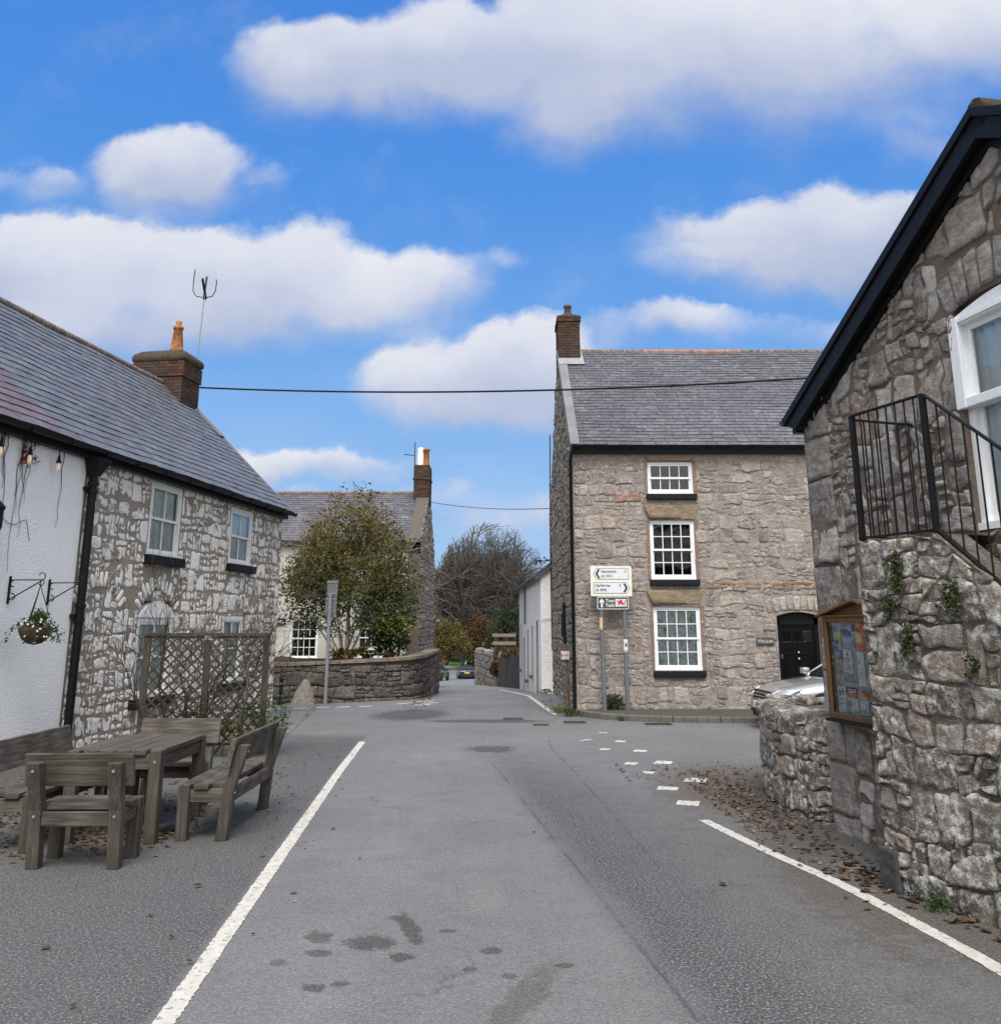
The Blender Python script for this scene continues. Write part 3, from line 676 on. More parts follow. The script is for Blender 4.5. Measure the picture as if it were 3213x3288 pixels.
M['gold_leaf'] = leaf_mat('golden_leaf', [(0, (.05, .05, .012)), (.5, (.12, .1, .025)), (1, (.24, .18, .04))])
M['green_leaf'] = leaf_mat('green_leaf', [(0, (.025, .045, .012)), (.6, (.06, .095, .025)), (1, (.12, .16, .045))])
M['red_leaf'] = leaf_mat('red_leaf', [(0, (.2, .02, .015)), (1, (.32, .04, .03))])
M['dead_leaf'] = leaf_mat('fallen_leaf', [(0, (.035, .02, .012)), (.4, (.085, .05, .03)), (.8, (.15, .095, .055)), (1, (.3, .21, .12))], .1, .8)
M['petal'] = leaf_mat('white_petal', [(0, (.6, .6, .58)), (1, (.8, .8, .78))])
M['moss'] = leaf_mat('wall_moss', [(0, (.02, .03, .01)), (.6, (.05, .07, .018)), (1, (.1, .12, .035))], .2)

# ------------------------------------------------------------------ shared builders
def curtain(mb, F, a0, a1, z0, z1, o, fold=.02, per=.09):
    n = max(6, int((a1 - a0) / .02))
    mb.grid([[F(a0 + (a1 - a0) * i / n, z, o + fold * sin(2 * pi * (a0 + (a1 - a0) * i / n) / per + z)) for i in range(n + 1)] for z in (z0, z1)], .5, 0, True)
def sash(parent, F, a0, a1, z0, z1, cols=4, rows=2, deep=.09, mid=None, fr=.055, bar=.018, back='room', mat='white', sill=None, rail=.045):
    """sliding sash window: box frame and two sashes, glass, sill, what hangs behind"""
    zm = mid or (z0 + z1) / 2; o = -deep; mb = MB()
    for q in ((a0, a0 + fr, z0, z1), (a1 - fr, a1, z0, z1)): mb.fbox(F, *q, o - .07, o)
    mb.fbox(F, a0 + fr, a1 - fr, z1 - fr, z1, o - .07, o); mb.fbox(F, a0 - .01, a1 + .01, z0 - .005, z0 + .045, o - .06, o + .03)
    A0, A1 = a0 + fr, a1 - fr
    for (y0, y1, oo) in ((zm - rail / 2, z1 - fr, o - .012), (z0 + .045, zm + rail / 2, o - .036)):
        w = .035; d = .03; bt = .06 if y0 < zm - .1 else rail
        mb.fbox(F, A0, A0 + w, y0, y1, oo - d, oo); mb.fbox(F, A1 - w, A1, y0, y1, oo - d, oo)
        mb.fbox(F, A0 + w, A1 - w, y1 - (rail if y0 < zm - .1 else w), y1, oo - d, oo); mb.fbox(F, A0 + w, A1 - w, y0, y0 + bt, oo - d, oo)
        for i in range(1, cols):
            x = A0 + w + (A1 - A0 - 2 * w) * i / cols; mb.fbox(F, x - bar / 2, x + bar / 2, y0 + bt, y1 - w, oo - d + .004, oo - .004)
        for j in range(1, rows):
            y = y0 + bt + (y1 - y0 - bt - w) * j / rows; mb.fbox(F, A0 + w, A1 - w, y - bar / 2, y + bar / 2, oo - d + .006, oo - .006)
    wn = mb.build('window', M[mat], parent)
    g = MB()
    for y0, y1, oo in ((zm, z1 - fr - .01, o - .028), (z0 + .05, zm, o - .052)): g.poly([F(A0 + .02, y0, oo), F(A1 - .02, y0, oo), F(A1 - .02, y1, oo), F(A0 + .02, y1, oo)])
    g.build('pane', M['glass'], wn)
    b = MB()
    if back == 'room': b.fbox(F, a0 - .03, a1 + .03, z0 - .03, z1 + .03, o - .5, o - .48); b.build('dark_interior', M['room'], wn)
    else: curtain(b, F, a0, a1, z0, z1, o - .085, .006 if back in ('blind', 'lace') else .022, .11); b.build('curtain', M[back], wn)
    if sill:
        m = MB(); m.fbox(F, *sill); m.build('sill', M['black_dull'], wn, bevel=.012)
    return wn
def leaves(mb, pts, rng, size, flat=.3, tones=(0, 1), asp=.6, up=None):
    for p in pts:
        s = size * rng.uniform(.6, 1.35); a = V3(rng.gauss(0, 1), rng.gauss(0, 1), rng.gauss(0, 1) * (1 - flat)).normalized()
        b = a.cross(V3(rng.gauss(0, 1), rng.gauss(0, 1), rng.gauss(0, 1))).normalized(); c = a.cross(b) * (s * .18)
        a = a * s * .5; b = b * s * .5 * asp; p = V(p)
        mb.add([p - a, p + b - a * .1 + c, p + a, p - b - a * .1 + c], [(0, 1, 2), (0, 2, 3)], rng.uniform(*tones))
def grow(mb, p, d, L, r, lvl, rng, cfg, tips, n=5):
    k = max(2, cfg.get('seg', 4) - (1 if lvl > 1 else 0)); pts = [V(p)]; rs = [r]; d = V(d).normalized()
    for i in range(k):
        d = (d + V3(rng.gauss(0, 1), rng.gauss(0, 1), rng.gauss(0, .7)) * cfg['wob'] + V3(0, 0, cfg['lift'][min(lvl, len(cfg['lift']) - 1)])).normalized()
        if cfg.get('env') and i > 0 and not cfg['env'](pts[-1] + d * L / k): break
        pts.append(pts[-1] + d * L / k); rs.append(r * (1 - (1 - cfg['taper']) * (i + 1) / k))
    k = len(pts) - 1
    mb.tube(pts, rs, max(3, n - lvl), rng.random(), cap=False)
    if lvl >= cfg['max'] or (cfg.get('env') and not cfg['env'](pts[-1] + d * .3)):
        tips += pts[1:]; return
    if lvl >= cfg['max'] - 1: tips += pts[2:]
    for c in range(cfg['kids'][lvl]):
        t = rng.uniform(*cfg['at'][min(lvl, len(cfg['at']) - 1)]) if c else 1.; i = min(k - 1, int(t * k)); q = pts[i].lerp(pts[i + 1], t * k - i); dd = (pts[i + 1] - pts[i]).normalized()
        ax = dd.cross(V3(rng.gauss(0, 1), rng.gauss(0, 1), rng.gauss(0, 1)))
        if ax.length < .01: ax = V3(1, 0, 0)
        ang = rng.uniform(*cfg['ang']) * (.35 if c == 0 else 1)
        e = dd * cos(ang) + ax.normalized() * sin(ang)
        grow(mb, q, e, L * rng.uniform(*cfg['len']), max(cfg['rmin'], (r * (1 - (1 - cfg['taper']) * t)) * (.8 if c == 0 else rng.uniform(.45, .65))), lvl + 1, rng, cfg, tips, n)
def clump(c, r, n, rng, shell=.5):
    out = []
    for _ in range(n):
        d = V3(rng.gauss(0, 1), rng.gauss(0, 1), rng.gauss(0, 1)).normalized() * (shell + (1 - shell) * rng.random()) ; out.append(V3(c[0] + d.x * r[0], c[1] + d.y * r[1], c[2] + d.z * r[2]))
    return out

# ================================================================== whitewashed cottage (left)
rng = random.Random(11)
FL = Frame((-6.17, 13.6), (sin(R(7.7)), cos(R(7.7))))
LH = thing('cottage', 'long whitewashed cottage, half rendered and half flaking stone, behind the timber benches', 'house', tuple(FL(0, 0)))
A1 = 8.1
LW = [(1.99, 2.86, 3.10, 4.10), (5.24, 2.92, 6.36, 4.05), (1.91, .55, 3.13, 2.10), (5.18, .6, 6.19, 1.88)]
mb = MB()
sheet(mb, FL.shift(0, .03), [(-9, -.3), (-.02, -.3), (-.02, 4.3), (-9, 4.3)], [], step=2)
mb.poly([FL(-.02, -.3, .03), FL(-.02, -.3, 0), FL(-.02, 4.3, 0), FL(-.02, 4.3, .03)])
mb.build('rendered_wall', M['white_render'], LH)
mb = MB()
sheet(mb, FL, [(-.02, -.5), (A1, -.5), (A1, 4.3), (-.02, 4.3)], LW, .2)
def arch_band(cx, zc, r0, r1):
    return lambda a, z: r0 < hypot(a - cx, z - zc) < r1 and z > zc + r0 * .45
av1 = arch_band(2.52, 1.62, .62, .98); av2 = arch_band(.72, 1.62, .62, .92)
pol = rubble([(.06, -.5), (A1 - .01, -.5), (A1 - .01, 4.28), (.06, 4.28)], LW, rng, (.25, .38), (.22, .46), (.1, .085), .055, .042, .6, lambda a, z: av1(a, z) or av2(a, z), .013)
lay(mb, FL, pol, rng, (.002, .013), .007, .02, 1)
for cx, ang in ((2.52, 62), (.72, 60)):   # the two relieving arches of stones on edge
    vs_ = []
    for i in range(13):
        b = R(90 + ang * (1 - 2 * (i + .5) / 13)) ; h = R(ang / 13 * .72); r0, r1 = .66, .9 + rng.uniform(-.03, .06)
        vs_.append([(cx + r * cos(b + s * h), 1.62 + r * sin(b + s * h)) for r, s in ((r0, 1), (r0, -1), (r0 + .1, -1), (r1 - .02, -.8), (r1, 0), (r1 - .02, .8), (r0 + .1, 1))])
    lay(mb, FL, vs_, rng, (.016, .026), .006, .02, 1)
E2 = FL.shift(A1, 0); FG2 = Frame(E2(0, 0), (-FL.n.x, -FL.n.y))      # far gable end
mb.poly([FG2(0, -.5), FG2(5.7, -.5), FG2(5.7, 4.2), FG2(2.85, 7.2), FG2(0, 4.2)])
mb.poly([FL(-9, -.5, -5.7), FL(A1, -.5, -5.7), FL(A1, 4.2, -5.7), FL(-9, 4.2, -5.7)])
mb.poly([FL(-9, -.5, 0), FL(-9, -.5, -5.7), FL(-9, 4.2, -5.7), FL(-9, 7.2, -2.85), FL(-9, 4.2, 0)])
mb.build('stone_wall', [M['taupe_mortar'], M['painted_stone']], LH)
# roof
sl_ = V3(0, 0, 0); e0 = (.22, 4.27); e1 = (-2.85, 7.3); sw = hypot(e1[0] - e0[0], e1[1] - e0[1]); du = ((e1[0] - e0[0]) / sw, (e1[1] - e0[1]) / sw)
def Pl(u, v, o): return FL(-9 + u, e0[1] + du[1] * v + o * -du[0] - .05 * sin(pi * max(0, min(1, (u - 2) / 15))) * (v / sw), e0[0] + du[0] * v + o * du[1])
def Pr(u, v, o): return FL(-9 + u, e0[1] + du[1] * v + o * -du[0], -5.7 - e0[0] - du[0] * v - o * du[1])
def tl(u, v):
    a = u - 9; p = NZ.noise(V3(a * .8, v * .9, 1)) * .5
    pur = (a < -.75 - v * .35 + p * .6) and a > -3.0
    return rng.uniform(.52, .98) if (pur and rng.random() < .94) or rng.random() < .02 + .07 * (NZ.noise(V3(a * .6, v * .5, 7)) > .15) else rng.uniform(.08, .46)
mb = MB(); slates(mb, Pl, A1 + 9.06, sw, rng, .2, .3, tonef=tl, sag=.035)
k = 8
mb.grid([[Pr((A1 + 9.06) * i / k, sw * j / 3, 0) for i in range(k + 1)] for j in range(4)], .3)
rf = mb.build('roof', M['slate'], LH)
mb = MB(); u = 0
while u < A1 + 9.02:
    u2 = min(u + .45, A1 + 9.06); p, q = Pl(u + .005, sw, .02), Pl(u2 - .005, sw, .02)
    mb.tube([p + V3(0, 0, -.03), q + V3(0, 0, -.03)], .085, 8, rng.random() * .7, smooth=True); u = u2
mb.build('ridge_tile', M['ridge'], rf)
mb = MB()   # verge fillet on the far gable
mb.hexa([Pl(A1 + 9.0, 0, -.1), Pl(A1 + 9.12, 0, -.1), Pl(A1 + 9.12, sw, -.1), Pl(A1 + 9.0, sw, -.1), Pl(A1 + 9.0, 0, .03), Pl(A1 + 9.12, 0, .02), Pl(A1 + 9.12, sw, .02), Pl(A1 + 9.0, sw, .03)])
mb.hexa([Pl(7.95 + 9, 2.6, .012), Pl(A1 + 9.1, 2.6, .012), Pl(A1 + 9.1, sw, .012), Pl(7.95 + 9, sw, .012), Pl(7.95 + 9, 2.6, .045), Pl(A1 + 9.1, 2.6, .045), Pl(A1 + 9.1, sw, .045), Pl(7.95 + 9, sw, .045)])
mb.build('verge', M['cement'], rf)
def gutter(mb, P, L, r=.062):
    n = 7; k = max(1, int(L / .9)); rows = []
    for i in range(k + 1):
        rows.append([P(L * i / k, -r * cos(pi * j / n), -r * sin(pi * j / n)) for j in range(n + 1)])
    mb.grid(rows, .5); mb.grid([[p + (rows[0][0] - rows[0][n]) * 0 + V3(0, 0, .006) for p in r_] for r_ in rows], .5)
    for i in range(1, k): # joints
        mb.tube([P(L * i / k, -r * 1.1 * cos(pi * j / n), -r * 1.12 * sin(pi * j / n)) for j in range(n + 1)], .012, 5)
mb = MB(); gutter(mb, lambda u, y, z: FL(-9 + u, 4.235 + z, .265 + y), A1 + 9.1)
mb.fbox(FL, -9, A1, 4.1, 4.26, .035, .14)
mb.build('gutter', M['black'], LH)
mb = MB()
mb.hexa([FL(-.02, 3.86, .06), FL(.12, 3.86, .06), FL(.12, 3.86, .18), FL(-.02, 3.86, .18), FL(-.12, 4.12, .05), FL(.22, 4.12, .05), FL(.22, 4.12, .3), FL(-.12, 4.12, .3)])
mb.tube([FL(.05, 3.9, .12), FL(.05, 0.02, .12)], .06, 12)
for z in (3.72, 3.6, 1.95, 1.75): mb.tube([FL(.05, z, .12), FL(.05, z + .05, .12)], .078, 12)
mb.fbox(FL, -.06, .16, 1.8, 1.86, .02, .1); mb.fbox(FL, -.06, .16, 3.64, 3.69, .02, .1)
mb.build('downpipe', M['black'], LH)
for i, (q, z) in enumerate(((LW[0], None), (LW[1], None), ((1.91, .55, 3.13, 1.83), None), (LW[3], None))):
    a0, z0, a1, z1 = q
    sash(LH, FL, a0, a1, z0, z1, 2, 1, .0, None, .08, .028, 'blind', 'old_white', (a0 - .07, a1 + .09, z0 - .16, z0 - .008, -.1, .12))
mb = MB()   # segmental white head over the lower window
ar = [(1.91 + 1.22 * i / 12, 1.84 + .26 * sin(pi * i / 12) ** .7) for i in range(13)]
for (a, z), (b, y) in zip(ar, ar[1:]): mb.hexa([FL(a, 1.832, .035), FL(b, 1.832, .035), FL(b, 1.832, -.1), FL(a, 1.832, -.1), FL(a, z + .002, .035), FL(b, y + .002, .035), FL(b, y + .002, -.1), FL(a, z + .002, -.1)])
mb.build('window_head', M['old_white'], LH)
# chimney on the far gable
FC = lambda x, y, z: FL(x, z, y)
mb = MB(); bricks(mb, 7.18, -3.52, 8.08, -2.3, 5.6, 7.42, rng, FC); bricks(mb, 7.15, -3.55, 8.11, -2.27, 7.42, 7.8, rng, FC)
ch = mb.build('chimney', [M['brick'], M['soot_mortar']], LH)
mb = MB()
def ringz(e, z, n=6):
    x0, x1, y0, y1 = 7.18 - e, 8.08 + e, -3.52 - e, -2.3 + e
    pts = [(x0 + (x1 - x0) * i / n, y0) for i in range(n)] + [(x1, y0 + (y1 - y0) * i / n) for i in range(n)] + [(x1 - (x1 - x0) * i / n, y1) for i in range(n)] + [(x0, y1 - (y1 - y0) * i / n) for i in range(n)]
    cx, cy = (x0 + x1) / 2, (y0 + y1) / 2
    return [FL(cx + (x - cx) * (1 + .03 * NZ.noise(V3(x * 3, y * 3, z))), z + .03 * NZ.noise(V3(x * 2, y * 2, z * 2)), cy + (y - cy)) for x, y in pts]
rs_ = [ringz(.02, 7.8), ringz(.05, 7.82), ringz(.06, 7.9), ringz(.03, 7.98), ringz(-.1, 8.09), ringz(-.28, 8.15), ringz(-.44, 8.16)]
mb.grid([r + [r[0]] for r in rs_], .5)
mb.build('chimney_cap', M['cap_mortar'], ch)
mb = MB(); pc = FL(7.72, 0, -2.78)
mb.lathe((pc.x, pc.y, 0), [(.155, 8.15), (.17, 8.2), (.15, 8.26), (.145, 8.3), (.1, 8.74), (.125, 8.76), (.125, 8.82), (.07, 8.83), (.06, 8.9), (.075, 8.95), (.01, 8.98)], 14)
mb.build('chimney_pot', M['clay'], ch)
# stuff fixed to the cottage
ap = FL(7.95, 0, -2.35)
ae = thing('tv_aerial', 'thin grid television aerial on a mast strapped to the brick chimney', 'aerial', (ap.x, ap.y, 7.3))
mb = MB(); mb.tube([ap + V3(0, 0, 7.4), ap + V3(.02, 0, 8.6), ap + V3(.06, 0, 9.75)], .014, 6); mb.build('mast', M['galv'], ae)
mb = MB(); c = ap + V3(.06, 0, 9.75)
for s in (-1, 1):
    mb.tube([c + V3(s * .05, 0, -.1), c + V3(s * .2, -.03, -.08), c + V3(s * .28, -.05, .05), c + V3(s * .29, -.05, .3), c + V3(s * .27, -.05, .62 if s < 0 else .36)], .012, 6)
mb.bar(c + V3(0, .12, -.1), c + V3(0, -.25, .3), .03, .1); mb.bar(c + V3(-.02, 0, -.15), c + V3(.02, 0, .45), .03, .05)
mb.build('dipole', M['black_dull'], ae)
mb = MB()
for i in range(12):
    z = -.05 + i * .055; mb.tube([c + V3(-.28, -.05, z), c + V3(.28, -.05, z)], .0025, 4)
mb.build('reflector_grid', M['galv'], ae)

# string of festoon bulbs under the eaves
fs = thing('festoon_light', 'string of black festoon bulb holders hanging under the cottage gutter', 'string light', tuple(FL(-1.5, 4.2, .12)))
mb = MB(); mb.tube([FL(a, 4.13 + .03 * sin(a * 5), .13) for a in frange(-4, .1, .1)], .006, 5); mb.build('cable', M['black_dull'], fs)
M['bulb'] = simple('warm_bulb', (.9, .7, .55), .1, bs=0, Emission_Color=(1, .55, .3, 1), Emission_Strength=.1)
for a in (-3.4, -2.75, -2.09, -1.5, -.86):
    mb = MB(); p = FL(a, 0, .13); mb.tube([p + V3(0, 0, 4.13), p + V3(0, 0, 3.99)], .008, 5); mb.lathe((p.x, p.y, 0), [(.012, 4.02), (.02, 3.98), (.026, 3.94), (.034, 3.92), (.034, 3.9), (.02, 3.9)], 10)
    h_ = mb.build('bulb_holder', M['black_dull'], fs)
    mb = MB(); mb.lathe((p.x, p.y, 0), [(.02, 3.9), (.026, 3.87), (.03, 3.83), (.022, 3.79), (.004, 3.78)], 10); mb.build('bulb', M['bulb'], h_)
cr = thing('creeper', 'thin bare creeper stems with a few red leaves trailing down the white wall', 'climbing plant', tuple(FL(-1.6, 4.1, .05)))
mb = MB()
for a, L in ((-1.98, .8), (-1.94, .55), (-1.86, 1.25), (-1.9, .7), (-1.56, 1.0), (-1.52, 1.75), (-1.5, .85), (-1.47, 1.3), (-1.3, .7), (-.62, 1.1), (-2.6, .9), (-3, 1.2)):
    x = a; pts = []
    for i in range(9): pts.append(FL(x, 4.12 - L * i / 8, .045 + .008 * sin(i * 2.))); x += rng.gauss(.0, .025)
    mb.tube(pts, [.006, .006, .005, .005, .004, .004, .003, .003, .002], 4)
x = -1.8
mb.tube([FL(-2.0 + .12 * i, 3.02 + .05 * sin(i * 1.3), .04) for i in range(7)] + [FL(-1.17, 2.8, .04)], .004, 4)
mb.build('stem', M['twig'], cr)
mb = MB(); leaves(mb, [FL(-1.5 + rng.gauss(0, .07), 3.86 + rng.gauss(0, .09), .09 + rng.gauss(0, .02)) for _ in range(34)] + [FL(-1.27 + rng.gauss(0, .04), 3.9 + rng.gauss(0, .05), .07) for _ in range(7)], rng, .07); mb.build('red_foliage', M['red_leaf'], cr)
mb = MB(); leaves(mb, [FL(rng.uniform(-3.5, -.9), 4.1 + rng.gauss(0, .03), .1) for _ in range(50)], rng, .05); mb.build('dead_foliage', M['rust_leaf'], cr)
wl = thing('wall_lantern', 'black metal wall lantern at the edge of the white rendered wall', 'lantern', tuple(FL(-2.05, 2.9, .05)))
mb = MB(); p = FL(-2.06, 0, .16); mb.lathe((p.x, p.y, 0), [(.02, 2.82), (.075, 2.86), (.085, 2.9), (.085, 3.1), (.1, 3.12), (.1, 3.15), (.03, 3.22), (.01, 3.26)], 10, smooth=False); mb.build('lamp_body', M['black_dull'], wl)
mb = MB(); mb.fbox(FL, -2.1, -2.02, 2.86, 3.12, .028, .05); mb.bar(FL(-2.06, 3.05, .05), FL(-2.06, 3.05, .12), .03, .03); mb.build('wall_plate', M['black_dull'], wl)

# hanging basket and two scroll brackets
def bracket(a, label, z=2.0, L=.48):
    b = thing('wall_bracket', label, 'bracket', tuple(FL(a, z, .04)), 'scroll brackets on the white wall')
    mb = MB(); mb.fbox(FL, a - .015, a + .015, z - .03, z + .32, .032, .05); mb.build('wall_plate', M['iron'], b)
    mb = MB(); zt = z + .27
    mb.tube([FL(a, zt, .05), FL(a, zt, L)], .008, 6); mb.tube([FL(a, z + .02, .05), FL(a, zt - .01, L)], .008, 6)
    def curl(o, zz, r, s0, s1): mb.tube([FL(a, zz + r * sin(R(s0 + (s1 - s0) * i / 10)), o + r * cos(R(s0 + (s1 - s0) * i / 10))) for i in range(11)], .007, 5)
    curl(L, zt + .045, .045, -90, 160); curl(L, zt - .035, .035, 90, -160); curl(.09, zt - .045, .04, 90, 290); curl(.09, z + .06, .04, -90, 110)
    mb.build('scroll_arm', M['iron'], b); return b
bracket(-1.46, 'black iron scroll bracket carrying the flower basket on the white wall')
bracket(-.62, 'empty black iron scroll bracket on the white wall beside the drainpipe')
hc = FL(-1.46, 1.66, .47)
hb = thing('hanging_basket', 'hanging basket of small white daisies and trailing green leaves on a wall bracket', 'hanging basket', tuple(hc))
mb = MB(); mb.lathe(tuple(hc), [(.005, -.2), (.09, -.18), (.16, -.12), (.2, -.03), (.205, .02), (.18, .02), (.1, .0), (.005, 0)], 20)
mb.build('liner', simple('brown_coir', (.075, .045, .025), .95, var=.5, bs=1., sc=40), hb)
mb = MB()
for i in range(3):
    t = 2 * pi * i / 3 + .4; mb.tube([hc + V3(.19 * cos(t), .19 * sin(t), .02), V3(hc.x, hc.y, 2.2)], .006, 4)
mb.tube([V3(hc.x, hc.y, 2.19), V3(hc.x, hc.y, 2.26)], .007, 4); mb.build('chain', M['iron'], hb)
mb = MB(); pts = clump(hc + V3(0, 0, .06), (.22, .22, .11), 420, rng, .3) + clump(hc + V3(.02, 0, .16), (.13, .13, .1), 220, rng, .3)
for s in range(14):
    t = rng.uniform(0, 2 * pi); r = .2; z = .05
    for i in range(16): pts.append(hc + V3(cos(t) * r + rng.gauss(0, .015), sin(t) * r + rng.gauss(0, .015), z + rng.gauss(0, .015))); r += .012 * (1 if i < 11 else .2); z -= .004 + .0015 * i
leaves(mb, pts, rng, .042)
for _ in range(95):
    t = rng.uniform(0, 2 * pi); r = rng.uniform(.1, .25); p = hc + V3(cos(t) * r, sin(t) * r, rng.uniform(-.1, .13)); d = V3(cos(t), sin(t), .6).normalized(); a = d.orthogonal().normalized(); b = d.cross(a)
    mb.poly([p + (a * cos(k * 1.0472) + b * sin(k * 1.0472)) * .014 for k in range(6)], rng.random(), 1)
mb.build('foliage', [M['green_leaf'], M['petal']], hb)

# ================================================================== stone house (right of centre)
rng = random.Random(23)
FS = Frame((1.58, 20.2), (1, 0))
SH = thing('stone_house', 'three storey grey pink stone house with small-paned white windows and black front door', 'house', (1.58, 20.2, 0))
X0, X1, ZE = 1.58, 9.5, 5.55
def q_(u0, v0, u1, v1): return (u0 - 1.58, v0, u1 - 1.58, v1)
SW = [q_(3.235, 4.51, 4.235, 5.22), q_(3.24, 2.66, 4.21, 3.93), q_(3.25, .78, 4.25, 2.09), q_(5.87, .0, 6.77, 1.99)]
mb = MB(); sheet(mb, FS, [(0, -.6), (X1 - X0, -.6), (X1 - X0, ZE), (0, ZE)], SW, .25)
LIN = [(3.13, 5.23, 4.32, 5.45, .1), (3.12, 3.96, 4.34, 4.27, .11), (3.12, 2.14, 4.36, 2.44, .11)]
lin_ex = [(a - 1.58, z0, b - 1.58, z1) for a, z0, b, z1, s in LIN] + [(5.62 - 1.58, 1.97, 6.99 - 1.58, 2.34)] + [(x0 - .02, z0 - .16, x1 + .02, z0 + .02) for x0, z0, x1, z1 in SW[:3]]
pol = rubble([(.02, -.6), (X1 - X0, -.6), (X1 - X0, ZE - .01), (.02, ZE - .01)], SW + lin_ex, rng, (.22, .36), (.2, .5), (.12, .075), .07, .026, .6, None, .013, rnd=.14)
lay(mb, FS, pol, rng, (.003, .017), .011, .012, 1, tn=(0, .955), fine=.06)
lay(mb, FS, rubble([(.9, 4.32), (1.62, 4.32), (1.62, 4.58), (.9, 4.58)], [], rng, (.3, .3), (1, 1), split=0, joint=.03), rng, (.02, .024), .006, .03, 1, tn=(.97, 1))
# arch of cut stones over the door
for i in range(9):
    t0 = -1 + 2 * i / 9; x = 6.32 - 1.58; w = .64 * 2 / 9
    lay(mb, FS, [[(x + t0 * .64 + .006, 2.02 - .07 * t0 * t0), (x + t0 * .64 + w - .006, 2.02 - .07 * (t0 + .22) ** 2), (x + (t0 * .64 + w) * 1.07 - .006, 2.31 - .08 * (t0 + .22) ** 2), (x + t0 * .64 * 1.07 + .012, 2.31 - .08 * t0 * t0)]], rng, (.02, .03), .004, .015, 1, tn=(.6, .9))
mb.poly([V3(X0, 20.2, -.6), V3(X0, 28.5, -.6), V3(X0, 28.5, ZE), V3(X0, 24.35, 8.95), V3(X0, 20.2, ZE)][::-1], .5, 2)
mb.poly([V3(X0, 28.5, -.6), V3(X1, 28.5, -.6), V3(X1, 28.5, ZE), V3(X0, 28.5, ZE)], .5, 2); mb.poly([V3(X1, 20.2, -.6), V3(X1, 28.5, -.6), V3(X1, 28.5, ZE), V3(X1, 24.35, 8.95), V3(X1, 20.2, ZE)], .5, 2)
wall = mb.build('wall', [M['pale_mortar'], M['grey_rubble'], M['rough_gable']], SH)
mb = MB()
side = Frame((X0, 28.5), (0, -1))
pol = rubble([(0, -.6), (8.3, -.6), (8.3, ZE), (4.15, 8.95), (0, ZE)], [], rng, (.25, .4), (.2, .5), (.1, .08), .05, .03, .7, None, .012)
lay(mb, side, pol, rng, (.012, .045), .012, .03, 0); mb.build('gable_stonework', M['pale_stone'], SH)
M['pink_mortar'] = mortar_mat('pink_mortar', (.25, .175, .14), .5, 30)
mb = MB()   # orange band of brickwork patched in above the door
lay(mb, FS, rubble([(4.42 - 1.58, 2.46), (6.9 - 1.58, 2.44), (6.9 - 1.58, 2.62), (4.42 - 1.58, 2.62)], [], rng, (.09, .1), (.2, .5), split=.1, joint=.006, warp=.03, jit=.01), rng, (.014, .02), .01, .02); mb.build('brick_band', M['orange_stone'], SH)
for (a, z0, b, z1, s), m in zip(LIN, ('orange_stone', 'sandstone', 'sandstone')):
    mb = MB(); a -= 1.58; b -= 1.58; lay(mb, FS, [[(a + s, z0), (b - s, z0), (b, z1), (a, z1)]], rng, (.03, .032), .008, .012); mb.hexa([FS(a + s, z0, .02), FS(b - s, z0, .02), FS(b - s, z0, -.2), FS(a + s, z0, -.2), FS(a, z1, .02), FS(b, z1, .02), FS(b, z1, -.2), FS(a, z1, -.2)])
    mb.build('lintel', M[m], SH)
for x0, z0, x1, z1 in SW[:3]:   # reddish mortar collars round the openings
    mb = MB(); mb.fbox(FS, x0 - .07, x0 - .002, z0, z1, -.02, .015); mb.fbox(FS, x1 + .002, x1 + .08, z0, z1, -.02, .014); mb.fbox(FS, x0 - .07, x1 + .08, z1 + .002, z1 + .018, -.02, .013); mb.build('window_surround', M['pink_mortar'], SH)
for i, (x0, z0, x1, z1) in enumerate(SW[:3]):
    sash(SH, FS, x0, x1, z0, z1, 4, 1 if i == 0 else 2, .03, None, .05, .018, ('room', 'room', 'lace')[i], 'white', (x0 - .04, x1 + .06, z0 - .13, z0 - .008, -.12, .09))
# front door
d0, d1 = SW[3][0], SW[3][2]; zt = 1.9
mb = MB(); mb.fbox(FS, d0 + .07, d1 - .07, .0, 1.72, -.2, -.15)
for a, b, z0, z1 in ((.15, .41, .5, 1.12), (.49, .75, .5, 1.12), (.15, .41, .12, .4), (.49, .75, .12, .4)):
    for q in ((a, b, z0, z0 + .02), (a, b, z1 - .02, z1), (a, a + .02, z0, z1), (b - .02, b, z0, z1)): mb.fbox(FS, d0 + q[0], d0 + q[1], q[2], q[3], -.15, -.135)
M['door'] = simple('black_door_paint', (.004, .004, .005), .35, bs=.05, spec=.2)
sp = MB()
for i in range(10):
    a, b = d0 + .9 * i / 10, d0 + .9 * (i + 1) / 10; z, y = 1.9 + .08 * sin(pi * i / 10), 1.9 + .08 * sin(pi * (i + 1) / 10)
    sp.hexa([FS(a, z, .008), FS(b, y, .008), FS(b, y, -.24), FS(a, z, -.24), FS(a, 1.998, .008), FS(b, 1.998, .008), FS(b, 1.998, -.24), FS(a, 1.998, -.24)])
sp.build('door_arch', M['pale_mortar'], SH)
dr = mb.build('door', M['door'], SH, bevel=.004)
mb = MB(); mb.fbox(FS, d0 + .001, d0 + .075, 0, zt - .05, -.22, -.11); mb.fbox(FS, d1 - .075, d1 - .001, 0, zt - .05, -.22, -.11)
ar = [(d0 + .9 * i / 10, 1.9 + .075 * sin(pi * i / 10)) for i in range(11)]
for (a, z), (b, y) in zip(ar, ar[1:]): mb.hexa([FS(a, 1.72, -.11), FS(b, 1.72, -.11), FS(b, 1.72, -.22), FS(a, 1.72, -.22), FS(a, z, -.11), FS(b, y, -.11), FS(b, y, -.22), FS(a, z, -.22)])
mb.build('door_frame', M['black'], dr)
mb = MB()
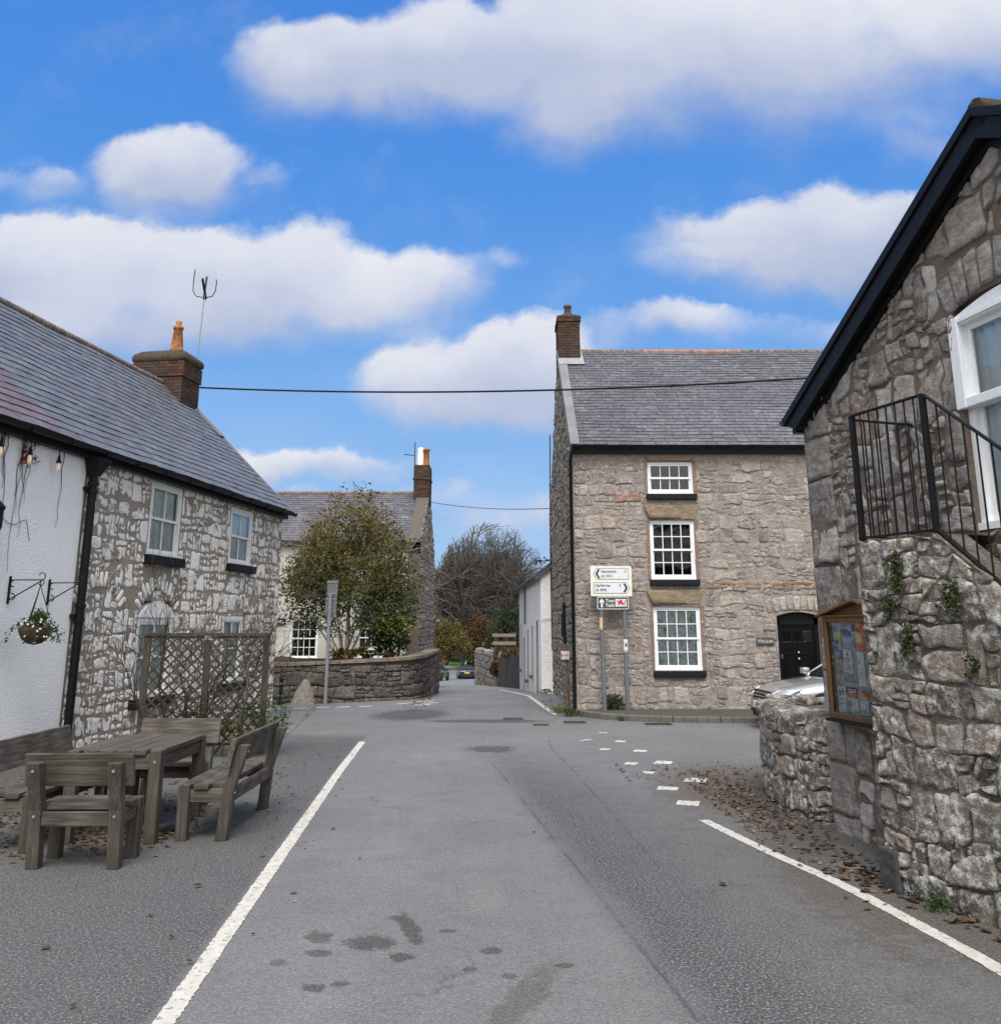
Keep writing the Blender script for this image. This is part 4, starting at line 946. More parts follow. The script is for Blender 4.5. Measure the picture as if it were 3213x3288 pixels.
for i in range(3): x = d0 + .15 + i * .215; mb.poly([FS(x, 1.34, -.145), FS(x + .17, 1.34, -.145), FS(x + .17, 1.58, -.145), FS(x, 1.58, -.145)])
mb.build('door_pane', M['glass'], dr)
M['steel'] = simple('polished_steel', (.5, .5, .5), .25, .9, bs=0); p = FS(d0 + .45, 0, -.12)
mb = MB(); mb.fbox(FS, d0 + .33, d0 + .57, .3, .38, -.15, -.138); mb.build('letter_plate', M['steel'], dr)
for z in (1.14, 1.01): mb = MB(); mb.lathe((p.x, p.y - .01, z), [(.0, -.03), (.022, -.02), (.028, 0), (.022, .02), (0, .03)], 10); mb.build('door_knob', M['steel'], dr)
mb = MB(); mb.fbox(FS, d0 + .08, d0 + .11, 1.02, 1.1, -.11, -.1); mb.build('bell_push', M['steel'], dr)
mb = MB(); mb.fbox(FS, d0 + .02, d1 - .02, -.1, .07, -.3, .12); mb.build('doorstep', M['kerb'], SH)
# roof
e0s = (20.05, ZE + .02); e1s = (24.35, 9.0); sws = hypot(e1s[0] - e0s[0], e1s[1] - e0s[1]); dv = ((e1s[0] - e0s[0]) / sws, (e1s[1] - e0s[1]) / sws)
def Ps(u, v, o): return V3(X0 + .02 + u, e0s[0] + dv[0] * v - dv[1] * o, e0s[1] + dv[1] * v + dv[0] * o)
def Pb(u, v, o): return V3(X0 + .02 + u, 2 * 24.35 - e0s[0] - dv[0] * v + dv[1] * o, e0s[1] + dv[1] * v + dv[0] * o)
mb = MB(); slates(mb, Ps, X1 - X0, sws, rng, .165, .27, sag=.03, tonef=lambda u, v: min(1, max(.02, .4 + .35 * NZ.noise(V3(u * .4, v * .5, 2)) + rng.gauss(0, .15))))
mb.grid([[Pb((X1 - X0) * i / 4, sws * j / 2, 0) for i in range(5)] for j in range(3)], .3)
rf = mb.build('roof', M['slate_old'], SH)
mb = MB(); u = .5
while u < X1 - X0:
    p = Ps(u, sws, -.02 + .02 * NZ.noise(V3(u * .7, 2, 2))); q = Ps(u + .44, sws, -.02 + .02 * NZ.noise(V3(u * .7 + .4, 2, 2)))
    mb.tube([p, q], .09, 8, .95 if 2.2 < u < 5.0 and rng.random() < .85 else rng.uniform(0, .6)); u += .45
mb.build('ridge_tile', M['ridge'], rf)
mb = MB(); mb.hexa([Ps(-.06, -.02, -.14), Ps(.13, -.02, .015), Ps(.13, sws, .015), Ps(-.06, sws, -.14), Ps(-.06, -.02, .05), Ps(.14, -.02, .045), Ps(.17, sws, .045), Ps(-.06, sws, .05)]); mb.build('verge', M['cement'], rf)
mb = MB(); gutter(mb, lambda u, y, z: V3(X0 - .02 + u, 20.02 - .055 + y, ZE - .005 + z), X1 - X0, .06); mb.fbox(FS, 0, X1 - X0, ZE - .16, ZE - .005, .03, .11); mb.build('gutter', M['black'], SH)
mb = MB(); mb.tube([V3(1.6, 19.97, ZE - .06), V3(1.56, 20.0, ZE - .16), V3(1.54, 20.1, ZE - .3), V3(1.54, 20.1, .02)], .04, 10)
for z in (.9, 1.9, 3.4, 5.0): mb.tube([V3(1.54, 20.1, z), V3(1.54, 20.1, z + .06)], .05, 10)
mb.build('downpipe', M['black'], SH)
mb = MB(); bricks(mb, 1.56, 23.85, 2.14, 24.85, 8.2, 9.72, rng); bricks(mb, 1.53, 23.82, 2.17, 24.88, 9.72, 9.88, rng)
ch = mb.build('chimney', [M['brick'], M['soot_mortar']], SH)
mb = MB(); mb.hexa([V3(1.53, 23.82, 9.87), V3(2.17, 23.82, 9.87), V3(2.17, 24.88, 9.87), V3(1.53, 24.88, 9.87), V3(1.72, 24.05, 10.0), V3(1.98, 24.05, 10.0), V3(1.98, 24.6, 10.0), V3(1.72, 24.6, 10.0)]); mb.build('chimney_cap', M['cap_mortar'], ch, bevel=.03)
mb = MB(); mb.lathe((1.85, 24.2, 0), [(.11, 9.97), (.1, 10.05), (.085, 10.2), (.11, 10.22), (.11, 10.28), (.05, 10.29)], 12); mb.build('chimney_pot', M['dark_clay'], ch)
mb = MB(); mb.hexa([Ps(-.05, sws - 1.0, .05), Ps(.62, sws - 1.0, .05), Ps(.62, sws, .05), Ps(-.05, sws, .05), Ps(-.05, sws - 1.0, .065), Ps(.62, sws - 1.0, .065), Ps(.62, sws, .065), Ps(-.05, sws, .065)]); mb.build('flashing', M['lead'], ch)
# slate name plate
np_ = thing('house_sign', 'dark slate name plate lettered TŶN LLAN beside the black front door', 'sign', (5.58, 20.17, 1.38))
mb = MB(); mb.fbox(FS, 5.40 - 1.58, 5.77 - 1.58, 1.31, 1.455, .03, .05); mb.build('plate', simple('dark_slate_plate', (.07, .078, .085), .6), np_, bevel=.004)
mb = MB(); text(mb, 'TŶN LLAN', FS, 5.585 - 1.58, 1.345, .054, .085, 'CENTER', squash=.8); mb.build('lettering', simple('pale_lettering', (.7, .7, .66), .7, bs=0), np_)

# ================================================================== gabled stone house with outside stair (right)
rng = random.Random(37)
FG = Frame((2.86, 8.55), (sin(R(11)), -cos(R(11))))
GH = thing('gabled_house', 'grey limestone house with its black barge-boarded gable to the road, behind the outside stair', 'house', (2.86, 8.55, 0))
OV = .1; AP, ZP, AE, ZEV = 2.8, 5.2, -.1, 3.63       # ridge and far eave of the verge line
sg = (ZP - ZEV) / (AP - AE)
zr = lambda a: ZEV + sg * (a - AE) if a < AP else ZP - sg * (a - AP)
GW = [(2.2, 2.32, 3.3, 3.96)]
out_ = [(0, -.2), (5.6, -.2), (5.6, zr(5.6) - .1), (AP, ZP - .1), (0, zr(0) - .1)]
mb = MB(); sheet(mb, FG, out_, GW, .2)
pol = rubble([(.02, -.2), (.46, -.2), (.46, zr(.46) - .12), (.02, zr(.02) - .12)], [], rng, (.34, .5), (.9, 1), split=.12, joint=.022, warp=.02, jit=.006)
pol += rubble([(.44, -.2), (5.6, -.2), (5.6, zr(5.6) - .12), (AP, ZP - .12), (.44, zr(.44) - .12)], GW + [(2.1, 3.9, 3.4, 4.32)], rng, (.26, .42), (.17, .44), (.095, .065), .095, .028, .66, None, .015, rnd=.13)
lay(mb, FG, pol, rng, (.004, .026), .02, .01, 1, fine=.045)
for i in range(9):   # rough arch of stones over the window
    t0 = -1 + 2 * i / 9; x = 2.75; w = 2 / 9
    lay(mb, FG, [[(x + t0 * .6 + .008, 3.97 - .1 * t0 * t0 + .03), (x + (t0 + w) * .6 - .008, 3.97 - .1 * (t0 + w) ** 2 + .03), (x + (t0 + w) * .68 - .008, 4.27 - .1 * (t0 + w) ** 2 + rng.uniform(-.03, .05)), (x + t0 * .68 + .008, 4.27 - .1 * t0 * t0 + rng.uniform(-.03, .05))]], rng, (.012, .03), .008, .02, 1)
for a in (0, 5.6):
    mb.poly([FG(a, -.3, 0), FG(a, -.3, -7), FG(a, zr(a) - .1, -7), FG(a, zr(a) - .1, 0)])
mb.poly([FG(0, -.3, -7), FG(5.6, -.3, -7), FG(5.6, zr(5.6) - .1, -7), FG(AP, ZP - .1, -7), FG(0, zr(0) - .1, -7)])
mb.build('wall', [M['brown_mortar'], M['gable_rubble']], GH)
sG = hypot(AP - AE, ZP - ZEV); ca, sa = (AP - AE) / sG, (ZP - ZEV) / sG
def Pf(u, v, o): return FG(AE + ca * v - sa * o, ZEV + sa * v + ca * o, OV - u)
def Pn(u, v, o): return FG(2 * AP - AE - ca * v + sa * o, ZEV + sa * v + ca * o, OV - u)
mb = MB(); slates(mb, Pf, 7.4, sG, rng, .2, .28); slates(mb, Pn, 7.4, sG, rng, .2, .28)
for P in (Pf, Pn): mb.hexa([P(.02, 0, -.06), P(7.4, 0, -.06), P(7.4, sG, -.06), P(.02, sG, -.06), P(.02, 0, -.015), P(7.4, 0, -.015), P(7.4, sG, -.015), P(.02, sG, -.015)])
rf = mb.build('roof', M['slate_old'], GH)
mb = MB(); u = 0
while u < 7.3: mb.tube([Pf(u, sG, -.01), Pf(u + .42, sG, -.01)], .085, 8, rng.random()); u += .43
mb.build('ridge_tile', M['cap_mortar'], rf)
mb = MB()   # bargeboards, boarded soffit and a black strip for its shadow
for P in (Pf, Pn):
    mb.hexa([P(-.02, .06, -.2), P(.025, .06, -.2), P(.025, sG + .06, -.2), P(-.02, sG + .06, -.2), P(-.02, -.04, -.055), P(.025, -.04, -.055), P(.025, sG + .06, -.055), P(-.02, sG + .06, -.055)])
    mb.hexa([P(-.04, -.06, -.055), P(.1, -.06, -.055), P(.1, sG, -.055), P(-.04, sG, -.055), P(-.04, -.06, .012), P(.1, -.06, .012), P(.1, sG, .012), P(-.04, sG, .012)])
    mb.hexa([P(.02, .1, -.19), P(.1, .1, -.19), P(.1, sG - .06, -.19), P(.02, sG - .06, -.19), P(.02, 0, -.17), P(.1, 0, -.17), P(.1, sG - .06, -.17), P(.02, sG - .06, -.17)])
    mb.hexa([P(.06, .25, -.25), P(.1, .25, -.25), P(.1, sG - .14, -.25), P(.06, sG - .14, -.25), P(.06, .2, -.19), P(.1, .2, -.19), P(.1, sG - .02, -.19), P(.06, sG - .02, -.19)])  # inner black strip stands in for the shadow under the soffit
mb.build('bargeboard', M['black'], GH, bevel=.004)
mb = MB(); gutter(mb, lambda u, y, z: FG(AE - .06 + y, ZEV - .02 + z, OV + .03 - u), 7.3, .055); mb.fbox(FG, AE + .02, -.002, ZEV - .16, ZEV - .02, -7, OV - .03); mb.build('gutter', M['black'], GH)
# arched window on the stair landing
wn = sash(GH, FG, 2.2, 3.3, 2.34, 3.86, 2, 1, .04, 3.23, .07, .03, 'net', 'white', None, .06)
mb = MB()
ar = [(2.19 + 1.12 * i / 12, 3.86 + .085 * sin(pi * i / 12)) for i in range(13)]
for (a, z), (b, y) in zip(ar, ar[1:]): mb.hexa([FG(a, 3.8, .0), FG(b, 3.8, .0), FG(b, 3.8, -.12), FG(a, 3.8, -.12), FG(a, z, .0), FG(b, y, .0), FG(b, y, -.12), FG(a, z, -.12)])
mb.fbox(FG, 2.18, 3.32, 3.815, 3.845, -.12, .015); mb.build('arched_head', M['white'], wn)
mb = MB(); mb.fbox(FG, 2.16, 2.26, 3.19, 3.86, -.1, .02); mb.fbox(FG, 3.24, 3.34, 3.19, 3.86, -.1, .02); mb.fbox(FG, 2.26, 3.24, 3.19, 3.26, -.1, .015); mb.build('upper_casing', M['white'], wn, bevel=.006)

# outside stair
FT = Frame((2.58, 6.74), (sin(R(19.5)), -cos(R(19.5))))
ST = thing('stone_staircase', 'rough lichened stone outside stair with moss tufts, built against the gabled house', 'staircase', (2.58, 6.74, 0))
st_out = [(0, -.15), (3.6, -.15), (3.55, .02), (.72, 2.29), (0, 2.29)]
mb = MB(); sheet(mb, FT, st_out, [], 0, o=-.008)
pol = rubble([(p[0] + (.005 if p[0] < .1 else 0), p[1]) for p in st_out], [], rng, (.2, .34), (.15, .4), (.085, .06), .09, .018, .6, None, .013, rnd=.12)
lay(mb, FT, pol, rng, (.004, .026), .022, .008, 1, fine=.032)
end = Frame(FT(0, 0, -1.1), tuple((FT.n).xy))
lay(mb, end, rubble([(0, -.15), (1.09, -.15), (1.09, 2.28), (0, 2.28)], [], rng, (.26, .42), (.25, .5), (.12, .09), .06, .025, .5, None, .012), rng, (.01, .04), .02, .03, 1)
mb.poly([end(0, -.15), end(1.1, -.15), end(1.1, 2.28), end(0, 2.28)])
mb.poly([FT(0, 2.285, 0), FT(.72, 2.285, 0), FT(.72, 2.285, -1.1), FT(0, 2.285, -1.1)][::-1])
mb.poly([FT(.72, 2.285, 0), FT(3.55, .02, 0), FT(3.55, .02, -.28), FT(.72, 2.285, -.28)][::-1]); mb.poly([FT(.72, 2.285, -.28), FT(3.55, .02, -.28), FT(3.55, -.2, -.28), FT(.72, -.2, -.28)][::-1])
mb.build('side_wall', [M['lichen_mortar'], M['lichen_stone']], ST)
mb = MB()
for i in range(11):
    z = 2.285 - .2 * (i + 1); mb.fbox(FT, .72 + .26 * i, .72 + .26 * (i + 1), -.1, z, -1.15, -.285, rng.random())
mb.build('step', M['coping'], ST, bevel=.01)
mb = MB(); mb.fbox(FT, -.02, .15, -.05, .26, -.25, .045); mb.build('corner_stone', simple('black_slate_stone', (.045, .047, .05), .7, var=.5, bs=.6), ST, bevel=.015)
# its railing
RL = thing('stair_railing', 'black iron railing of thin upright bars round the landing and down the stone stair', 'railing', tuple(FT(0, 2.29)))
slp = .84; zt_, zb_ = 3.225, 2.315
rt = lambda a: zt_ if a < .71 else zt_ - slp * (a - .71)
rb = lambda a: zb_ if a < .71 else zb_ - slp * (a - .71)
O_ = -.05
for a, o in ((0, O_), (.7, O_), (3.0, O_)):
    mb = MB(); mb.fbox(FT, a - .018, a + .018, rb(a) - .03, rt(a), o - .018, o + .018); mb.build('post', M['iron'], RL, bevel=.003)
mb = MB(); mb.bar(FT(0, zt_, O_), FT(.71, zt_, O_), .035, .012); mb.bar(FT(.71, zt_, O_), FT(3.0, rt(3.0), O_), .035, .012); mb.build('top_rail', M['iron'], RL)
mb = MB(); mb.bar(FT(-.02, zb_, O_), FT(.71, zb_, O_), .04, .012); mb.bar(FT(.71, zb_, O_), FT(3.0, rb(3.0), O_), .04, .014); mb.build('bottom_rail', M['iron'], RL)
mb = MB(); mb.bar(FT(0, zt_ - .03, O_), FT(0, zt_ - .03, -.72), .03, .012); mb.build('end_rail', M['iron'], RL); mb = MB(); mb.bar(FT(0, zb_ + .01, O_), FT(0, zb_ + .01, -.72), .03, .012); mb.build('end_rail', M['iron'], RL)
for a in [.088 * i for i in range(1, 8)] + [.71 + .1 * i for i in range(1, 23)]:
    mb = MB(); mb.tube([FT(a, rb(a), O_), FT(a, rt(a), O_)], .006, 6); mb.build('baluster', M['iron'], RL)
for i in range(1, 7):
    mb = MB(); mb.tube([FT(0, zb_, O_ - .105 * i), FT(0, zt_ - .03, O_ - .105 * i)], .006, 6); mb.build('baluster', M['iron'], RL)
# plants rooted in the stair wall
def tuft(name, label, F, a, z, r, n, mat, drop=.0, size=.03, group=None):
    t = thing(name, label, 'plant', tuple(F(a, z, .03)), group); mb = MB()
    pts = [F(a + rng.gauss(0, r * .45), z + rng.gauss(0, r * .5) - drop * rng.random(), .05 + abs(rng.gauss(0, .022))) for _ in range(n)]
    leaves(mb, pts, rng, size); mb.build('foliage', M[mat], t)
    mb = MB()
    for _ in range(6): mb.tube([F(a, z, .02), F(a + rng.gauss(0, r * .4), z - rng.uniform(0, max(drop, r)), .06)], .003, 4)
    mb.build('stem', M['twig'], t)
tuft('wall_fern', 'hanging green moss tuft high on the stair wall under the railing', FT, .42, 2.16, .06, 240, 'moss', .25)
tuft('wall_fern', 'small green tuft on the stair wall below the sloping rail', FT, .86, 1.94, .1, 190, 'moss', .12)
tuft('wall_fern', 'long hanging moss clump midway up the stair wall', FT, .47, 1.7, .06, 190, 'moss', .2)
tuft('wall_fern', 'little moss tuft beside the notice board on the stair wall', FT, .33, 1.86, .05, 80, 'moss', .06)
tuft('wall_fern', 'dark moss patch on the stair wall to the right of the big round stone', FT, .98, 1.5, .06, 70, 'moss', .08)
def weed(label, x, y, r, h, n, mat='green_leaf', size=.05):
    t = thing('weed', label, 'plant', (x, y, gz(x, y))); mb = MB(); z = gz(x, y)
    if x > 1.5 and y > 19.4: z = 0
    for _ in range(max(8, n // 8)):
        a = rng.uniform(0, 2 * pi); d = V3(cos(a), sin(a), rng.uniform(1, 2.5)).normalized(); p = V3(x + rng.gauss(0, r * .4), y + rng.gauss(0, r * .4), z)
        mb.tube([p, p + d * h * .5, p + d * h * rng.uniform(.8, 1.1) + V3(cos(a), sin(a), -.3) * h * .25], [.005, .004, .001], 3)
    mb.build('stem', M['green_leaf'], t); mb = MB()
    leaves(mb, [V3(x + rng.gauss(0, r * .6), y + rng.gauss(0, r * .6), z + h * rng.random() ** .8 * .9) for _ in range(n)], rng, size); mb.build('foliage', M[mat], t)
weed('low green weed at the foot of the lichened stair wall', *FT(.52, 0, .1).xy, .07, .12, 50, size=.035)

# notice board and what is pinned in it
FB = FG.shift(.27, .05); BW, B0, B1 = 1.05, .94, 1.77
NB = thing('notice_board', 'varnished oak village notice board with a small pediment on the gable wall', 'notice board', tuple(FB(0, B0)))
mb = MB()
for a, b, z, y in ((0, .05, B0, B1), (BW - .05, BW, B0, B1), (.05, BW - .05, B0, B0 + .05), (.05, BW - .05, B1 - .045, B1)): mb.fbox(FB, a, b, z, y, .0, .07)
mb.build('frame', M['oak'], NB, bevel=.005)
mb = MB(); mb.poly([FB(-.03, B1 + .012, .03), FB(BW + .03, B1 + .012, .03), FB(BW / 2, B1 + .11, .03)]); mb.poly([FB(-.03, B1 + .012, 0), FB(BW + .03, B1 + .012, 0), FB(BW / 2, B1 + .11, 0)][::-1])
mb.fbox(FB, -.04, BW + .04, B1, B1 + .014, .0, .085); mb.bar(FB(-.06, B1 + .01, .05), FB(BW / 2, B1 + .13, .05), .11, .02, tone=.2); mb.bar(FB(BW / 2, B1 + .13, .05), FB(BW + .06, B1 + .01, .05), .11, .02)
mb.build('pediment', M['oak'], NB, bevel=.003)
mb = MB(); mb.fbox(FB, .05, BW - .05, B0 + .05, B1 - .045, .002, .008); mb.build('backboard', simple('grey_felt', (.32, .34, .36), .9, bs=.1), NB)
mb = MB(); mb.poly([FB(.05, B0 + .05, .05), FB(BW - .05, B0 + .05, .05), FB(BW - .05, B1 - .045, .05), FB(.05, B1 - .045, .05)]); mb.build('glass', M['glass'], NB)
mb = MB(); mb.fbox(FB, -.03, BW + .03, B0 - .025, B0 - .002, 0, .09); mb.build('ledge', M['black_dull'], NB)
def paint(c): 
    k = 'ink%d' % hash(tuple(round(x * 99) for x in c))
    if k not in M: M[k] = simple('printed_paper', c, .8, var=.05, bs=0)
    return M[k]
def poster(label, a0, a1, z0, z1, base, marks=(), lines=None, tilt=0, o=.012):
    F = FG.shift(0, .05); mb = MB(); mats = [paint(base)]
    def bx(x0, x1, y0, y1, oo, m): mb.hexa([F(x, y + tilt * (x - a0), q) for y in (y0, y1) for x, q in ((x0, oo), (x1, oo), (x1, o - .001), (x0, o - .001))], .5, m)
    bx(a0, a1, z0, z1, o + .002, 0)
    for x0, x1, y0, y1, c in marks:
        mats.append(paint(c)); W_, H_ = a1 - a0, z1 - z0; bx(a0 + x0 * W_, a0 + x1 * W_, z0 + y0 * H_, z0 + y1 * H_, o + .003 + .0003 * len(mats), len(mats) - 1)
    if lines:
        c, n, y0, y1 = lines; mats.append(paint(c))
        for i in range(n):
            y = y0 + (y1 - y0) * i / n; bx(a0 + .1 * (a1 - a0), a0 + rng.uniform(.6, .92) * (a1 - a0), z0 + y * (z1 - z0), z0 + (y + (y1 - y0) / n * .42) * (z1 - z0), o + .0045, len(mats) - 1)
    ob = mb.build('poster', mats, None, loc=F((a0 + a1) / 2, (z0 + z1) / 2, o)); tag(ob, label, 'poster', 'papers pinned in the notice board')
W1, NAVY, YEL = (.72, .73, .75), (.05, .1, .32), (.75, .6, .12)
poster('dark blue poster with a yellow foot in the notice board', .335, .45, 1.40, 1.575, NAVY, [(0, 1, 0, .12, YEL), (.7, 1, .55, 1, YEL)], ((.3, .4, .7), 7, .2, .9))
poster('pale green and yellow poster at the top left of the notice board', .335, .45, 1.585, 1.715, (.55, .62, .55), [(.55, 1, 0, .5, YEL), (.1, .5, .5, .9, (.2, .3, .5))])
poster('blue poster crossed by a yellow swoosh at the top of the notice board', .475, .66, 1.615, 1.715, (.08, .17, .45), [(.3, .6, .55, .68, YEL), (.55, .85, .4, .53, YEL), (.8, 1, .2, .35, YEL)])
poster('pale blue poster of small print above the white notice', .475, .655, 1.515, 1.61, (.25, .36, .58), [], ((.7, .75, .8), 5, .1, .9))
poster('white notice with a red seal pinned slightly askew', .475, .605, 1.32, 1.51, W1, [(.4, .56, .72, .84, (.5, .05, .06))], ((.25, .25, .28), 9, .1, .68), -.06, .016)
poster('tall white sheet in two columns beside the white notice', .675, .78, 1.22, 1.49, W1, [(.2, .4, .6, .75, (.3, .32, .36))], ((.45, .45, .48), 12, .06, .55), 0, .015)
poster('orange and red poster at the top right of the notice board', .675, .86, 1.5, 1.715, (.62, .2, .08), [(.0, .5, .3, .6, (.75, .55, .15)), (.1, .4, .7, .85, (.5, .06, .05))])
poster('green and grey leaflet under the white notice', .475, .6, 1.21, 1.31, (.18, .33, .29), [(0, 1, 0, .3, (.5, .52, .5))])
poster('white flyer with small black running figures', .34, .465, 1.105, 1.2, W1, [(.2, .3, .25, .8, (.03, .03, .03)), (.15, .45, .5, .58, (.03, .03, .03)), (.55, .65, .3, .85, (.03, .03, .03)), (.5, .8, .55, .62, (.03, .03, .03)), (.1, .3, .2, .28, (.03, .03, .03)), (.6, .8, .28, .34, (.03, .03, .03))])
poster('black flyer with a red and white headline', .475, .63, 1.125, 1.2, (.03, .03, .035), [(.15, .9, .45, .85, (.7, .7, .7)), (.2, .85, .55, .75, (.55, .06, .06)), (.3, .9, .1, .35, (.55, .08, .08))])
poster('bright red flyer with pale script in the notice board', .66, .8, 1.115, 1.175, (.6, .1, .03), [(.15, .5, .55, .7, (.75, .55, .4)), (.2, .85, .25, .4, (.75, .55, .4))])
poster('white sheet with a green picture at the foot of the notice board', .545, .64, .995, 1.115, W1, [(.3, .9, .05, .4, (.25, .4, .25))], ((.4, .42, .45), 4, .5, .9), -.08, .015)
poster('plain grey typed sheet at the bottom left of the notice board', .335, .455, .995, 1.095, (.56, .58, .6), [], ((.4, .4, .42), 6, .1, .9))
poster('light blue flyer at the foot of the notice board', .66, .785, .995, 1.105, (.42, .55, .68), [(.1, .6, .55, .8, W1)], ((.2, .3, .45), 3, .1, .45))
poster('black leaflet of white lines at the bottom right of the notice board', .8, .95, .995, 1.105, (.04, .04, .045), [], ((.7, .7, .7), 7, .1, .9))

# low garden wall round the corner bed
LWC = Curve([(5.2, 11.3), (3.5, 11.25), (2.95, 10.95), (2.74, 10.3), (2.68, 9.6), (2.76, 8.98), (2.96, 8.45)])
LWL = thing('low_stone_wall', 'low curved wall of dark rough stones with upright cope stones in front of the silver car', 'wall', (2.6, 9.6, 0))
TL = LWC.len; tz = lambda a: .93 if a > TL * .6 else .9
mb = MB()
mb.grid([[LWC(TL * i / 40, z, -.015) for i in range(41)] for z in (-.2, .3, .6, .83)][::-1], .5)
pol = rubble([(0, -.2), (TL, -.2), (TL, .83), (0, .83)], [], rng, (.2, .32), (.16, .4), (.09, .06), .06, .018, .6, None, .012, rnd=.12)
lay(mb, LWC, pol, rng, (.006, .027), .02, .01, 1, fine=.035)
mb.build('wall_face', [M['lichen_mortar'], M['lichen_stone']], LWL)
def rock(mb, c, s, rng, mi=0, n=5, tone=None, rot=0, rough=.18):
    vs, fs = [], []; off = rng.uniform(0, 99); t = rng.random() if tone is None else tone; cr_, sr_ = cos(rot), sin(rot)
    for ax in range(3):
        for sg_ in (-1, 1):
            b = len(vs)
            for i in range(n + 1):
                for j in range(n + 1):
                    p = [0, 0, 0]; p[ax] = sg_; p[(ax + 1) % 3] = -1 + 2 * i / n; p[(ax + 2) % 3] = (-1 + 2 * j / n)
                    q = V(p); q = q.lerp(q.normalized() * 1.15, .45); q *= 1 + rough * NZ.noise(q * 1.3 + V3(off, 0, 0)) + rough * .5 * NZ.noise(q * 3.5 + V3(off, 4, 0))
                    x, y = q.x * s[0], q.y * s[1]; vs.append((c[0] + x * cr_ - y * sr_, c[1] + x * sr_ + y * cr_, c[2] + q.z * s[2]))
            for i in range(n):
                for j in range(n):
                    a = b + i * (n + 1) + j; f = (a, a + n + 1, a + n + 2, a + 1); fs.append(f if sg_ > 0 else f[::-1])
    mb.add(vs, fs, t, mi, True)
mb = MB(); a = .05
while a < TL - .1:
    w = rng.uniform(.1, .26); p = LWC(a + w / 2, 0, -.14); d = LWC(min(TL, a + w), 0) - LWC(a, 0); h = rng.uniform(.05, .085)
    rock(mb, (p.x, p.y, .81 + h * .55), (w * .52, rng.uniform(.12, .17), h), rng, rot=math.atan2(d.y, d.x) + rng.gauss(0, .15), rough=.3); a += w
mb.build('cope_stone', M['lichen_stone'], LWL)
mb = MB(); rows = []
for j in range(7):
    rows.append([LWC(TL * i / 30, .8 + .03 * NZ.noise(V3(i * .6, j * .7, 1)) + (.03 if 0 < j < 6 else 0), -.12 - 1.2 * j / 6 * (1 if i > 3 else .5)) for i in range(31)])
mb.grid(rows, .5); mb.build('bed_fill', mortar_mat('stony_soil', (.2, .155, .12), 1., 16, .4), LWL)

# ================================================================== timber benches and table
rng = random.Random(53)
def bench(label, W, x, y, rz):
    """local: sits facing +y, rear posts on y=0, width W along x"""
    t = thing('timber_bench', label, 'bench', (0, 0, 0), 'chunky timber benches round the table'); D, H, P = .37, .43, .09; h = W / 2
    def part(name, m, f, bev=.006):
        mb = MB(); f(mb); return mb.build(name, m, t, bevel=bev)
    def rp(mb, s):
        x0 = s * (h - P / 2); k = .2
        lv = [(0, -.045), (H - .03, -.085), (.735, -.19)]; vs = [p for z, y in lv for p in ((x0 - P / 2, y, z), (x0 + P / 2, y, z), (x0 + P / 2, y + P, z), (x0 - P / 2, y + P, z))]
        mb.add(vs, [(3, 2, 1, 0), (8, 9, 10, 11)] + [(4 * i + j, 4 * i + (j + 1) % 4, 4 * i + 4 + (j + 1) % 4, 4 * i + 4 + j) for i in (0, 1) for j in range(4)], rng.random())
    for s in (-1, 1):
        part('rear_leg', WZ, lambda mb: rp(mb, s))
        part('front_leg', WZ, lambda mb: mb.box((s * (h - P / 2) - P / 2, D - P, 0), (s * (h - P / 2) + P / 2, D, H - .002), rng.random()))
        part('side_rail', WY, lambda mb: mb.box((s * (h - P / 2) - .022, .0, H - .14), (s * (h - P / 2) + .022, D - P - .002, H - .042), rng.random()))
    part('front_rail', WX, lambda mb: mb.box((-h + P + .002, D - .075, H - .14), (h - P - .002, D - .03, H - .042), rng.random()))
    part('back_rail', WX, lambda mb: mb.box((-h + P + .002, -.07, H - .14), (h - P - .002, -.025, H - .042), rng.random()))
    def planks(mb):
        for i in range(3):
            y0 = -.0 + (D - .0) * i / 3; mb.box((-h + (P + .003 if i == 2 else P + .003 if i == 0 else .0), y0 + .003, H - .04), (h - (P + .003 if i != 1 else 0), y0 + D / 3 - .003, H + rng.uniform(0, .003)), rng.random())
    part('seat', WX, planks)
    part('backrest', WX, lambda mb: mb.hexa([(-h - .06, -.056, .56), (h + .06, -.056, .56), (h + .06, -.01, .56), (-h - .06, -.01, .56), (-h - .06, -.104, .79), (h + .06, -.104, .79), (h + .06, -.058, .79), (-h - .06, -.058, .79)], rng.random()))
    def bolts(mb):
        for s in (-1, 1):
            for z, y in ((.68, -.178), (.36, -.087)): mb.tube([(s * (h - P / 2), y + .03, z), (s * (h - P / 2), y - .004, z)], .011, 8)
            mb.tube([(s * (h - P / 2), D - .02, .34), (s * (h - P / 2), D + .003, .34)], .011, 8)
    part('bolt', M['galv'], bolts, 0)
    t.location = (x, y, 0); t.rotation_euler = (0, 0, rz); return t
bench('short timber bench seen from behind, in front of the table end', .67, -3.07, 7.26, 0)
bench('long timber bench on the road side of the table', 1.42, -2.27, 8.82, pi / 2)
bench('short timber bench before the trellis, facing the table end', .67, -3.2, 9.72, pi)
bench('long timber bench with its back to the white rendered wall', 1.42, -3.98, 8.4, -pi / 2)
T = thing('timber_table', 'heavy weathered timber table between the four benches', 'table', (-3.14, 8.6, 0))
x0, x1, y0, y1, H = -3.53, -2.76, 7.99, 9.19, .71
for (a, b, m) in ((x0, y0, .3), (x1 - .095, y0, .7), (x0, y1 - .095, .2), (x1 - .095, y1 - .095, .5)):
    mb = MB(); mb.box((a, b, 0), (a + .095, b + .095, H - .004), m); mb.build('leg', WZ, T, bevel=.006)
mb = MB(); n = 6
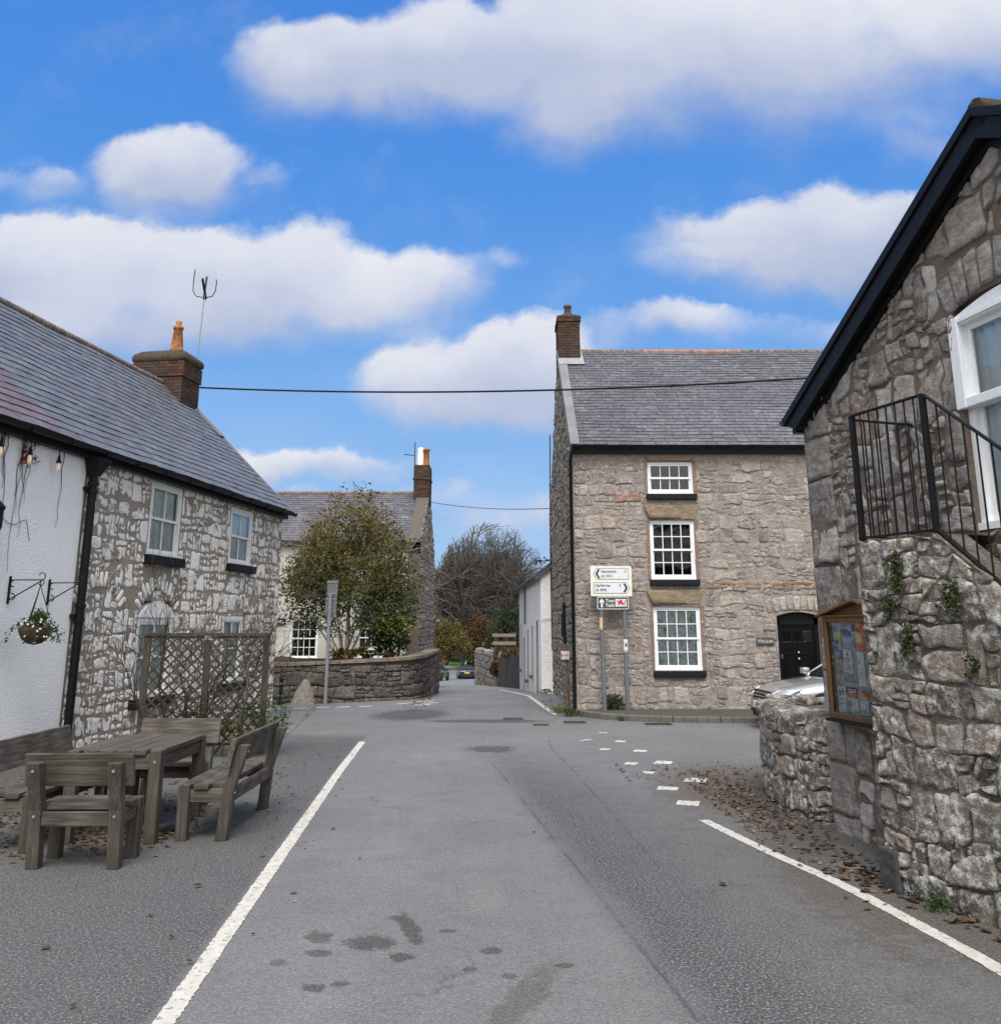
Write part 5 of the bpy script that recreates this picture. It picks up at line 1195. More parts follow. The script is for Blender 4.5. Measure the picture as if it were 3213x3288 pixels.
for i in range(n):
    a = x0 + .0 + (x1 - x0) * i / n; c = .098 if i in (0, n - 1) else 0; mb.box((a + .003, y0 + c, H - .04), (a + (x1 - x0) / n - .003, y1 - c, H + rng.uniform(0, .003)), rng.random())
mb.build('tabletop', WY, T, bevel=.005)
for nm, q, m in (('rail', ((x0 + .025, y0 + .097, H - .15), (x0 + .07, y1 - .097, H - .042)), WY), ('rail', ((x1 - .07, y0 + .097, H - .15), (x1 - .025, y1 - .097, H - .042)), WY), ('rail', ((x0 + .097, y0 + .025, H - .15), (x1 - .097, y0 + .07, H - .042)), WX), ('rail', ((x0 + .097, y1 - .07, H - .15), (x1 - .097, y1 - .025, H - .042)), WX)):
    mb = MB(); mb.box(*q, rng.random()); mb.build(nm, m, T, bevel=.004)
mb = MB(); mb.tube([(x1 - .048, y0 + .01, H - .09), (x1 - .048, y0 - .004, H - .09)], .012, 8); mb.build('bolt', M['galv'], T)
pb = thing('parasol_base', 'black round parasol base on the ground under the table', 'parasol base', (-2.98, 8.62, 0))
mb = MB(); mb.lathe((-2.98, 8.62, 0), [(.0, 0), (.27, 0), (.28, .02), (.28, .06), (.26, .08), (.06, .1), (.05, .1), (0, .1)], 28); mb.build('weight', simple('black_plastic', (.025, .027, .032), .45), pb)
mb = MB(); mb.tube([(-2.98, 8.62, .09), (-2.98, 8.62, .36)], .025, 12); mb.build('tube', M['black'], pb)

# ------------------------------------------------------------------ trellis and bare shrubs
FR = Frame((-4.86, 13.15), (1.74, .4)); TW = 1.6
TR = thing('trellis', 'two weathered diamond lattice trellis panels between posts, beside the cottage wall', 'trellis', tuple(FR(0, 0)))
for a in (0, TW / 2, TW):
    mb = MB(); mb.fbox(FR, a - .045, a + .045, -.1, 1.555 if a != TW / 2 else 1.5, -.09, -.0 if a != TW / 2 else -.02, rng.random()); mb.build('post', M['old_wood'], TR, bevel=.004)
mb = MB(); mb.fbox(FR, -.06, TW + .06, 1.558, 1.6, -.08, .02, .3); mb.build('top_rail', wood_mat('old_rail_timber', 0, ((.04, .034, .027), (.08, .069, .056), (.14, .122, .105)), .4), TR, bevel=.003)
def lattice(a0, a1, z0, z1):
    mb = MB(); w = .027; step = .14
    for sgn, o in ((1, .002), (-1, .012)):
        c = -3.
        while c < 4:
            # line z = z0 + sgn*(a - a0) + c
            p = []
            for a in (a0, a1):
                z = z0 + sgn * (a - a0) + c
                if z0 <= z <= z1: p.append((a, z))
            for z in (z0, z1):
                a = a0 + sgn * (z - z0 - c)
                if a0 < a < a1: p.append((a, z))
            if len(p) >= 2:
                (a, z), (b, y) = p[0], p[-1]
                if hypot(a - b, z - y) > .05: mb.bar(FR(a, z, o), FR(b, y, o), w * (1 if True else 1), .009, up=tuple(FR.n), tone=rng.random())
            c += step
    for q in ((a0, a1, z0 - .015, z0 + .02), (a0, a1, z1 - .02, z1 + .015)): mb.fbox(FR, *q, -.012, .0, .4)
    mb.build('lattice_panel', M['old_wood'], TR)
lattice(.047, TW / 2 - .047, .12, 1.54); lattice(TW / 2 + .047, TW - .047, .12, 1.54)
cfgb = dict(wob=.16, lift=[.06, .02, 0, 0], taper=.45, max=3, kids=[5, 4, 3], at=[(.25, .95)], ang=(.35, .9), len=(.35, .65), rmin=.0022, seg=5)
def shrub(name, label, bases, L, r, mat, cfg, lf=None, dirs=None, n=5):
    t = thing(name, label, 'shrub', bases[0]); mb = MB(); tips = []
    for i, b in enumerate(bases):
        d = dirs[i] if dirs else (rng.gauss(0, .3), rng.gauss(0, .12), 1); grow(mb, b, d, L * rng.uniform(.75, 1.15), r * rng.uniform(.7, 1.1), 0, rng, cfg, tips, n)
    mb.build('branch', M[mat], t)
    if lf:
        k, sz, m, frac = lf; mb = MB(); leaves(mb, [p + V3(rng.gauss(0, .04), rng.gauss(0, .04), rng.gauss(0, .04)) for p in tips if rng.random() < frac for _ in range(k)], rng, sz); mb.build('foliage', M[m], t)
    return t
shrub('climbing_shrub', 'bare thorny climbing shrub spreading over the left trellis panel', [tuple(FR(a, 0, .06)) for a in (.4, .5, .56, .62, .7, .76, .88, .98, .3)], 1.45, .02, 'twig', dict(cfgb, rmin=.0042, kids=[6, 4, 3]), (1, .03, 'rust_leaf', .06), [(x, rng.gauss(0, .08), 1) for x in (-.55, -.35, -.2, -.08, .05, .2, .45, .7, -.8)])
shrub('small_tree', 'small leafless tree with bent grey branches beside the right trellis post', [tuple(FR(1.36, 0, .12))], 1.05, .036, 'bark', dict(cfgb, kids=[7, 4, 3], at=[(.2, .95)], ang=(.6, 1.25), len=(.5, .8)), None, [(.03, 0, 1)])
shrub('ground_shrub', 'low dark leafy shrub at the foot of the trellis', [tuple(FR(a, 0, .2)) for a in (.15, .35, .55, .8, 1.0, 1.1, 1.3, 1.5, 1.7)], .45, .01, 'twig', dict(cfgb, max=2, kids=[5, 4], ang=(.3, 1.), rmin=.004), (2, .04, 'dark_leaf', .6))
shrub('ground_shrub', 'pale dry grassy tuft behind the road side bench', [tuple(FR(1.35 + rng.gauss(0, .14), 0, .3 + rng.gauss(0, .06))) for _ in range(26)], .36, .004, 'rust_leaf', dict(cfgb, max=1, kids=[3], ang=(.15, .4)), (2, .04, 'gold_leaf', .3))
shrub('ground_shrub', 'light green straggly plant beyond the end of the road side bench', [tuple(FR(1.68 + rng.gauss(0, .08), 0, .1 + rng.gauss(0, .1))) for _ in range(9)], .5, .005, 'green_leaf', dict(cfgb, max=2, kids=[4, 3], ang=(.3, .9)), (2, .04, 'green_leaf', .25))

# ================================================================== cream house behind the birch
rng = random.Random(71)
FCH = Frame((-12, 33.5), (1, 0)); XR = 12 - 2.85
CH = thing('cream_house', 'cream rendered house with grey slate roof and tall end chimney behind the birch tree', 'house', (-7, 33.5, 0))
CW = [(12 - 7.42, .56, 12 - 6.4, 1.95), (12 - 5.05, .56, 12 - 4.03, 2.0), (12 - 7.42, 3.02, 12 - 6.4, 4.2), (12 - 5.05, 3.02, 12 - 4.03, 4.2)]
mb = MB(); sheet(mb, FCH, [(0, -1), (XR, -1), (XR, 4.7), (0, 4.7)], CW, .2)
mb.fbox(FCH, 0, XR, 2.76, 2.82, 0.002, .03)
mb.poly([V3(-2.85, 33.5, -1.2), V3(-2.85, 40, -1.2), V3(-2.85, 40, 4.7), V3(-2.85, 36.75, 6.75), V3(-2.85, 33.5, 4.7)], .5, 1)
mb.poly([V3(-12, 40, -1), V3(-2.85, 40, -1), V3(-2.85, 40, 4.7), V3(-12, 40, 4.7)]); mb.poly([V3(-12, 33.5, -1), V3(-12, 40, -1), V3(-12, 40, 4.7), V3(-12, 36.75, 6.7), V3(-12, 33.5, 4.7)])
mb.build('wall', [M['cream_render'], M['rough_gable']], CH)
sideC = Frame((-2.85, 33.4), (0, 1))
mb = MB(); lay(mb, sideC, rubble([(0, -1), (6.6, -1), (6.6, 4.75), (3.35, 6.9), (0, 4.85)], [], rng, (.25, .4), (.22, .5), (.1, .08), .05, .03, .65, None, .012), rng, (.012, .05), .012, .03); 
mb.fbox(sideC, 0, 6.6, -1, 4.6, -.45, -.002, .5, 1)
for (a, b), (c, d) in (((0, 4.6), (3.35, 6.78)), ((3.35, 6.78), (6.6, 4.6))): mb.hexa([sideC(a, b - .4, 0), sideC(c, d - .4, 0), sideC(c, d - .4, -.45), sideC(a, b - .4, -.45), sideC(a, b + .16, -.002), sideC(c, d + .16, -.002), sideC(c, d + .16, -.45), sideC(a, b + .16, -.45)], .5, 1)
mb.build('gable_stonework', [M['pale_stone'], M['rough_gable']], CH)
e0c = (33.3, 4.66); e1c = (36.75, 6.82); swc = hypot(e1c[0] - e0c[0], e1c[1] - e0c[1]); dc = ((e1c[0] - e0c[0]) / swc, (e1c[1] - e0c[1]) / swc)
def Pc(u, v, o): return V3(-12 + u, e0c[0] + dc[0] * v - dc[1] * o, e0c[1] + dc[1] * v + dc[0] * o)
mb = MB(); slates(mb, Pc, XR - .44, swc, rng, .2, .3, tonef=lambda u, v: min(1, max(0, .45 + rng.gauss(0, .2))))
mb.grid([[V3(-12 + (XR - .44) * i, 2 * 36.75 - e0c[0] - dc[0] * swc * j, e0c[1] + dc[1] * swc * j) for i in (0, 1)] for j in (0, 1)], .3)
rf = mb.build('roof', M['slate_old'], CH)
mb = MB(); u = 0
while u < XR - .5: mb.tube([Pc(u, swc, 0), Pc(u + .42, swc, 0)], .09, 8, rng.uniform(0, .7)); u += .43
mb.build('ridge_tile', M['ridge'], rf)
mb = MB(); gutter(mb, lambda u, y, z: V3(-12 + u, 33.27 + y, 4.63 + z), XR - .5, .06); mb.fbox(FCH, 0, XR - .5, 4.45, 4.62, .03, .1); mb.tube([V3(-3.55, 33.4, 4.6), V3(-3.55, 33.42, .2)], .045, 8); mb.build('gutter', M['black'], CH)
mb = MB(); bricks(mb, -3.42, 36.2, -2.8, 37.3, 6.3, 7.9, rng); bricks(mb, -3.45, 36.16, -2.77, 37.34, 7.3, 7.38, rng)
ch = mb.build('chimney', [M['brick'], M['soot_mortar']], CH)
mb = MB(); mb.lathe((-2.97, 36.6, 0), [(.14, 7.9), (.12, 8.0), (.11, 8.5), (.15, 8.53), (.15, 8.6), (.05, 8.61)], 12); mb.build('chimney_pot', M['clay'], ch)
mb = MB(); mb.lathe((-3.2, 36.7, 0), [(.16, 7.9), (.15, 8.0), (.12, 8.65), (.02, 8.68)], 12); mb.build('chimney_pot', M['white'], ch)
mb = MB(); mb.tube([V3(-3.42, 36.5, 7.0), V3(-3.43, 36.5, 8.85)], .025, 6); mb.tube([V3(-3.43, 36.5, 8.32), V3(-3.85, 36.45, 8.36)], .02, 5); mb.build('aerial_stub', M['dark_clay'], ch)
for q in CW: sash(CH, FCH, q[0], q[2], q[1], q[3], 4, 2, .05, None, .07, .022, 'room', 'white', (q[0] - .05, q[2] + .05, q[1] - .1, q[1] - .008, -.1, .08))
cs = thing('house_sign', 'black name plate ending in AWEL on the cream wall beside the white cottage', 'sign', (-7.95, 33.4, 1.8))
mb = MB(); mb.fbox(FCH, 12 - 8.3, 12 - 7.56, 1.72, 1.94, .03, .05); mb.build('plate', M['black_dull'], cs)
mb = MB(); text(mb, 'AWEL', FCH, 12 - 7.62, 1.785, .054, .13, 'RIGHT', bold=.02, squash=.8); mb.build('lettering', M['white'], cs)

# garden wall and what stands at its foot
GWC = Curve([(-11, 27.1), (-7, 27.0), (-4.5, 27.0), (-3.0, 27.1), (-2.45, 27.6), (-2.3, 29), (-2.28, 33), (-2.33, 36.2)])
GWL = thing('garden_wall', 'brown rubble garden wall curving round the corner in front of the cream house', 'wall', (-5, 27, -.4))
TL = GWC.len; top = lambda a: .6 + .17 * max(0, min(1, (a - 5) / 4))
mb = MB(); N = 60
mb.grid([[GWC(TL * i / N, z if z < .5 else top(TL * i / N), -.015) for i in range(N + 1)] for z in (-1.5, -.4, .2, .6)][::-1], .5)
mb.grid([[GWC(TL * i / N, top(TL * i / N), o) for i in range(N + 1)] for o in (-.015, -.4)], .5); mb.grid([[GWC(TL * i / N, z, -.4) for i in range(N + 1)] for z in (-1.5, .6)], .5)
pol = rubble([(0, -1.4), (TL, -1.4), (TL, .7), (0, .58)], [], rng, (.28, .42), (.25, .6), (.14, .09), .06, .024, .55, None, .012)
lay(mb, GWC, [p for p in pol if max(u[1] for u in p) > -1], rng, (.012, .045), .016, .03, 1)
mb.poly([GWC(TL, -1.5, -.015), GWC(TL, .7, -.015), GWC(TL, .7, -.4), GWC(TL, -1.5, -.4)])
mb.build('wall_face', [M['dark_mortar'], M['wall_stone']], GWL)
mb = MB(); a = 0
while a < TL - .3:
    w = rng.uniform(.5, .95); n = 6
    for i in range(n):
        p, q = a + (w - .015) * i / n, a + (w - .015) * (i + 1) / n; z, y = top(p) - .005, top(q) - .005; h = .085
        mb.hexa([GWC(p, z, .06), GWC(q, y, .06), GWC(q, y, -.42), GWC(p, z, -.42), GWC(p, z + h, .055), GWC(q, y + h, .055), GWC(q, y + h, -.42), GWC(p, z + h, -.42)], int(a * 7) % 10 / 10)
    a += w
mb.build('coping', M['coping'], GWL)
mb = MB(); mb.grid([[V3(x, y, (.62 + .1 * NZ.noise(V3(x, y, 2))) if y < 33.4 else .2) for x in frange(-11, -2.7, .6)] for y in frange(27.4, 33.4, .6)]); tag(mb.build('garden_soil', M['soil']), kind='structure')
G = lambda x, y: V3(x, y, gz(x, y))
bo = thing('bollard', 'short black bollard in front of the brown garden wall', 'bollard', tuple(G(-6.05, 26.65)))
mb = MB(); p = G(-6.05, 26.65); mb.lathe(tuple(p), [(.055, -.05), (.055, .7), (.05, .74), (.03, .765), (0, .77)], 14); mb.build('bollard_post', M['black_dull'], bo)
mb = MB(); mb.lathe(tuple(p), [(.057, .56), (.057, .6)], 14); mb.build('band', M['grey_paint'], bo)
p = G(-5.4, 26.5); mb = MB()
rows = []
for j in range(15):
    z = j / 14; r = [ .30 * (1 - z) ** .75 + .035 * (z < .98), ][0]
    rows.append([V3(p.x + .06 * z + (r * cos(2 * pi * i / 22)) * (1.12 + .25 * NZ.noise(V3(cos(2 * pi * i / 22) * 2, z * 3, 4))), p.y + r * .8 * sin(2 * pi * i / 22) * (1.1 + .25 * NZ.noise(V3(sin(2 * pi * i / 22) * 2, z * 3, 9))), p.z - .05 + .74 * z) for i in range(23)])
rows.append([V3(p.x + .06, p.y, p.z + .7)] * 23); mb.grid(rows, .9)
tag(mb.build('boulder', stone_mat('pale_weathered_boulder', [(0, (.2, .18, .15)), (1, (.23, .205, .172))], lichen=.6, lcol=(.36, .325, .28), spk=.3, bs=1., lay=0), loc=p), 'pale pointed boulder standing against the garden wall', 'boulder')
sp_ = thing('road_sign', 'back of a grey road sign on a tall galvanised pole before the birch', 'road sign', tuple(G(-4.75, 26.3)))
p = G(-4.75, 26.3); FPs = Frame((p.x, p.y), (1, -.06))
mb = MB(); mb.tube([p, p + V3(.02, 0, 2.95)], .05, 14); mb.build('pole', M['galv'], sp_)
mb = MB(); mb.fbox(FPs, -.1, .2, 2.48, 2.93, .075, .085); mb.build('sign_plate', M['grey_paint'], sp_, bevel=.003)
mb = MB(); mb.fbox(FPs, -.13, .18, 2.0, 2.46, .075, .085); mb.build('sign_plate', M['grey_paint'], sp_, bevel=.003)
# plates face away from us: mounted on the far side
for o in sp_.children:
    if o.name.startswith('sign_plate'): o.location = (-FPs.n * .16)
mb = MB()
for z in (2.86, 2.55, 2.4, 2.06): mb.fbox(FPs, -.12, .17, z, z + .03, -.072, -.06); mb.tube([p + V3(.02, 0, z), p + V3(.02, 0, z + .03)], .056, 12)
mb.build('bracket', M['galv'], sp_)
bx = thing('planter_box', 'terracotta trough on top of the garden wall beside the trellis', 'planter', tuple(V3(-6.9, 27.35, .68)))
mb = MB(); mb.hexa([(-7.35, 27.2, .69), (-6.75, 27.2, .69), (-6.75, 27.4, .69), (-7.35, 27.4, .69), (-7.38, 27.17, .88), (-6.72, 27.17, .88), (-6.72, 27.43, .88), (-7.38, 27.43, .88)], .3); mb.build('trough', simple('terracotta', (.42, .26, .16), .85, var=.2, bs=.2), bx, bevel=.01)
mb = MB(); leaves(mb, clump((-7.05, 27.3, .9), (.3, .1, .05), 60, rng), rng, .06); mb.build('plant', M['green_leaf'], bx)
fk = thing('garden_fork', 'wooden garden fork handle sticking up behind the garden wall under the cream house window', 'garden fork', (-6.05, 27.6, .6))
mb = MB(); q = V3(-6.05, 27.6, .6); mb.tube([q, q + V3(.01, 0, .28)], .018, 8); mb.tube([q + V3(.01, 0, .28), q + V3(-.06, 0, .42), q + V3(.08, 0, .42), q + V3(.01, 0, .28)], .014, 6); mb.build('handle', M['black_dull'], fk)
M['bird_grey'] = simple('grey_white_timber', (.36, .36, .35), .7)
bt = thing('bird_table', 'small white roofed bird table among the garden shrubs', 'bird table', (-3.75, 27.75, .6))
mb = MB(); q = V3(-3.75, 27.75, .6); mb.tube([q, q + V3(0, 0, .3)], .018, 8); mb.build('post', M['bird_grey'], bt)
mb = MB(); mb.box((q.x - .08, q.y - .08, .9), (q.x + .08, q.y + .08, .915)); [mb.bar(q + V3(x, y, .31), q + V3(x, y, .41), .012, .012) for x in (-.06, .06) for y in (-.06, .06)]; mb.build('tray', M['bird_grey'], bt)
mb = MB(); mb.hexa([(q.x - .12, q.y - .12, 1.01), (q.x + .12, q.y - .12, 1.01), (q.x + .12, q.y + .12, 1.01), (q.x - .12, q.y + .12, 1.01), (q.x - .03, q.y - .03, 1.08), (q.x + .03, q.y - .03, 1.08), (q.x + .03, q.y + .03, 1.08), (q.x - .03, q.y + .03, 1.08)]); mb.build('roof', M['bird_grey'], bt)

# birch
def tree(name, label, p, L, r, cfg, bark, lf=(), cat='tree', n=6, stems=None, group=None, post=None):
    t = thing(name, label, cat, tuple(p), group); mb = MB(); tips = []
    for d, l, rr in (stems or [((0, 0, 1), 1, 1)]): grow(mb, p, d, L * l, r * rr, 0, rng, cfg, tips, n)
    mb.build('trunk', M[bark], t)
    for k, sz, m, frac, sprd in lf:
        mb = MB(); pts = [q + V3(rng.gauss(0, sprd), rng.gauss(0, sprd), rng.gauss(0, sprd)) for q in tips if rng.random() < frac for _ in range(k)]
        if post: pts = [q for q in pts if post(q)]
        leaves(mb, pts, rng, sz); mb.build('crown', M[m], t)
    return t
bp = V3(-4.75, 29.3, .55)
def birch_keep(q):   # fuller low, ragged and thin at the top
    k = (q.z - .9) / 5.2
    if k < .08 or k > 1.02: return False
    return hypot(q.x - bp.x - .12, (q.y - bp.y)) < 2.45 * max(.1, (1 - abs(k - .38) * 1.05)) * rng.uniform(.75, 1.12)
tree('birch_tree', 'multi stemmed birch with dark green leaves turning gold at the top, before the cream house', bp, 2.3, .055,
     dict(wob=.09, lift=[.12, .05, .02, -.03, -.05], taper=.55, max=4, kids=[5, 4, 4, 3], at=[(.25, .95), (.2, .95)], ang=(.45, .95), len=(.52, .78), rmin=.004, seg=5), 'birch_bark',
     [(3, .105, 'birch_leaf', .97, .13)], stems=[((.03, 0, 1), 1.1, 1), ((-.25, .05, 1), 1.05, .8), ((.3, .1, 1), 1.05, .8), ((-.55, -.1, .8), .85, .7), ((.6, -.05, .85), .85, .7), ((.1, -.5, .9), .8, .6), ((-.15, .5, .9), .9, .6), ((.85, .2, .75), .75, .6), ((-.85, .15, .75), .75, .6), ((.1, .1, 1.), 1.12, .7)], post=birch_keep)
def bush(label, c, r, n, mat, size, name='bush', cat='shrub', extra=None, group=None):
    t = thing(name, label, cat, (c[0], c[1], c[2] - r[2]), group); mb = MB()
    for _ in range(5): mb.tube([V3(c[0], c[1], c[2] - r[2] * 1.02), V3(c[0] + rng.gauss(0, r[0] * .3), c[1], c[2] - r[2] * .3), V3(c[0] + rng.gauss(0, r[0] * .5), c[1] + rng.gauss(0, r[1] * .4), c[2] + r[2] * .4)], [.05 * r[0], .03 * r[0], .01 * r[0]], 4)
    mb.build('stem', M['twig'], t); mb = MB(); pts = []
    k = max(6, n // 90)
    for _ in range(k):
        d = V3(rng.gauss(0, 1), rng.gauss(0, 1), rng.gauss(0, 1)).normalized() * rng.uniform(.35, .85); s = rng.uniform(.25, .5)
        pts += clump((c[0] + d.x * r[0], c[1] + d.y * r[1], c[2] + d.z * r[2]), (r[0] * s, r[1] * s, r[2] * s), n // k, rng, .3)
    leaves(mb, pts, rng, size); mb.build('foliage', M[mat], t)
    if extra:
        m2, n2, zz = extra; mb = MB(); leaves(mb, [V3(c[0] + rng.gauss(0, r[0] * .5), c[1] - r[1] * rng.uniform(.2, .9), c[2] + r[2] * rng.gauss(zz, .3)) for _ in range(n2)], rng, size); mb.build('pale_foliage', M[m2], t)
    return t
bush('dense dark green conifer bush with yellow green tips at the house corner', (-3.3, 28.5, 1.3), (.7, .6, .75), 2400, 'dark_leaf', .1, 'conifer_bush', extra=('lime_leaf', 420, .55))
bush('brown autumn fern clump under the birch', (-4.6, 28.0, .85), (.55, .3, .3), 500, 'rust_leaf', .1, 'fern')
bush('olive autumn fern clump right of the birch stems', (-4.0, 28.0, .85), (.45, .3, .28), 420, 'gold_leaf', .1, 'fern')
bush('small russet fern beside the bird table', (-3.3, 27.9, .85), (.3, .25, .25), 220, 'rust_leaf', .1, 'fern')
bush('low grey green cushion plant trailing on the garden wall end', (-2.85, 28.0, .8), (.35, .3, .16), 240, 'green_leaf', .07, 'cushion_plant')

# ================================================================== white cottage down the lane
rng = random.Random(89)
FW = Frame((.77, 38.8), (1.21 - .77, 28.5 - 38.8))       # faces the lane, runs towards us
WH = thing('white_cottage', 'lime washed rubble cottage with narrow arched windows down the lane beside the stone house', 'house', (1.0, 33, -.5))
WL = 10.3; WWn = [(1.0, .05, 1.35, 1.75), (2.6, -.85, 3.1, 1.25), (4.6, -.15, 5.05, 1.55), (6.7, .1, 7.1, 1.7), (8.6, -.6, 9.2, 1.85)]
mb = MB(); sheet(mb, FW, [(0, -1.6), (WL, -1.6), (WL, 3.2), (0, 3.2)], WWn, .22, rmi=1)  # grey reveals: the shade inside the openings is put into their colour
E_ = Frame(FW(WL, 0), (-FW.n.x, -FW.n.y)); rows = []
def wob_(x, z): return .035 * NZ.noise(V3(x * 1.7, z * 1.7, 5)) + .02 * NZ.noise(V3(x * 5, z * 5, 8))
for z in frange(-1.2, 3.2, .2): rows.append([E_(x, z, wob_(x, z) + .05 * max(0, .3 - z)) for x in frange(0, 5, .2)])
mb.grid(rows, .5); mb.poly([E_(0, 3.2), E_(5, 3.2), E_(2.5, 5.1)])
mb.poly([FW(0, -1.6, 0), FW(0, -1.6, -5), FW(0, 3.2, -5), FW(0, 5.1, -2.5), FW(0, 3.2, 0)]); mb.poly([FW(0, -1.6, -5), FW(WL, -1.6, -5), FW(WL, 3.2, -5), FW(0, 3.2, -5)])
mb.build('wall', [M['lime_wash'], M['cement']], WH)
s_w = hypot(2.7, 2.0)
def Pw(u, v, o): return FW(-.1 + u, 3.12 + (2.0 * v + 2.7 * o) / s_w, .2 - (2.7 * v - 2.0 * o) / s_w)
def Pw2(u, v, o): return FW(-.1 + u, 3.12 + (2.0 * v + 2.7 * o) / s_w, -5.2 + (2.7 * v - 2.0 * o) / s_w)
mb = MB(); slates(mb, Pw, WL + .2, s_w, rng, .2, .3); slates(mb, Pw2, WL + .2, s_w, rng, .2, .3)
for P in (Pw, Pw2): mb.hexa([P(0, 0, -.1), P(WL + .2, 0, -.1), P(WL + .2, s_w, -.1), P(0, s_w, -.1), P(0, 0, -.015), P(WL + .2, 0, -.015), P(WL + .2, s_w, -.015), P(0, s_w, -.015)], .4)
mb.build('roof', M['slate_old'], WH)
for i, (a0, z0, a1, z1) in enumerate(WWn):
    mb = MB()
    if i in (1, 4):
        mb.fbox(FW, a0, a1, z0, z1, -.2, -.14); d = mb.build('door', M['grey_paint'], WH); mb = MB(); mb.fbox(FW, a0 + .06, a0 + .1, z0 + .8, z0 + 1.0, -.14, -.1); mb.build('handle', M['iron'], d)
        mb = MB(); mb.fbox(FW, a0 - .25, a1 + .25, z0 - .35, z0 + .02, -.1, .35); mb.build('doorstep', M['kerb'], WH, bevel=.02)
    else:
        for q in ((a0, a0 + .05, z0, z1), (a1 - .05, a1, z0, z1), (a0 + .05, a1 - .05, z1 - .05, z1), (a0 + .05, a1 - .05, z0, z0 + .05), (a0 + .05, a1 - .05, (z0 + z1) / 2 - .02, (z0 + z1) / 2 + .02)): mb.fbox(FW, *q, -.16, -.11)
        w_ = mb.build('window', M['white'], WH); mb = MB(); mb.fbox(FW, a0 + .04, a1 - .04, z0 + .04, z1 - .04, -.15, -.145); mb.build('pane', M['room'], w_)
        mb = MB(); mb.fbox(FW, a0 - .08, a1 + .08, z0 - .1, z0 - .004, -.14, .1); mb.build('sill', simple('slate_sill', (.1, .1, .11), .6), w_)
mb = MB(); mb.tube([FW(4.2, 3.1, .06), FW(4.2, 1.75, .06)], .035, 8); mb.build('downpipe', M['grey_paint'], WH)
mb = MB(); mb.tube([E_(0, 1.9, .06), E_(.6, 1.92, .06), E_(1.2, 2.0, .07)], .012, 5); mb.tube([FW(WL - .3, 1.8, .04), FW(WL, 1.9, .05)], .012, 5); mb.build('cable', M['old_white'], WH)

# lane walls, fence and growth
LF = Frame((-.12, 47.5), (.95, -8.5))
fn = thing('board_fence', 'dark weathered board fence overgrown with russet creeper beyond the white cottage', 'fence', (.3, 43, -1))
mb = MB(); a = 0; k = 0
while a < 8.5:
    w = rng.uniform(.14, .2); z = gz(.4, 47.5 - a); mb.fbox(LF, a + .004, a + w, z - .2, .42 + rng.uniform(-.04, .04) - (.25 if a < 1 else 0), -.03 - rng.uniform(0, .01), 0, rng.random()); a += w
mb.build('board', M['old_wood'], fn)
mb = MB()
for z in (-.5, .1): mb.fbox(LF, 0, 8.4, z, z + .1, -.1, -.04)
mb.build('rail', M['old_wood'], fn)
bush('russet creeper hanging over the top of the board fence', (.55, 44.5, .45), (.6, 2.4, .45), 900, 'rust_leaf', .16, 'creeper', 'climbing plant')
bush('rusty orange shrub at the far end of the board fence', (-.35, 48.3, -.1), (.4, .7, .75), 600, 'rust_leaf', .15)
LSW = Curve([(-1.55, 59), (-.9, 54), (-.25, 50), (-.05, 47.6)]); TL = LSW.len
lw = thing('lane_wall', 'grey rubble wall at the bend of the lane beside the dark hatchback', 'wall', (-.8, 53, -1.5))
mb = MB(); mb.grid([[LSW(TL * i / 20, z, -.015) for i in range(21)] for z in (-2.2, -.6, .2)][::-1], .5); mb.grid([[LSW(TL * i / 20, .2, o) for i in range(21)] for o in (-.015, -.4)]); mb.poly([LSW(TL, -2, 0), LSW(TL, -2, -.4), LSW(TL, .2, -.4), LSW(TL, .2, 0)])
lay(mb, LSW, rubble([(0, -2.1), (TL, -2.1), (TL, .22), (0, .22)], [], rng, (.3, .45), (.3, .6), (.14, .1), .06, .03, .5, None, .014), rng, (.02, .06), .02, .03, 1)
mb.build('wall_face', [M['pale_mortar'], M['pale_stone']], lw)
mb = MB()
for i in range(26): p = LSW(TL * (i + .5) / 26, 0, -.2); rock(mb, (p.x, p.y, .24), (.2, .22, .1 + .04 * rng.random()), rng, rough=.3)
mb.build('cope_stone', M['pale_stone'], lw)
sg_ = thing('timber_rail', 'two pale wooden rails on a post above the fence by the dark conifer', 'railing', (-.15, 49.5, .3))
mb = MB(); mb.tube([V3(-.25, 49.5, -.8), V3(-.25, 49.5, 1.35)], .06, 6); mb.tube([V3(.75, 49.7, -.8), V3(.75, 49.7, 1.3)], .06, 6); mb.build('post', M['old_wood'], sg_)
for z in (1.12, .72): 
    mb = MB(); mb.box((-.42, 49.42, z), (.8, 49.47, z + .17), .2); mb.build('plank', simple('pale_plank', (.22, .165, .125), .8, var=.2), sg_)

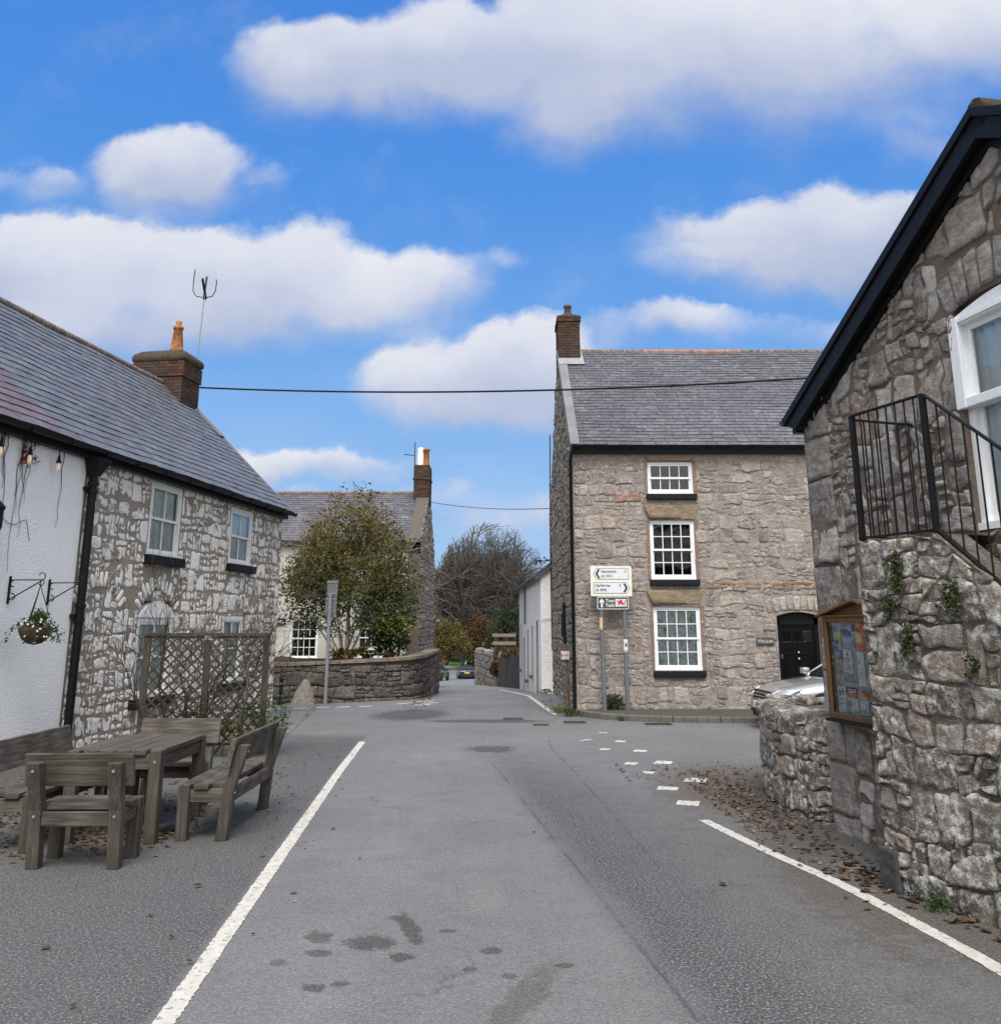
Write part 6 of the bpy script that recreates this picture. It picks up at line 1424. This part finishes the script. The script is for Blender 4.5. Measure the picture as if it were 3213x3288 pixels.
# far trees: one great bare beech, autumn trees and hedges at the bend
cfgt = dict(wob=.13, lift=[.05, .02, .0, -.02, -.03, -.05], taper=.62, max=5, kids=[7, 6, 5, 4, 3], at=[(.3, .95), (.2, .95)], ang=(.35, .95), len=(.58, .78), rmin=.03, seg=5)
hp = V3(-4.2, 128, -3)
cfgt['env'] = lambda p: ((p.x + 1.1) / 8.4) ** 2 + ((p.y - 128) / 7.5) ** 2 + ((p.z - 4.5) / 11) ** 2 < 1 + .14 * NZ.noise(p * .5)
M['grey_twig'] = simple('grey_beech_bark', (.11, .097, .085), .9, var=.3, bs=.5, sc=6)
tree('bare_tree', 'great spreading beech, nearly bare with dark grey branches against the sky', hp, 7.4, .85, cfgt, 'grey_twig', [(1, .2, 'rust_leaf', .05, .5)], n=7,
     stems=[((0, 0, 1), .9, 1.1), ((-.6, 0, .75), 1.05, .7), ((.65, .1, .75), 1.05, .75), ((-.25, .2, 1), 1.15, .8), ((.3, -.1, 1), 1.2, .8), ((-1, .2, .42), 1.0, .55), ((1, -.2, .45), 1.1, .6), ((.1, -.6, .8), 1, .6), ((-.8, -.4, .6), 1, .55), ((.9, .4, .3), 1, .5)])
for label, c, r, n, mat, sz in [
    ('golden olive tree left of the lane beneath the bare beech', (-6.3, 112, .2), (2.6, 2.2, 3.0), 3200, 'gold_leaf', .3),
    ('russet brown tree in front of the bare beech trunk', (-2.9, 116, .4), (2.2, 2.2, 3.1), 2200, 'rust_leaf', .3),
    ('copper coloured tree leaning behind the white cottage', (.7, 105, .2), (1.9, 2.2, 2.6), 1300, 'rust_leaf', .3),
    ('brown leaved tree at the left edge of the lane gap', (-9.6, 118, 1.0), (2.0, 2.2, 3.0), 1200, 'rust_leaf', .3),
    ('pale yellow bush hanging over the bridge rails', (-4.2, 106, -.6), (1.7, 1.4, 1.9), 1500, 'gold_leaf', .24),
    ('dark green conifer above the board fence', (.6, 66, 1.2), (1.5, 1.4, 1.7), 2000, 'dark_leaf', .22)]:
    bush(label, c, r, n, mat, sz, 'autumn_tree' if 'conifer' not in label else 'conifer', 'tree')
bush('dark green laurel hedge across the end of the lane', (-7.0, 131, -1.1), (3.6, 1.5, 1.5), 2600, 'dark_leaf', .3, 'hedge', 'hedge')
bush('lighter green hedge behind the laurel hedge', (-6.5, 140, .1), (6, 1.5, 1.6), 1800, 'green_leaf', .32, 'hedge', 'hedge')
bush('olive bush at the roadside behind the parked estate car', (-7.4, 96, -2.3), (1.0, 1.2, 1.5), 900, 'green_leaf', .22)
bush('red brown beech hedge along the left side of the lane', (-4.0, 52, .4), (.9, 5, 2.4), 2600, 'rust_leaf', .2, 'hedge', 'hedge')
bush('small bright yellow bush above the red brown hedge', (-4.1, 56, 3.1), (.45, .6, .4), 240, 'lime_leaf', .16)
bush('thin pale leafless shrub above the fence by the white cottage', (.2, 55, 1.4), (.9, .8, 1.3), 60, 'rust_leaf', .1)
for label, P, mat in [('grass bank right of the far side road', [(-9, 108), (-3.8, 104), (-3.2, 122), (-12, 131)], 'grass'), ]: pass
mb = MB(); mb.grid([[V3(x, y, gz(x, y) + .02) for x in (-40, -10, -6, 10, 40)] for y in (122, 126, 130, 160)]); tag(mb.build('grass_bank', M['grass']), kind='structure')
mb = MB(); mb.grid([[V3(x + .25 * (y - 88), y, gz(x, y) + .012) for x in (-7.6, -6.9, -6.4)] for y in (86, 90, 94, 98)]); tag(mb.build('grass_verge', M['grass']), kind='structure')
br_ = thing('bridge_rail', 'dark gate with leaning white posts just beyond the hatchback', 'gate', (-2.9, 107, -3.4))
mb = MB(); mb.box((-3.9, 107, -3.5), (-1.6, 107.1, -1.45)); mb.build('gate_panel', M['black_dull'], br_)
for x, dx_ in ((-4.0, .25), (-1.55, -.2)):
    mb = MB(); mb.bar((x, 106.9, -3.6), (x + dx_, 106.9, -1.3), .2, .14); mb.build('post', M['white'], br_)

# ================================================================== cars
rng = random.Random(101)
def car(label, loc, rz, paint_, kind):
    """x forward. kind: saloon or hatch"""
    t = thing('parked_car', label, 'car', (0, 0, 0)); ins = lambda n, m, f, p=t, bev=0, sub=0: (lambda mb: (f(mb), mb.build(n, m, p, bevel=bev, subsurf=sub))[1])(MB())
    if kind == 'saloon':
        L2, hw = 2.3, .9; st = [(2.3, .33, .50, .58), (2.25, .2, .64, .70), (2.08, .19, .72, .82), (1.75, .18, .80, .875), (1.3, .17, .86, .9), (.9, .17, .905, .9), (.2, .17, .93, .905), (-.9, .17, .95, .905), (-1.7, .18, .97, .89), (-2.1, .22, .95, .84), (-2.3, .35, .82, .74)]
        gh = [(1.24, .70, .88, .68, .89), (.46, .76, .93, .58, 1.36), (-.2, .78, .94, .58, 1.42), (-.9, .78, .95, .57, 1.41), (-1.35, .77, .96, .56, 1.33), (-1.95, .7, .95, .66, .97)]; wx = (1.42, -1.35); wr = .32
    else:
        L2, hw = 1.95, .84; st = [(1.95, .35, .52, .55), (1.88, .22, .66, .68), (1.65, .2, .76, .78), (1.2, .19, .86, .83), (.85, .19, .92, .84), (0, .19, .96, .85), (-.9, .19, 1.0, .85), (-1.6, .21, 1.0, .83), (-1.88, .26, .93, .78), (-1.95, .4, .8, .72)]
        gh = [(1.0, .66, .9, .64, .91), (.35, .74, .95, .56, 1.36), (-.2, .76, .96, .56, 1.45), (-.9, .76, .98, .55, 1.45), (-1.4, .74, 1.0, .54, 1.38), (-1.8, .7, .99, .62, 1.02)]; wx = (1.2, -1.22); wr = .3
    def sec(x, zb, zt, w):
        h = zt - zb
        half = [(0, zb), (w * .8, zb), (w * .95, zb + .08), (w, zb + .3 * h), (w * 1.0, zb + .62 * h), (w * .965, zt - .09 * h), (w * .88, zt + .005), (w * .5, zt + .035), (0, zt + .045)]
        return [V3(x, y, z) for y, z in half] + [V3(x, -y, z) for y, z in half[-2:0:-1]]
    def body(mb):
        rows = [sec(*s) for s in st]; mb.grid([r + [r[0]] for r in rows], .5); mb.poly(rows[0][::-1], .5, 0, True); mb.poly(rows[-1], .5, 0, True)
        for i in range(len(gh) - 1):
            if i in (0, len(gh) - 2): continue
            a, b = gh[i], gh[i + 1]; mb.poly([V3(a[0], -a[3], a[4]), V3(b[0], -b[3], b[4]), V3(b[0], b[3], b[4]), V3(a[0], a[3], a[4])], .5, 0, True)
        for s in (-1, 1):   # pillars and cant rail
            for k in (0, 2, 3, len(gh) - 2):
                a = gh[k]; b = gh[k + 1]
                if k in (0, len(gh) - 2): mb.bar((a[0], s * a[3], a[4]) if k == 0 else (a[0], s * a[3], a[4]), (b[0], s * b[3], b[4]), .06, .05)
            for k in (1, 2, 3): mb.bar((gh[k][0], s * gh[k][3], gh[k][4]), (gh[k + 1][0], s * gh[k + 1][3], gh[k + 1][4]), .06, .04)
            mb.bar((gh[2][0] - .3, s * gh[2][1], gh[2][2]), (gh[2][0] - .35, s * gh[2][3], gh[2][4]), .07, .03)
    bd = ins('body', paint_, body, sub=1)
    dk = M['car_glass']
    a, b = gh[0], gh[1]; ins('windscreen', dk, lambda mb: mb.poly([V3(a[0] + .01, -a[3], a[4]), V3(a[0] + .01, a[3], a[4]), V3(b[0], b[3], b[4]), V3(b[0], -b[3], b[4])]))
    c, d = gh[-2], gh[-1]; ins('rear_window', dk, lambda mb: mb.poly([V3(c[0], -c[3], c[4]), V3(c[0], c[3], c[4]), V3(d[0] - .01, d[3], d[4]), V3(d[0] - .01, -d[3], d[4])]))
    for s in (-1, 1):
        def sw(mb):
            up_ = [V3(g[0], s * g[3] * 1.0, g[4] - .01) for g in gh]; lo = [V3(g[0], s * g[1] * 1.0, g[2]) for g in gh]
            for i in range(len(gh) - 1): mb.poly([lo[i], lo[i + 1], up_[i + 1], up_[i]])
        ins('side_window', dk, sw)
        ins('door_mirror', paint_, lambda mb: rock(mb, (gh[0][0] - .12, s * (hw + .06), .98), (.07, .1, .06), rng, rough=.02))
        ins('door_handle', paint_, lambda mb: mb.box((-.35, s * hw * .995 - .012, .74), (-.15, s * hw * .995 + .012, .765)))
        for x in wx:
            def tyre(mb):
                c0 = V3(x, s * (hw - .1), wr); pr = [(wr * .62, -.09), (wr * .95, -.095), (wr, -.06), (wr, .06), (wr * .95, .095), (wr * .62, .09)]; rows = []
                for r, o in pr: rows.append([c0 + V3(r * cos(2 * pi * i / 24), s * o, r * sin(2 * pi * i / 24)) for i in range(25)])
                mb.grid(rows)
            w_ = ins('wheel', M['tyre'], tyre)
            def rim(mb):
                c0 = V3(x, s * (hw - .03), wr); mb.poly([c0 + V3(wr * .6 * cos(2 * pi * i / 20), -s * .02, wr * .6 * sin(2 * pi * i / 20)) for i in range(20)], .2)
                for i in range(5): mb.bar(c0, c0 + V3(wr * .6 * cos(2 * pi * i / 5), 0, wr * .6 * sin(2 * pi * i / 5)), .07, .03, up=(0, 1, 0))
                mb.tube([c0 + V3(wr * .6 * cos(2 * pi * i / 20), 0, wr * .6 * sin(2 * pi * i / 20)) for i in range(21)], .02, 5)
            ins('rim', M['alloy'], rim, w_)
            ins('wheel_arch', M['tyre'], lambda mb: mb.tube([V3(x, s * (hw - .16), wr), V3(x, s * (hw + .008), wr)], wr + .06, 24))
    def patch(pts, off, nm, m):
        return ins(nm, m, lambda mb: mb.hexa([V(p) for p in pts] + [V(p) + V(off) for p in pts]), bev=.01)
    xf = st[0][0]
    for s in (-1, 1):
        patch([(xf - .06, s * .50, .60), (xf - .28, s * .80, .62), (xf - .52, s * .87, .74), (xf - .2, s * .56, .70)], (.045, s * .015, .015), 'headlight', M['lamp_glass'])
        patch([(xf - .06, s * .5, .30), (xf - .06, s * .68, .3), (xf - .1, s * .68, .38), (xf - .06, s * .5, .38)], (.05, 0, 0), 'fog_lamp', M['tyre'])
        xr = st[-1][0]; patch([(xr + .05, s * .48, .74), (xr + .14, s * .78, .74), (xr + .2, s * .8, .93), (xr + .1, s * .52, .93)], (-.06, s * .02, 0), 'tail_light', M['tail'])
    patch([(xf - .06, -.42, .5), (xf - .06, .42, .5), (xf - .12, .44, .68), (xf - .12, -.44, .68)], (.07, 0, .01), 'grille', M['tyre'])
    ins('grille_bar', M['chrome'], lambda mb: [mb.bar((xf + .02 - .03 * k, -.42, .535 + .055 * k), (xf + .02 - .03 * k, .42, .535 + .055 * k), .016, .016) for k in range(3)])
    patch([(xf - .08, -.5, .22), (xf - .08, .5, .22), (xf - .06, .5, .36), (xf - .06, -.5, .36)], (.065, 0, 0), 'air_intake', M['tyre'])
    patch([(xf - .02, -.26, .385), (xf - .02, .26, .385), (xf - .02, .26, .495), (xf - .02, -.26, .495)], (.06, 0, 0), 'front_plate', M['white'])
    xr = st[-1][0]; z = .62
    patch([(xr + .02, -.26, z), (xr + .02, .26, z), (xr + .02, .26, z + .12), (xr + .02, -.26, z + .12)], (-.05, 0, 0), 'rear_plate', M['plate_yellow'])
    patch([(xr + .03, -.6, .3), (xr + .03, .6, .3), (xr + .03, .6, .42), (xr + .03, -.6, .42)], (-.04, 0, 0), 'rear_bumper', M['tyre'])
    ins('wiper', M['tyre'], lambda mb: [mb.bar((1.02, y, .935), (.82, y + .5, 1.03), .015, .015) for y in (-.55, .05)])
    ins('bonnet_seam', M['tyre'], lambda mb: [mb.bar((st[2][0] + .03, s * .6, st[2][2] + .035), (.95, s * .73, .94), .006, .006) for s in (-1, 1)])
    ins('badge', M['chrome'], lambda mb: mb.tube([(xr + .02, 0, .86), (xr - .035, 0, .86)], .05, 14))
    t.location = loc; t.rotation_euler = (0, 0, rz); return t
def carpaint(name, c, m=.6):
    t = NT(name); return t.out(c, .28, t.bump(t.noise(3, 2), .03, .01), m, .5, Coat_Weight=.8, Coat_Roughness=.05)
M['car_glass'] = simple('car_window_glass', (.012, .018, .018), .06, bs=0, spec=.8); M['tyre'] = simple('black_rubber', (.014, .014, .015), .7, bs=.1)
M['alloy'] = simple('alloy_wheel', (.4, .4, .42), .35, .8, bs=0); M['chrome'] = simple('chrome_trim', (.6, .6, .62), .15, 1., bs=0)
M['lamp_glass'] = simple('clear_headlamp', (.72, .75, .78), .1, .3, bs=0, spec=.8); M['tail'] = simple('red_lamp', (.4, .012, .015), .2, bs=0); M['plate_yellow'] = simple('yellow_plate', (.75, .5, .03), .5, bs=0)
car('silver saloon car parked against the kerb, its nose showing above the low stone wall', (6.92, 17.35, -.11), pi + .02, carpaint('silver_paint', (.42, .44, .46), .55), 'saloon')
car('dark blue hatchback with red tail lights seen from behind at the bend of the lane', (-3.6, 100, gz(-3.6, 100) + .02), R(96), carpaint('dark_blue_paint', (.012, .016, .04), .3), 'hatch')
car('dark grey estate car half hidden behind the end of the garden wall', (-5.75, 86, gz(-5.75, 86) + .02), R(80), carpaint('dark_grey_paint', (.03, .032, .035), .3), 'hatch')

# ================================================================== direction sign before the stone house
rng = random.Random(113)
FD = Frame((1.9, 19.86), (1, .015)); DS = thing('direction_sign', 'white direction sign for Nannerch and Llanferres over a brown tour sign on two grey posts', 'road sign', (2.35, 19.9, 0))
M['sign_white'] = simple('sign_white', (.66, .69, .72), .35, var=.04, bs=0); M['sign_cream'] = simple('sign_cream_back', (.72, .73, .60), .4, var=.04, bs=0); M['ink'] = simple('sign_black', (.03, .035, .045), .4, bs=0); M['brown'] = simple('sign_brown', (.075, .06, .055), .4, bs=0); M['red'] = simple('dragon_red', (.52, .02, .04), .5, bs=0)
for a0, a1, lab in ((.24, .21, 'a'), (.715, .70, 'b')):
    mb = MB(); mb.tube([FD(a0, -.05, -.06), FD(a1, 2.85, -.06)], .043, 14)
    po = mb.build('post', M['grey_paint'], DS)
    mb = MB()
    if lab == 'a':
        mb.tube([FD(a0, .9, -.06), FD(a0, .93, -.06)], .047, 14)
        mb.build('collar', M['galv'], po); mb = MB(); mb.lathe(tuple(FD(a1 + .004, 0, -.06)), [(.0455, 1.62), (.0455, 1.86)], 14); mb.build('sticker', simple('peach_sticker', (.62, .45, .28), .6, bs=0), po)
        mb = MB(); mb.lathe(tuple(FD(a1 + .002, 0, -.06)), [(.05, 2.0), (.05, 2.3)], 14); mb.build('sleeve', M['galv'], po)
    else:
        mb.lathe(tuple(FD(a0 - .006, 0, -.06)), [(.046, 1.17), (.046, 1.42)], 14); st_ = mb.build('sticker', M['old_white'], po)
        mb = MB(); mb.fbox(FD, a0 - .02, a0 + .015, 1.27, 1.33, -.012, -.01); mb.fbox(FD, a0 - .02, a0 + .0, 1.32, 1.35, -.012, -.01); mb.fbox(FD, a0 - .035, a0 + .03, 1.19, 1.2, -.013, -.0105); mb.build('pictogram', M['ink'], po)
def rr(a0, z0, a1, z1, r, o, mb, mi=0, th=.004):
    pts = []
    for cx, cz, s in ((a1 - r, z0 + r, -90), (a1 - r, z1 - r, 0), (a0 + r, z1 - r, 90), (a0 + r, z0 + r, 180)):
        for i in range(6): t = R(s + 18 * i); pts.append((cx + r * cos(t), cz + r * sin(t)))
    n = len(pts); f = [FD(a, z, o) for a, z in pts]; b = [FD(a, z, o - th) for a, z in pts]
    mb.poly(f, .5, mi); mb.add(f + b, [(i, n + i, n + (i + 1) % n, (i + 1) % n) for i in range(n)], .5, mi); mb.poly(b[::-1], .5, mi)
mb = MB(); rr(0, 2.30, .87, 2.925, .03, 0, mb); pl_ = mb.build('main_plate', M['sign_cream'], DS)
def flag(mb, a0, a1, z0, z1, left, o, g, mi):   # pointed flag panel
    zc = (z0 + z1) / 2; k = .06; r = .015
    P = [(a0 + g, z0 + g), (a1 - k - g * .3, z0 + g), (a1 - g * 1.3, zc), (a1 - k - g * .3, z1 - g), (a0 + g, z1 - g)]
    if left: P = [(a0 + a1 - a, z) for a, z in P][::-1]
    mb.poly([FD(a, z, o) for a, z in P], .5, mi)
mb = MB()
for (a0, a1, z0, z1, left) in ((.06, .81, 2.645, 2.88, True), (.055, .825, 2.355, 2.585, False)):
    flag(mb, a0, a1, z0, z1, left, .003, 0, 1); flag(mb, a0, a1, z0, z1, left, .005, .009, 0)
    zc = (z0 + z1) / 2; x = a0 + .045 if left else a1 - .045; s = 1 if left else -1
    for zz in (z1 - .022, z0 + .022): 
        q = [(x, zc), (x + s * .05, zz), (x + s * .098, zz), (x + s * .048, zc)]
        mb.poly([FD(a, z, .007) for a, z in q], .5, 1)
mb.build('flag_panel', [M['sign_white'], M['ink']], pl_)
mb = MB()
for s_, a, z in (('Nannerch', .222, 2.785), ('3', .72, 2.785), ('(A 541)', .222, 2.69), ('Llanferres', .085, 2.495), ('3', .6, 2.495), ('(A 494)', .09, 2.4)): text(mb, s_, FD, a, z, .008, .083, bold=.012, squash=.98)
mb.build('lettering', M['ink'], pl_)
mb = MB(); rr(.13, 2.03, .79, 2.29, .03, .002, mb, 0); rr(.145, 2.045, .775, 2.275, .02, .004, mb, 1, .001); lp_ = mb.build('tour_plate', [M['sign_white'], M['brown']], DS)
mb = MB(); text(mb, 'Tour', FD, .305, 2.175, .006, .095, bold=.02, squash=.98); text(mb, 'Taith', FD, .3, 2.08, .006, .095, bold=.02, squash=.98)
mb.poly([FD(a, z, .006) for a, z in ((.205, 2.07), (.245, 2.07), (.245, 2.18), (.275, 2.155), (.275, 2.195), (.225, 2.25), (.175, 2.195), (.175, 2.155), (.205, 2.18))]); rr(.51, 2.085, .745, 2.24, .005, .006, mb, 0, .0015)
mb.build('lettering', M['sign_white'], lp_)
mb = MB()   # red dragon passant, cut as flat shapes
def dg(P): mb.poly([FD(.522 + a * .0213, 2.09 + z * .0145, .0078) for a, z in P])
dg([(2.2, 5), (3.2, 6), (5.6, 5.8), (7.6, 5.2), (8.2, 4), (7.5, 3), (5.5, 3.8), (3.4, 3.4), (2.4, 4)])           # trunk
dg([(2.2, 5), (1.8, 6.6), (1.0, 6.9), (.4, 6.3), (.9, 7.4), (1.2, 8.4), (1.9, 8.2), (2.9, 8.6), (2.7, 7.4), (3.2, 6)])   # head, ears, neck
dg([(3.2, 5.8), (3.6, 8.4), (4.4, 9.9), (4.9, 8.6), (6.2, 9.7), (6.0, 8.2), (7.2, 8.6), (6.2, 7), (6.4, 5.6)])       # wing
dg([(7.6, 5.2), (8.6, 5.8), (9.0, 7), (8.5, 8.2), (9.3, 9.3), (9.9, 8.2), (9.4, 7.8), (9.8, 6.4), (9.2, 5), (8.0, 4)])   # tail
for P in ([(2.4, 4.6), (1.4, 3.4), (.4, 3.8), (.5, 2.9), (1.6, 2.5), (3.0, 3.8)], [(2.9, 3.8), (2.6, 2.2), (1.8, 1.2), (3.0, 1.0), (3.5, 2.2), (3.9, 3.7)], [(5.5, 3.8), (5.6, 2.3), (4.9, 1.2), (6.1, 1.0), (6.6, 2.3), (6.8, 3.4)], [(7.2, 3.6), (7.9, 2.4), (7.3, 1.2), (8.6, 1.0), (8.9, 2.4), (8.2, 4)]): dg(P)
mb.build('dragon_emblem', M['red'], lp_)
# leaning old post with a paper arrow
pp = thing('old_post', 'slim rusty post with a black cable box against the stone gable by the lane', 'post', (1.45, 21.4, 0))
mb = MB(); mb.tube([V3(1.47, 21.3, -.1), V3(1.44, 21.3, 1.3)], .04, 10); mb.build('pole', simple('rusty_pole', (.17, .115, .085), .8, var=.4, bs=.4), pp)
mb = MB(); mb.tube([V3(1.44, 21.3, 1.3), V3(1.42, 21.3, 2.2)], .035, 10); mb.box((1.36, 21.25, 1.45), (1.42, 21.35, 1.95)); [mb.box((1.40, 21.26, z), (1.49, 21.34, z + .03)) for z in (1.5, 1.9, 2.1)]; mb.build('conduit', M['black_dull'], pp)
FPp = Frame((1.34, 21.22), (1, .1)); pn = thing('paper_notice', 'white paper notice with an orange arrow on the slim rusty post', 'notice', tuple(FPp(.09, 1.05)))
mb = MB(); mb.fbox(FPp, 0, .185, .97, 1.15, 0, .004); mb.build('sheet', M['sign_white'], pn)
mb = MB(); mb.poly([FPp(a, z, .006) for a, z in ((.06, 1.05), (.12, 1.05), (.115, 1.02), (.17, 1.06), (.115, 1.1), (.12, 1.07), (.06, 1.07))]); mb.poly([FPp(.025 + .025 * cos(2 * pi * i / 12), 1.055 + .035 * sin(2 * pi * i / 12), .006) for i in range(12)]); mb.build('arrow', simple('orange_print', (.75, .2, .05), .6, bs=0), pn)
weed('small leafy evergreen growing between the two sign posts', 2.36, 20.08, .16, .34, 260, 'dark_leaf', .06)
weed('tiny yellowing plant at the foot of the first sign post', 2.2, 20.08, .07, .2, 60, 'lime_leaf', .04)
for i, (x, y) in enumerate(((1.38, 20.3), (1.3, 20.8), (1.46, 19.7), (1.6, 19.55), (1.55, 27.6))):
    pass
weed('bright green weeds at the house corner below the drainpipe', 1.42, 20.0, .16, .16, 160, 'green_leaf', .05)
weed('straggling green weeds along the lane edge by the rusty post', 1.25, 20.9, .2, .16, 150, 'lime_leaf', .05)
weed('little green weed on the kerb by the drain', 2.35, 18.95, .06, .09, 40, 'green_leaf', .035)
weed('low weed at the corner of the white cottage', 1.3, 28.0, .2, .16, 90, 'green_leaf', .06)
bp_ = thing('creeper', 'dark dead creeper clinging to the far edge of the stone gable', 'climbing plant', (1.55, 28.4, 3)); mb = MB()
pts = [V3(1.55 + rng.gauss(0, .022), 28.45 + rng.gauss(0, .1), rng.uniform(2.6, 6)) for _ in range(190)] + [V3(1.05 + rng.random() * .5, 28.4, 3.62 + rng.gauss(0, .05)) for _ in range(40)]
leaves(mb, pts, rng, .09); mb.build('foliage', M['rust_leaf'], bp_)
mb = MB(); mb.tube([V3(1.54, 28.45, 1), V3(1.52, 28.45, 4), V3(1.55, 28.4, 7.5)], .02, 5); mb.tube([V3(1.53, 28.45, 3.6), V3(1.0, 28.4, 3.62)], .012, 4); mb.build('stem', M['twig'], bp_)

# overhead cables
def cable(name, label, p, q, sag, r):
    p, q = V(p), V(q); mb = MB(); mb.tube([p.lerp(q, i / 40) - V3(0, 0, sag * 4 * (i / 40) * (1 - i / 40)) for i in range(41)], r, 6); tag(mb.build(name, M['black_dull'], loc=p), label, 'cable')
cable('overhead_cable', 'thick black overhead cable from the cottage chimney across the junction', FL(8.08, 7.36, -2.28), (7.2, 18, 6.62), .22, .022)
cable('overhead_wire', 'thin overhead wire from the cream house to the stone gable', (-2.8, 36.9, 6.5), (1.55, 28.4, 5.2), .12, .012)

# drains and fallen leaves
for i, (x, y, w_, l_, lab) in enumerate(((2.95, 18.25, .5, .34, 'iron drain grate against the kerb before the stone house'), (1.42, 18.6, .42, .35, 'iron drain grate near the house corner'), (.25, 19.4, .4, .4, 'square iron cover in the lane mouth'), (.75, 18.1, .3, .25, 'small iron cover in the junction'))):
    d = thing('drain_cover', lab, 'drain', tuple(V3(x, y, gz(x, y)))); z = gz(x, y) + .004
    mb = MB(); [mb.box((x - w_ / 2, y - l_ / 2 + k * l_, z - .05), (x + w_ / 2, y - l_ / 2 + k * l_ + .03, z + .008)) for k in (0, .92)]; [mb.box((x - w_ / 2 + k * (w_ - .03), y - l_ / 2 + .031, z - .05), (x - w_ / 2 + k * (w_ - .03) + .03, y - l_ / 2 + .92 * l_, z + .008)) for k in (0, 1)]
    mb.build('frame', simple('rusty_cast_iron', (.06, .052, .046), .7, .3), d)
    mb = MB(); n = int(w_ / .05)
    for k in range(1, n): mb.box((x - w_ / 2 + k * w_ / n - .011, y - l_ / 2 + .03, z - .05), (x - w_ / 2 + k * w_ / n + .011, y + l_ / 2 - .03, z + .005))
    mb.build('grate', M['black_dull'], d)
mb = MB()
def scatter(cx, cy, sx, sy, n, size, ang=0):
    for _ in range(n):
        a, b = max(-1.7, min(1.7, rng.gauss(0, 1))) * sx, max(-2, min(2, rng.gauss(0, 1))) * sy; x, y = cx + a * cos(ang) - b * sin(ang), cy + a * sin(ang) + b * cos(ang)
        z = gz(x, y) + .006 + rng.random() * .012; s = size * rng.uniform(.4, 1.); t = rng.uniform(0, 2 * pi); c, s_ = cos(t), sin(t); cu = rng.uniform(-.05, .3) * s; tw = rng.gauss(0, .14) * s
        P = [(-.5, 0, cu * .6), (-.2, .32, cu), (.15, .38, cu * .9 + tw), (.5, .05, cu * .3), (.12, -.36, cu - tw), (-.22, -.3, cu * .7), (0, 0, 0)]
        v = [V3(x + (p[0] * c - p[1] * s_) * s, y + (p[0] * s_ + p[1] * c) * s, z + p[2]) for p in P]
        mb.add(v, [(0, 6, 1), (1, 6, 2), (2, 6, 3), (3, 6, 4), (4, 6, 5), (5, 6, 0)], rng.random() ** 1.2)
scatter(2.42, 10.1, .2, .75, 560, .055); scatter(2.42, 8.9, .15, .6, 170, .055, -.15); scatter(2.55, 7.5, .14, .6, 110, .07); scatter(2.3, 11.6, .5, .5, 150, .06)
scatter(2.55, 6.9, .07, .25, 60, .075); scatter(2.9, 5.7, .09, .5, 90, .085, .3); scatter(2.35, 7.2, .1, .35, 22, .07)
scatter(-3.2, 8.6, .35, .5, 420, .07); scatter(-4.6, 9.2, .6, .9, 900, .065); scatter(-2.2, 9.9, .3, .6, 60, .045); scatter(-1.9, 7.8, .5, 1.2, 14, .05); scatter(-4.0, 11, .9, 1.2, 300, .07)
scatter(-2.2, 11.5, .3, 1.2, 22, .045); scatter(1.4, 22.5, .3, 2, 90, .07); scatter(-2.1, 27, .15, 2.5, 160, .07); scatter(-.6, 9, 1.4, 3, 5, .04)
for x, y in ((-2.45, 5.55), (-1.95, 4.75), (-1.6, 5.3), (-2.0, 6.75), (-1.8, 7.6), (-1.35, 6.6), (1.5, 6.8), (2.25, 6.25)): scatter(x, y, .01, .01, 1, .075)
tag(mb.build('fallen_leaves', M['dead_leaf']), 'dry brown leaves fallen on the road edge and under the benches', 'leaves', kind='stuff')
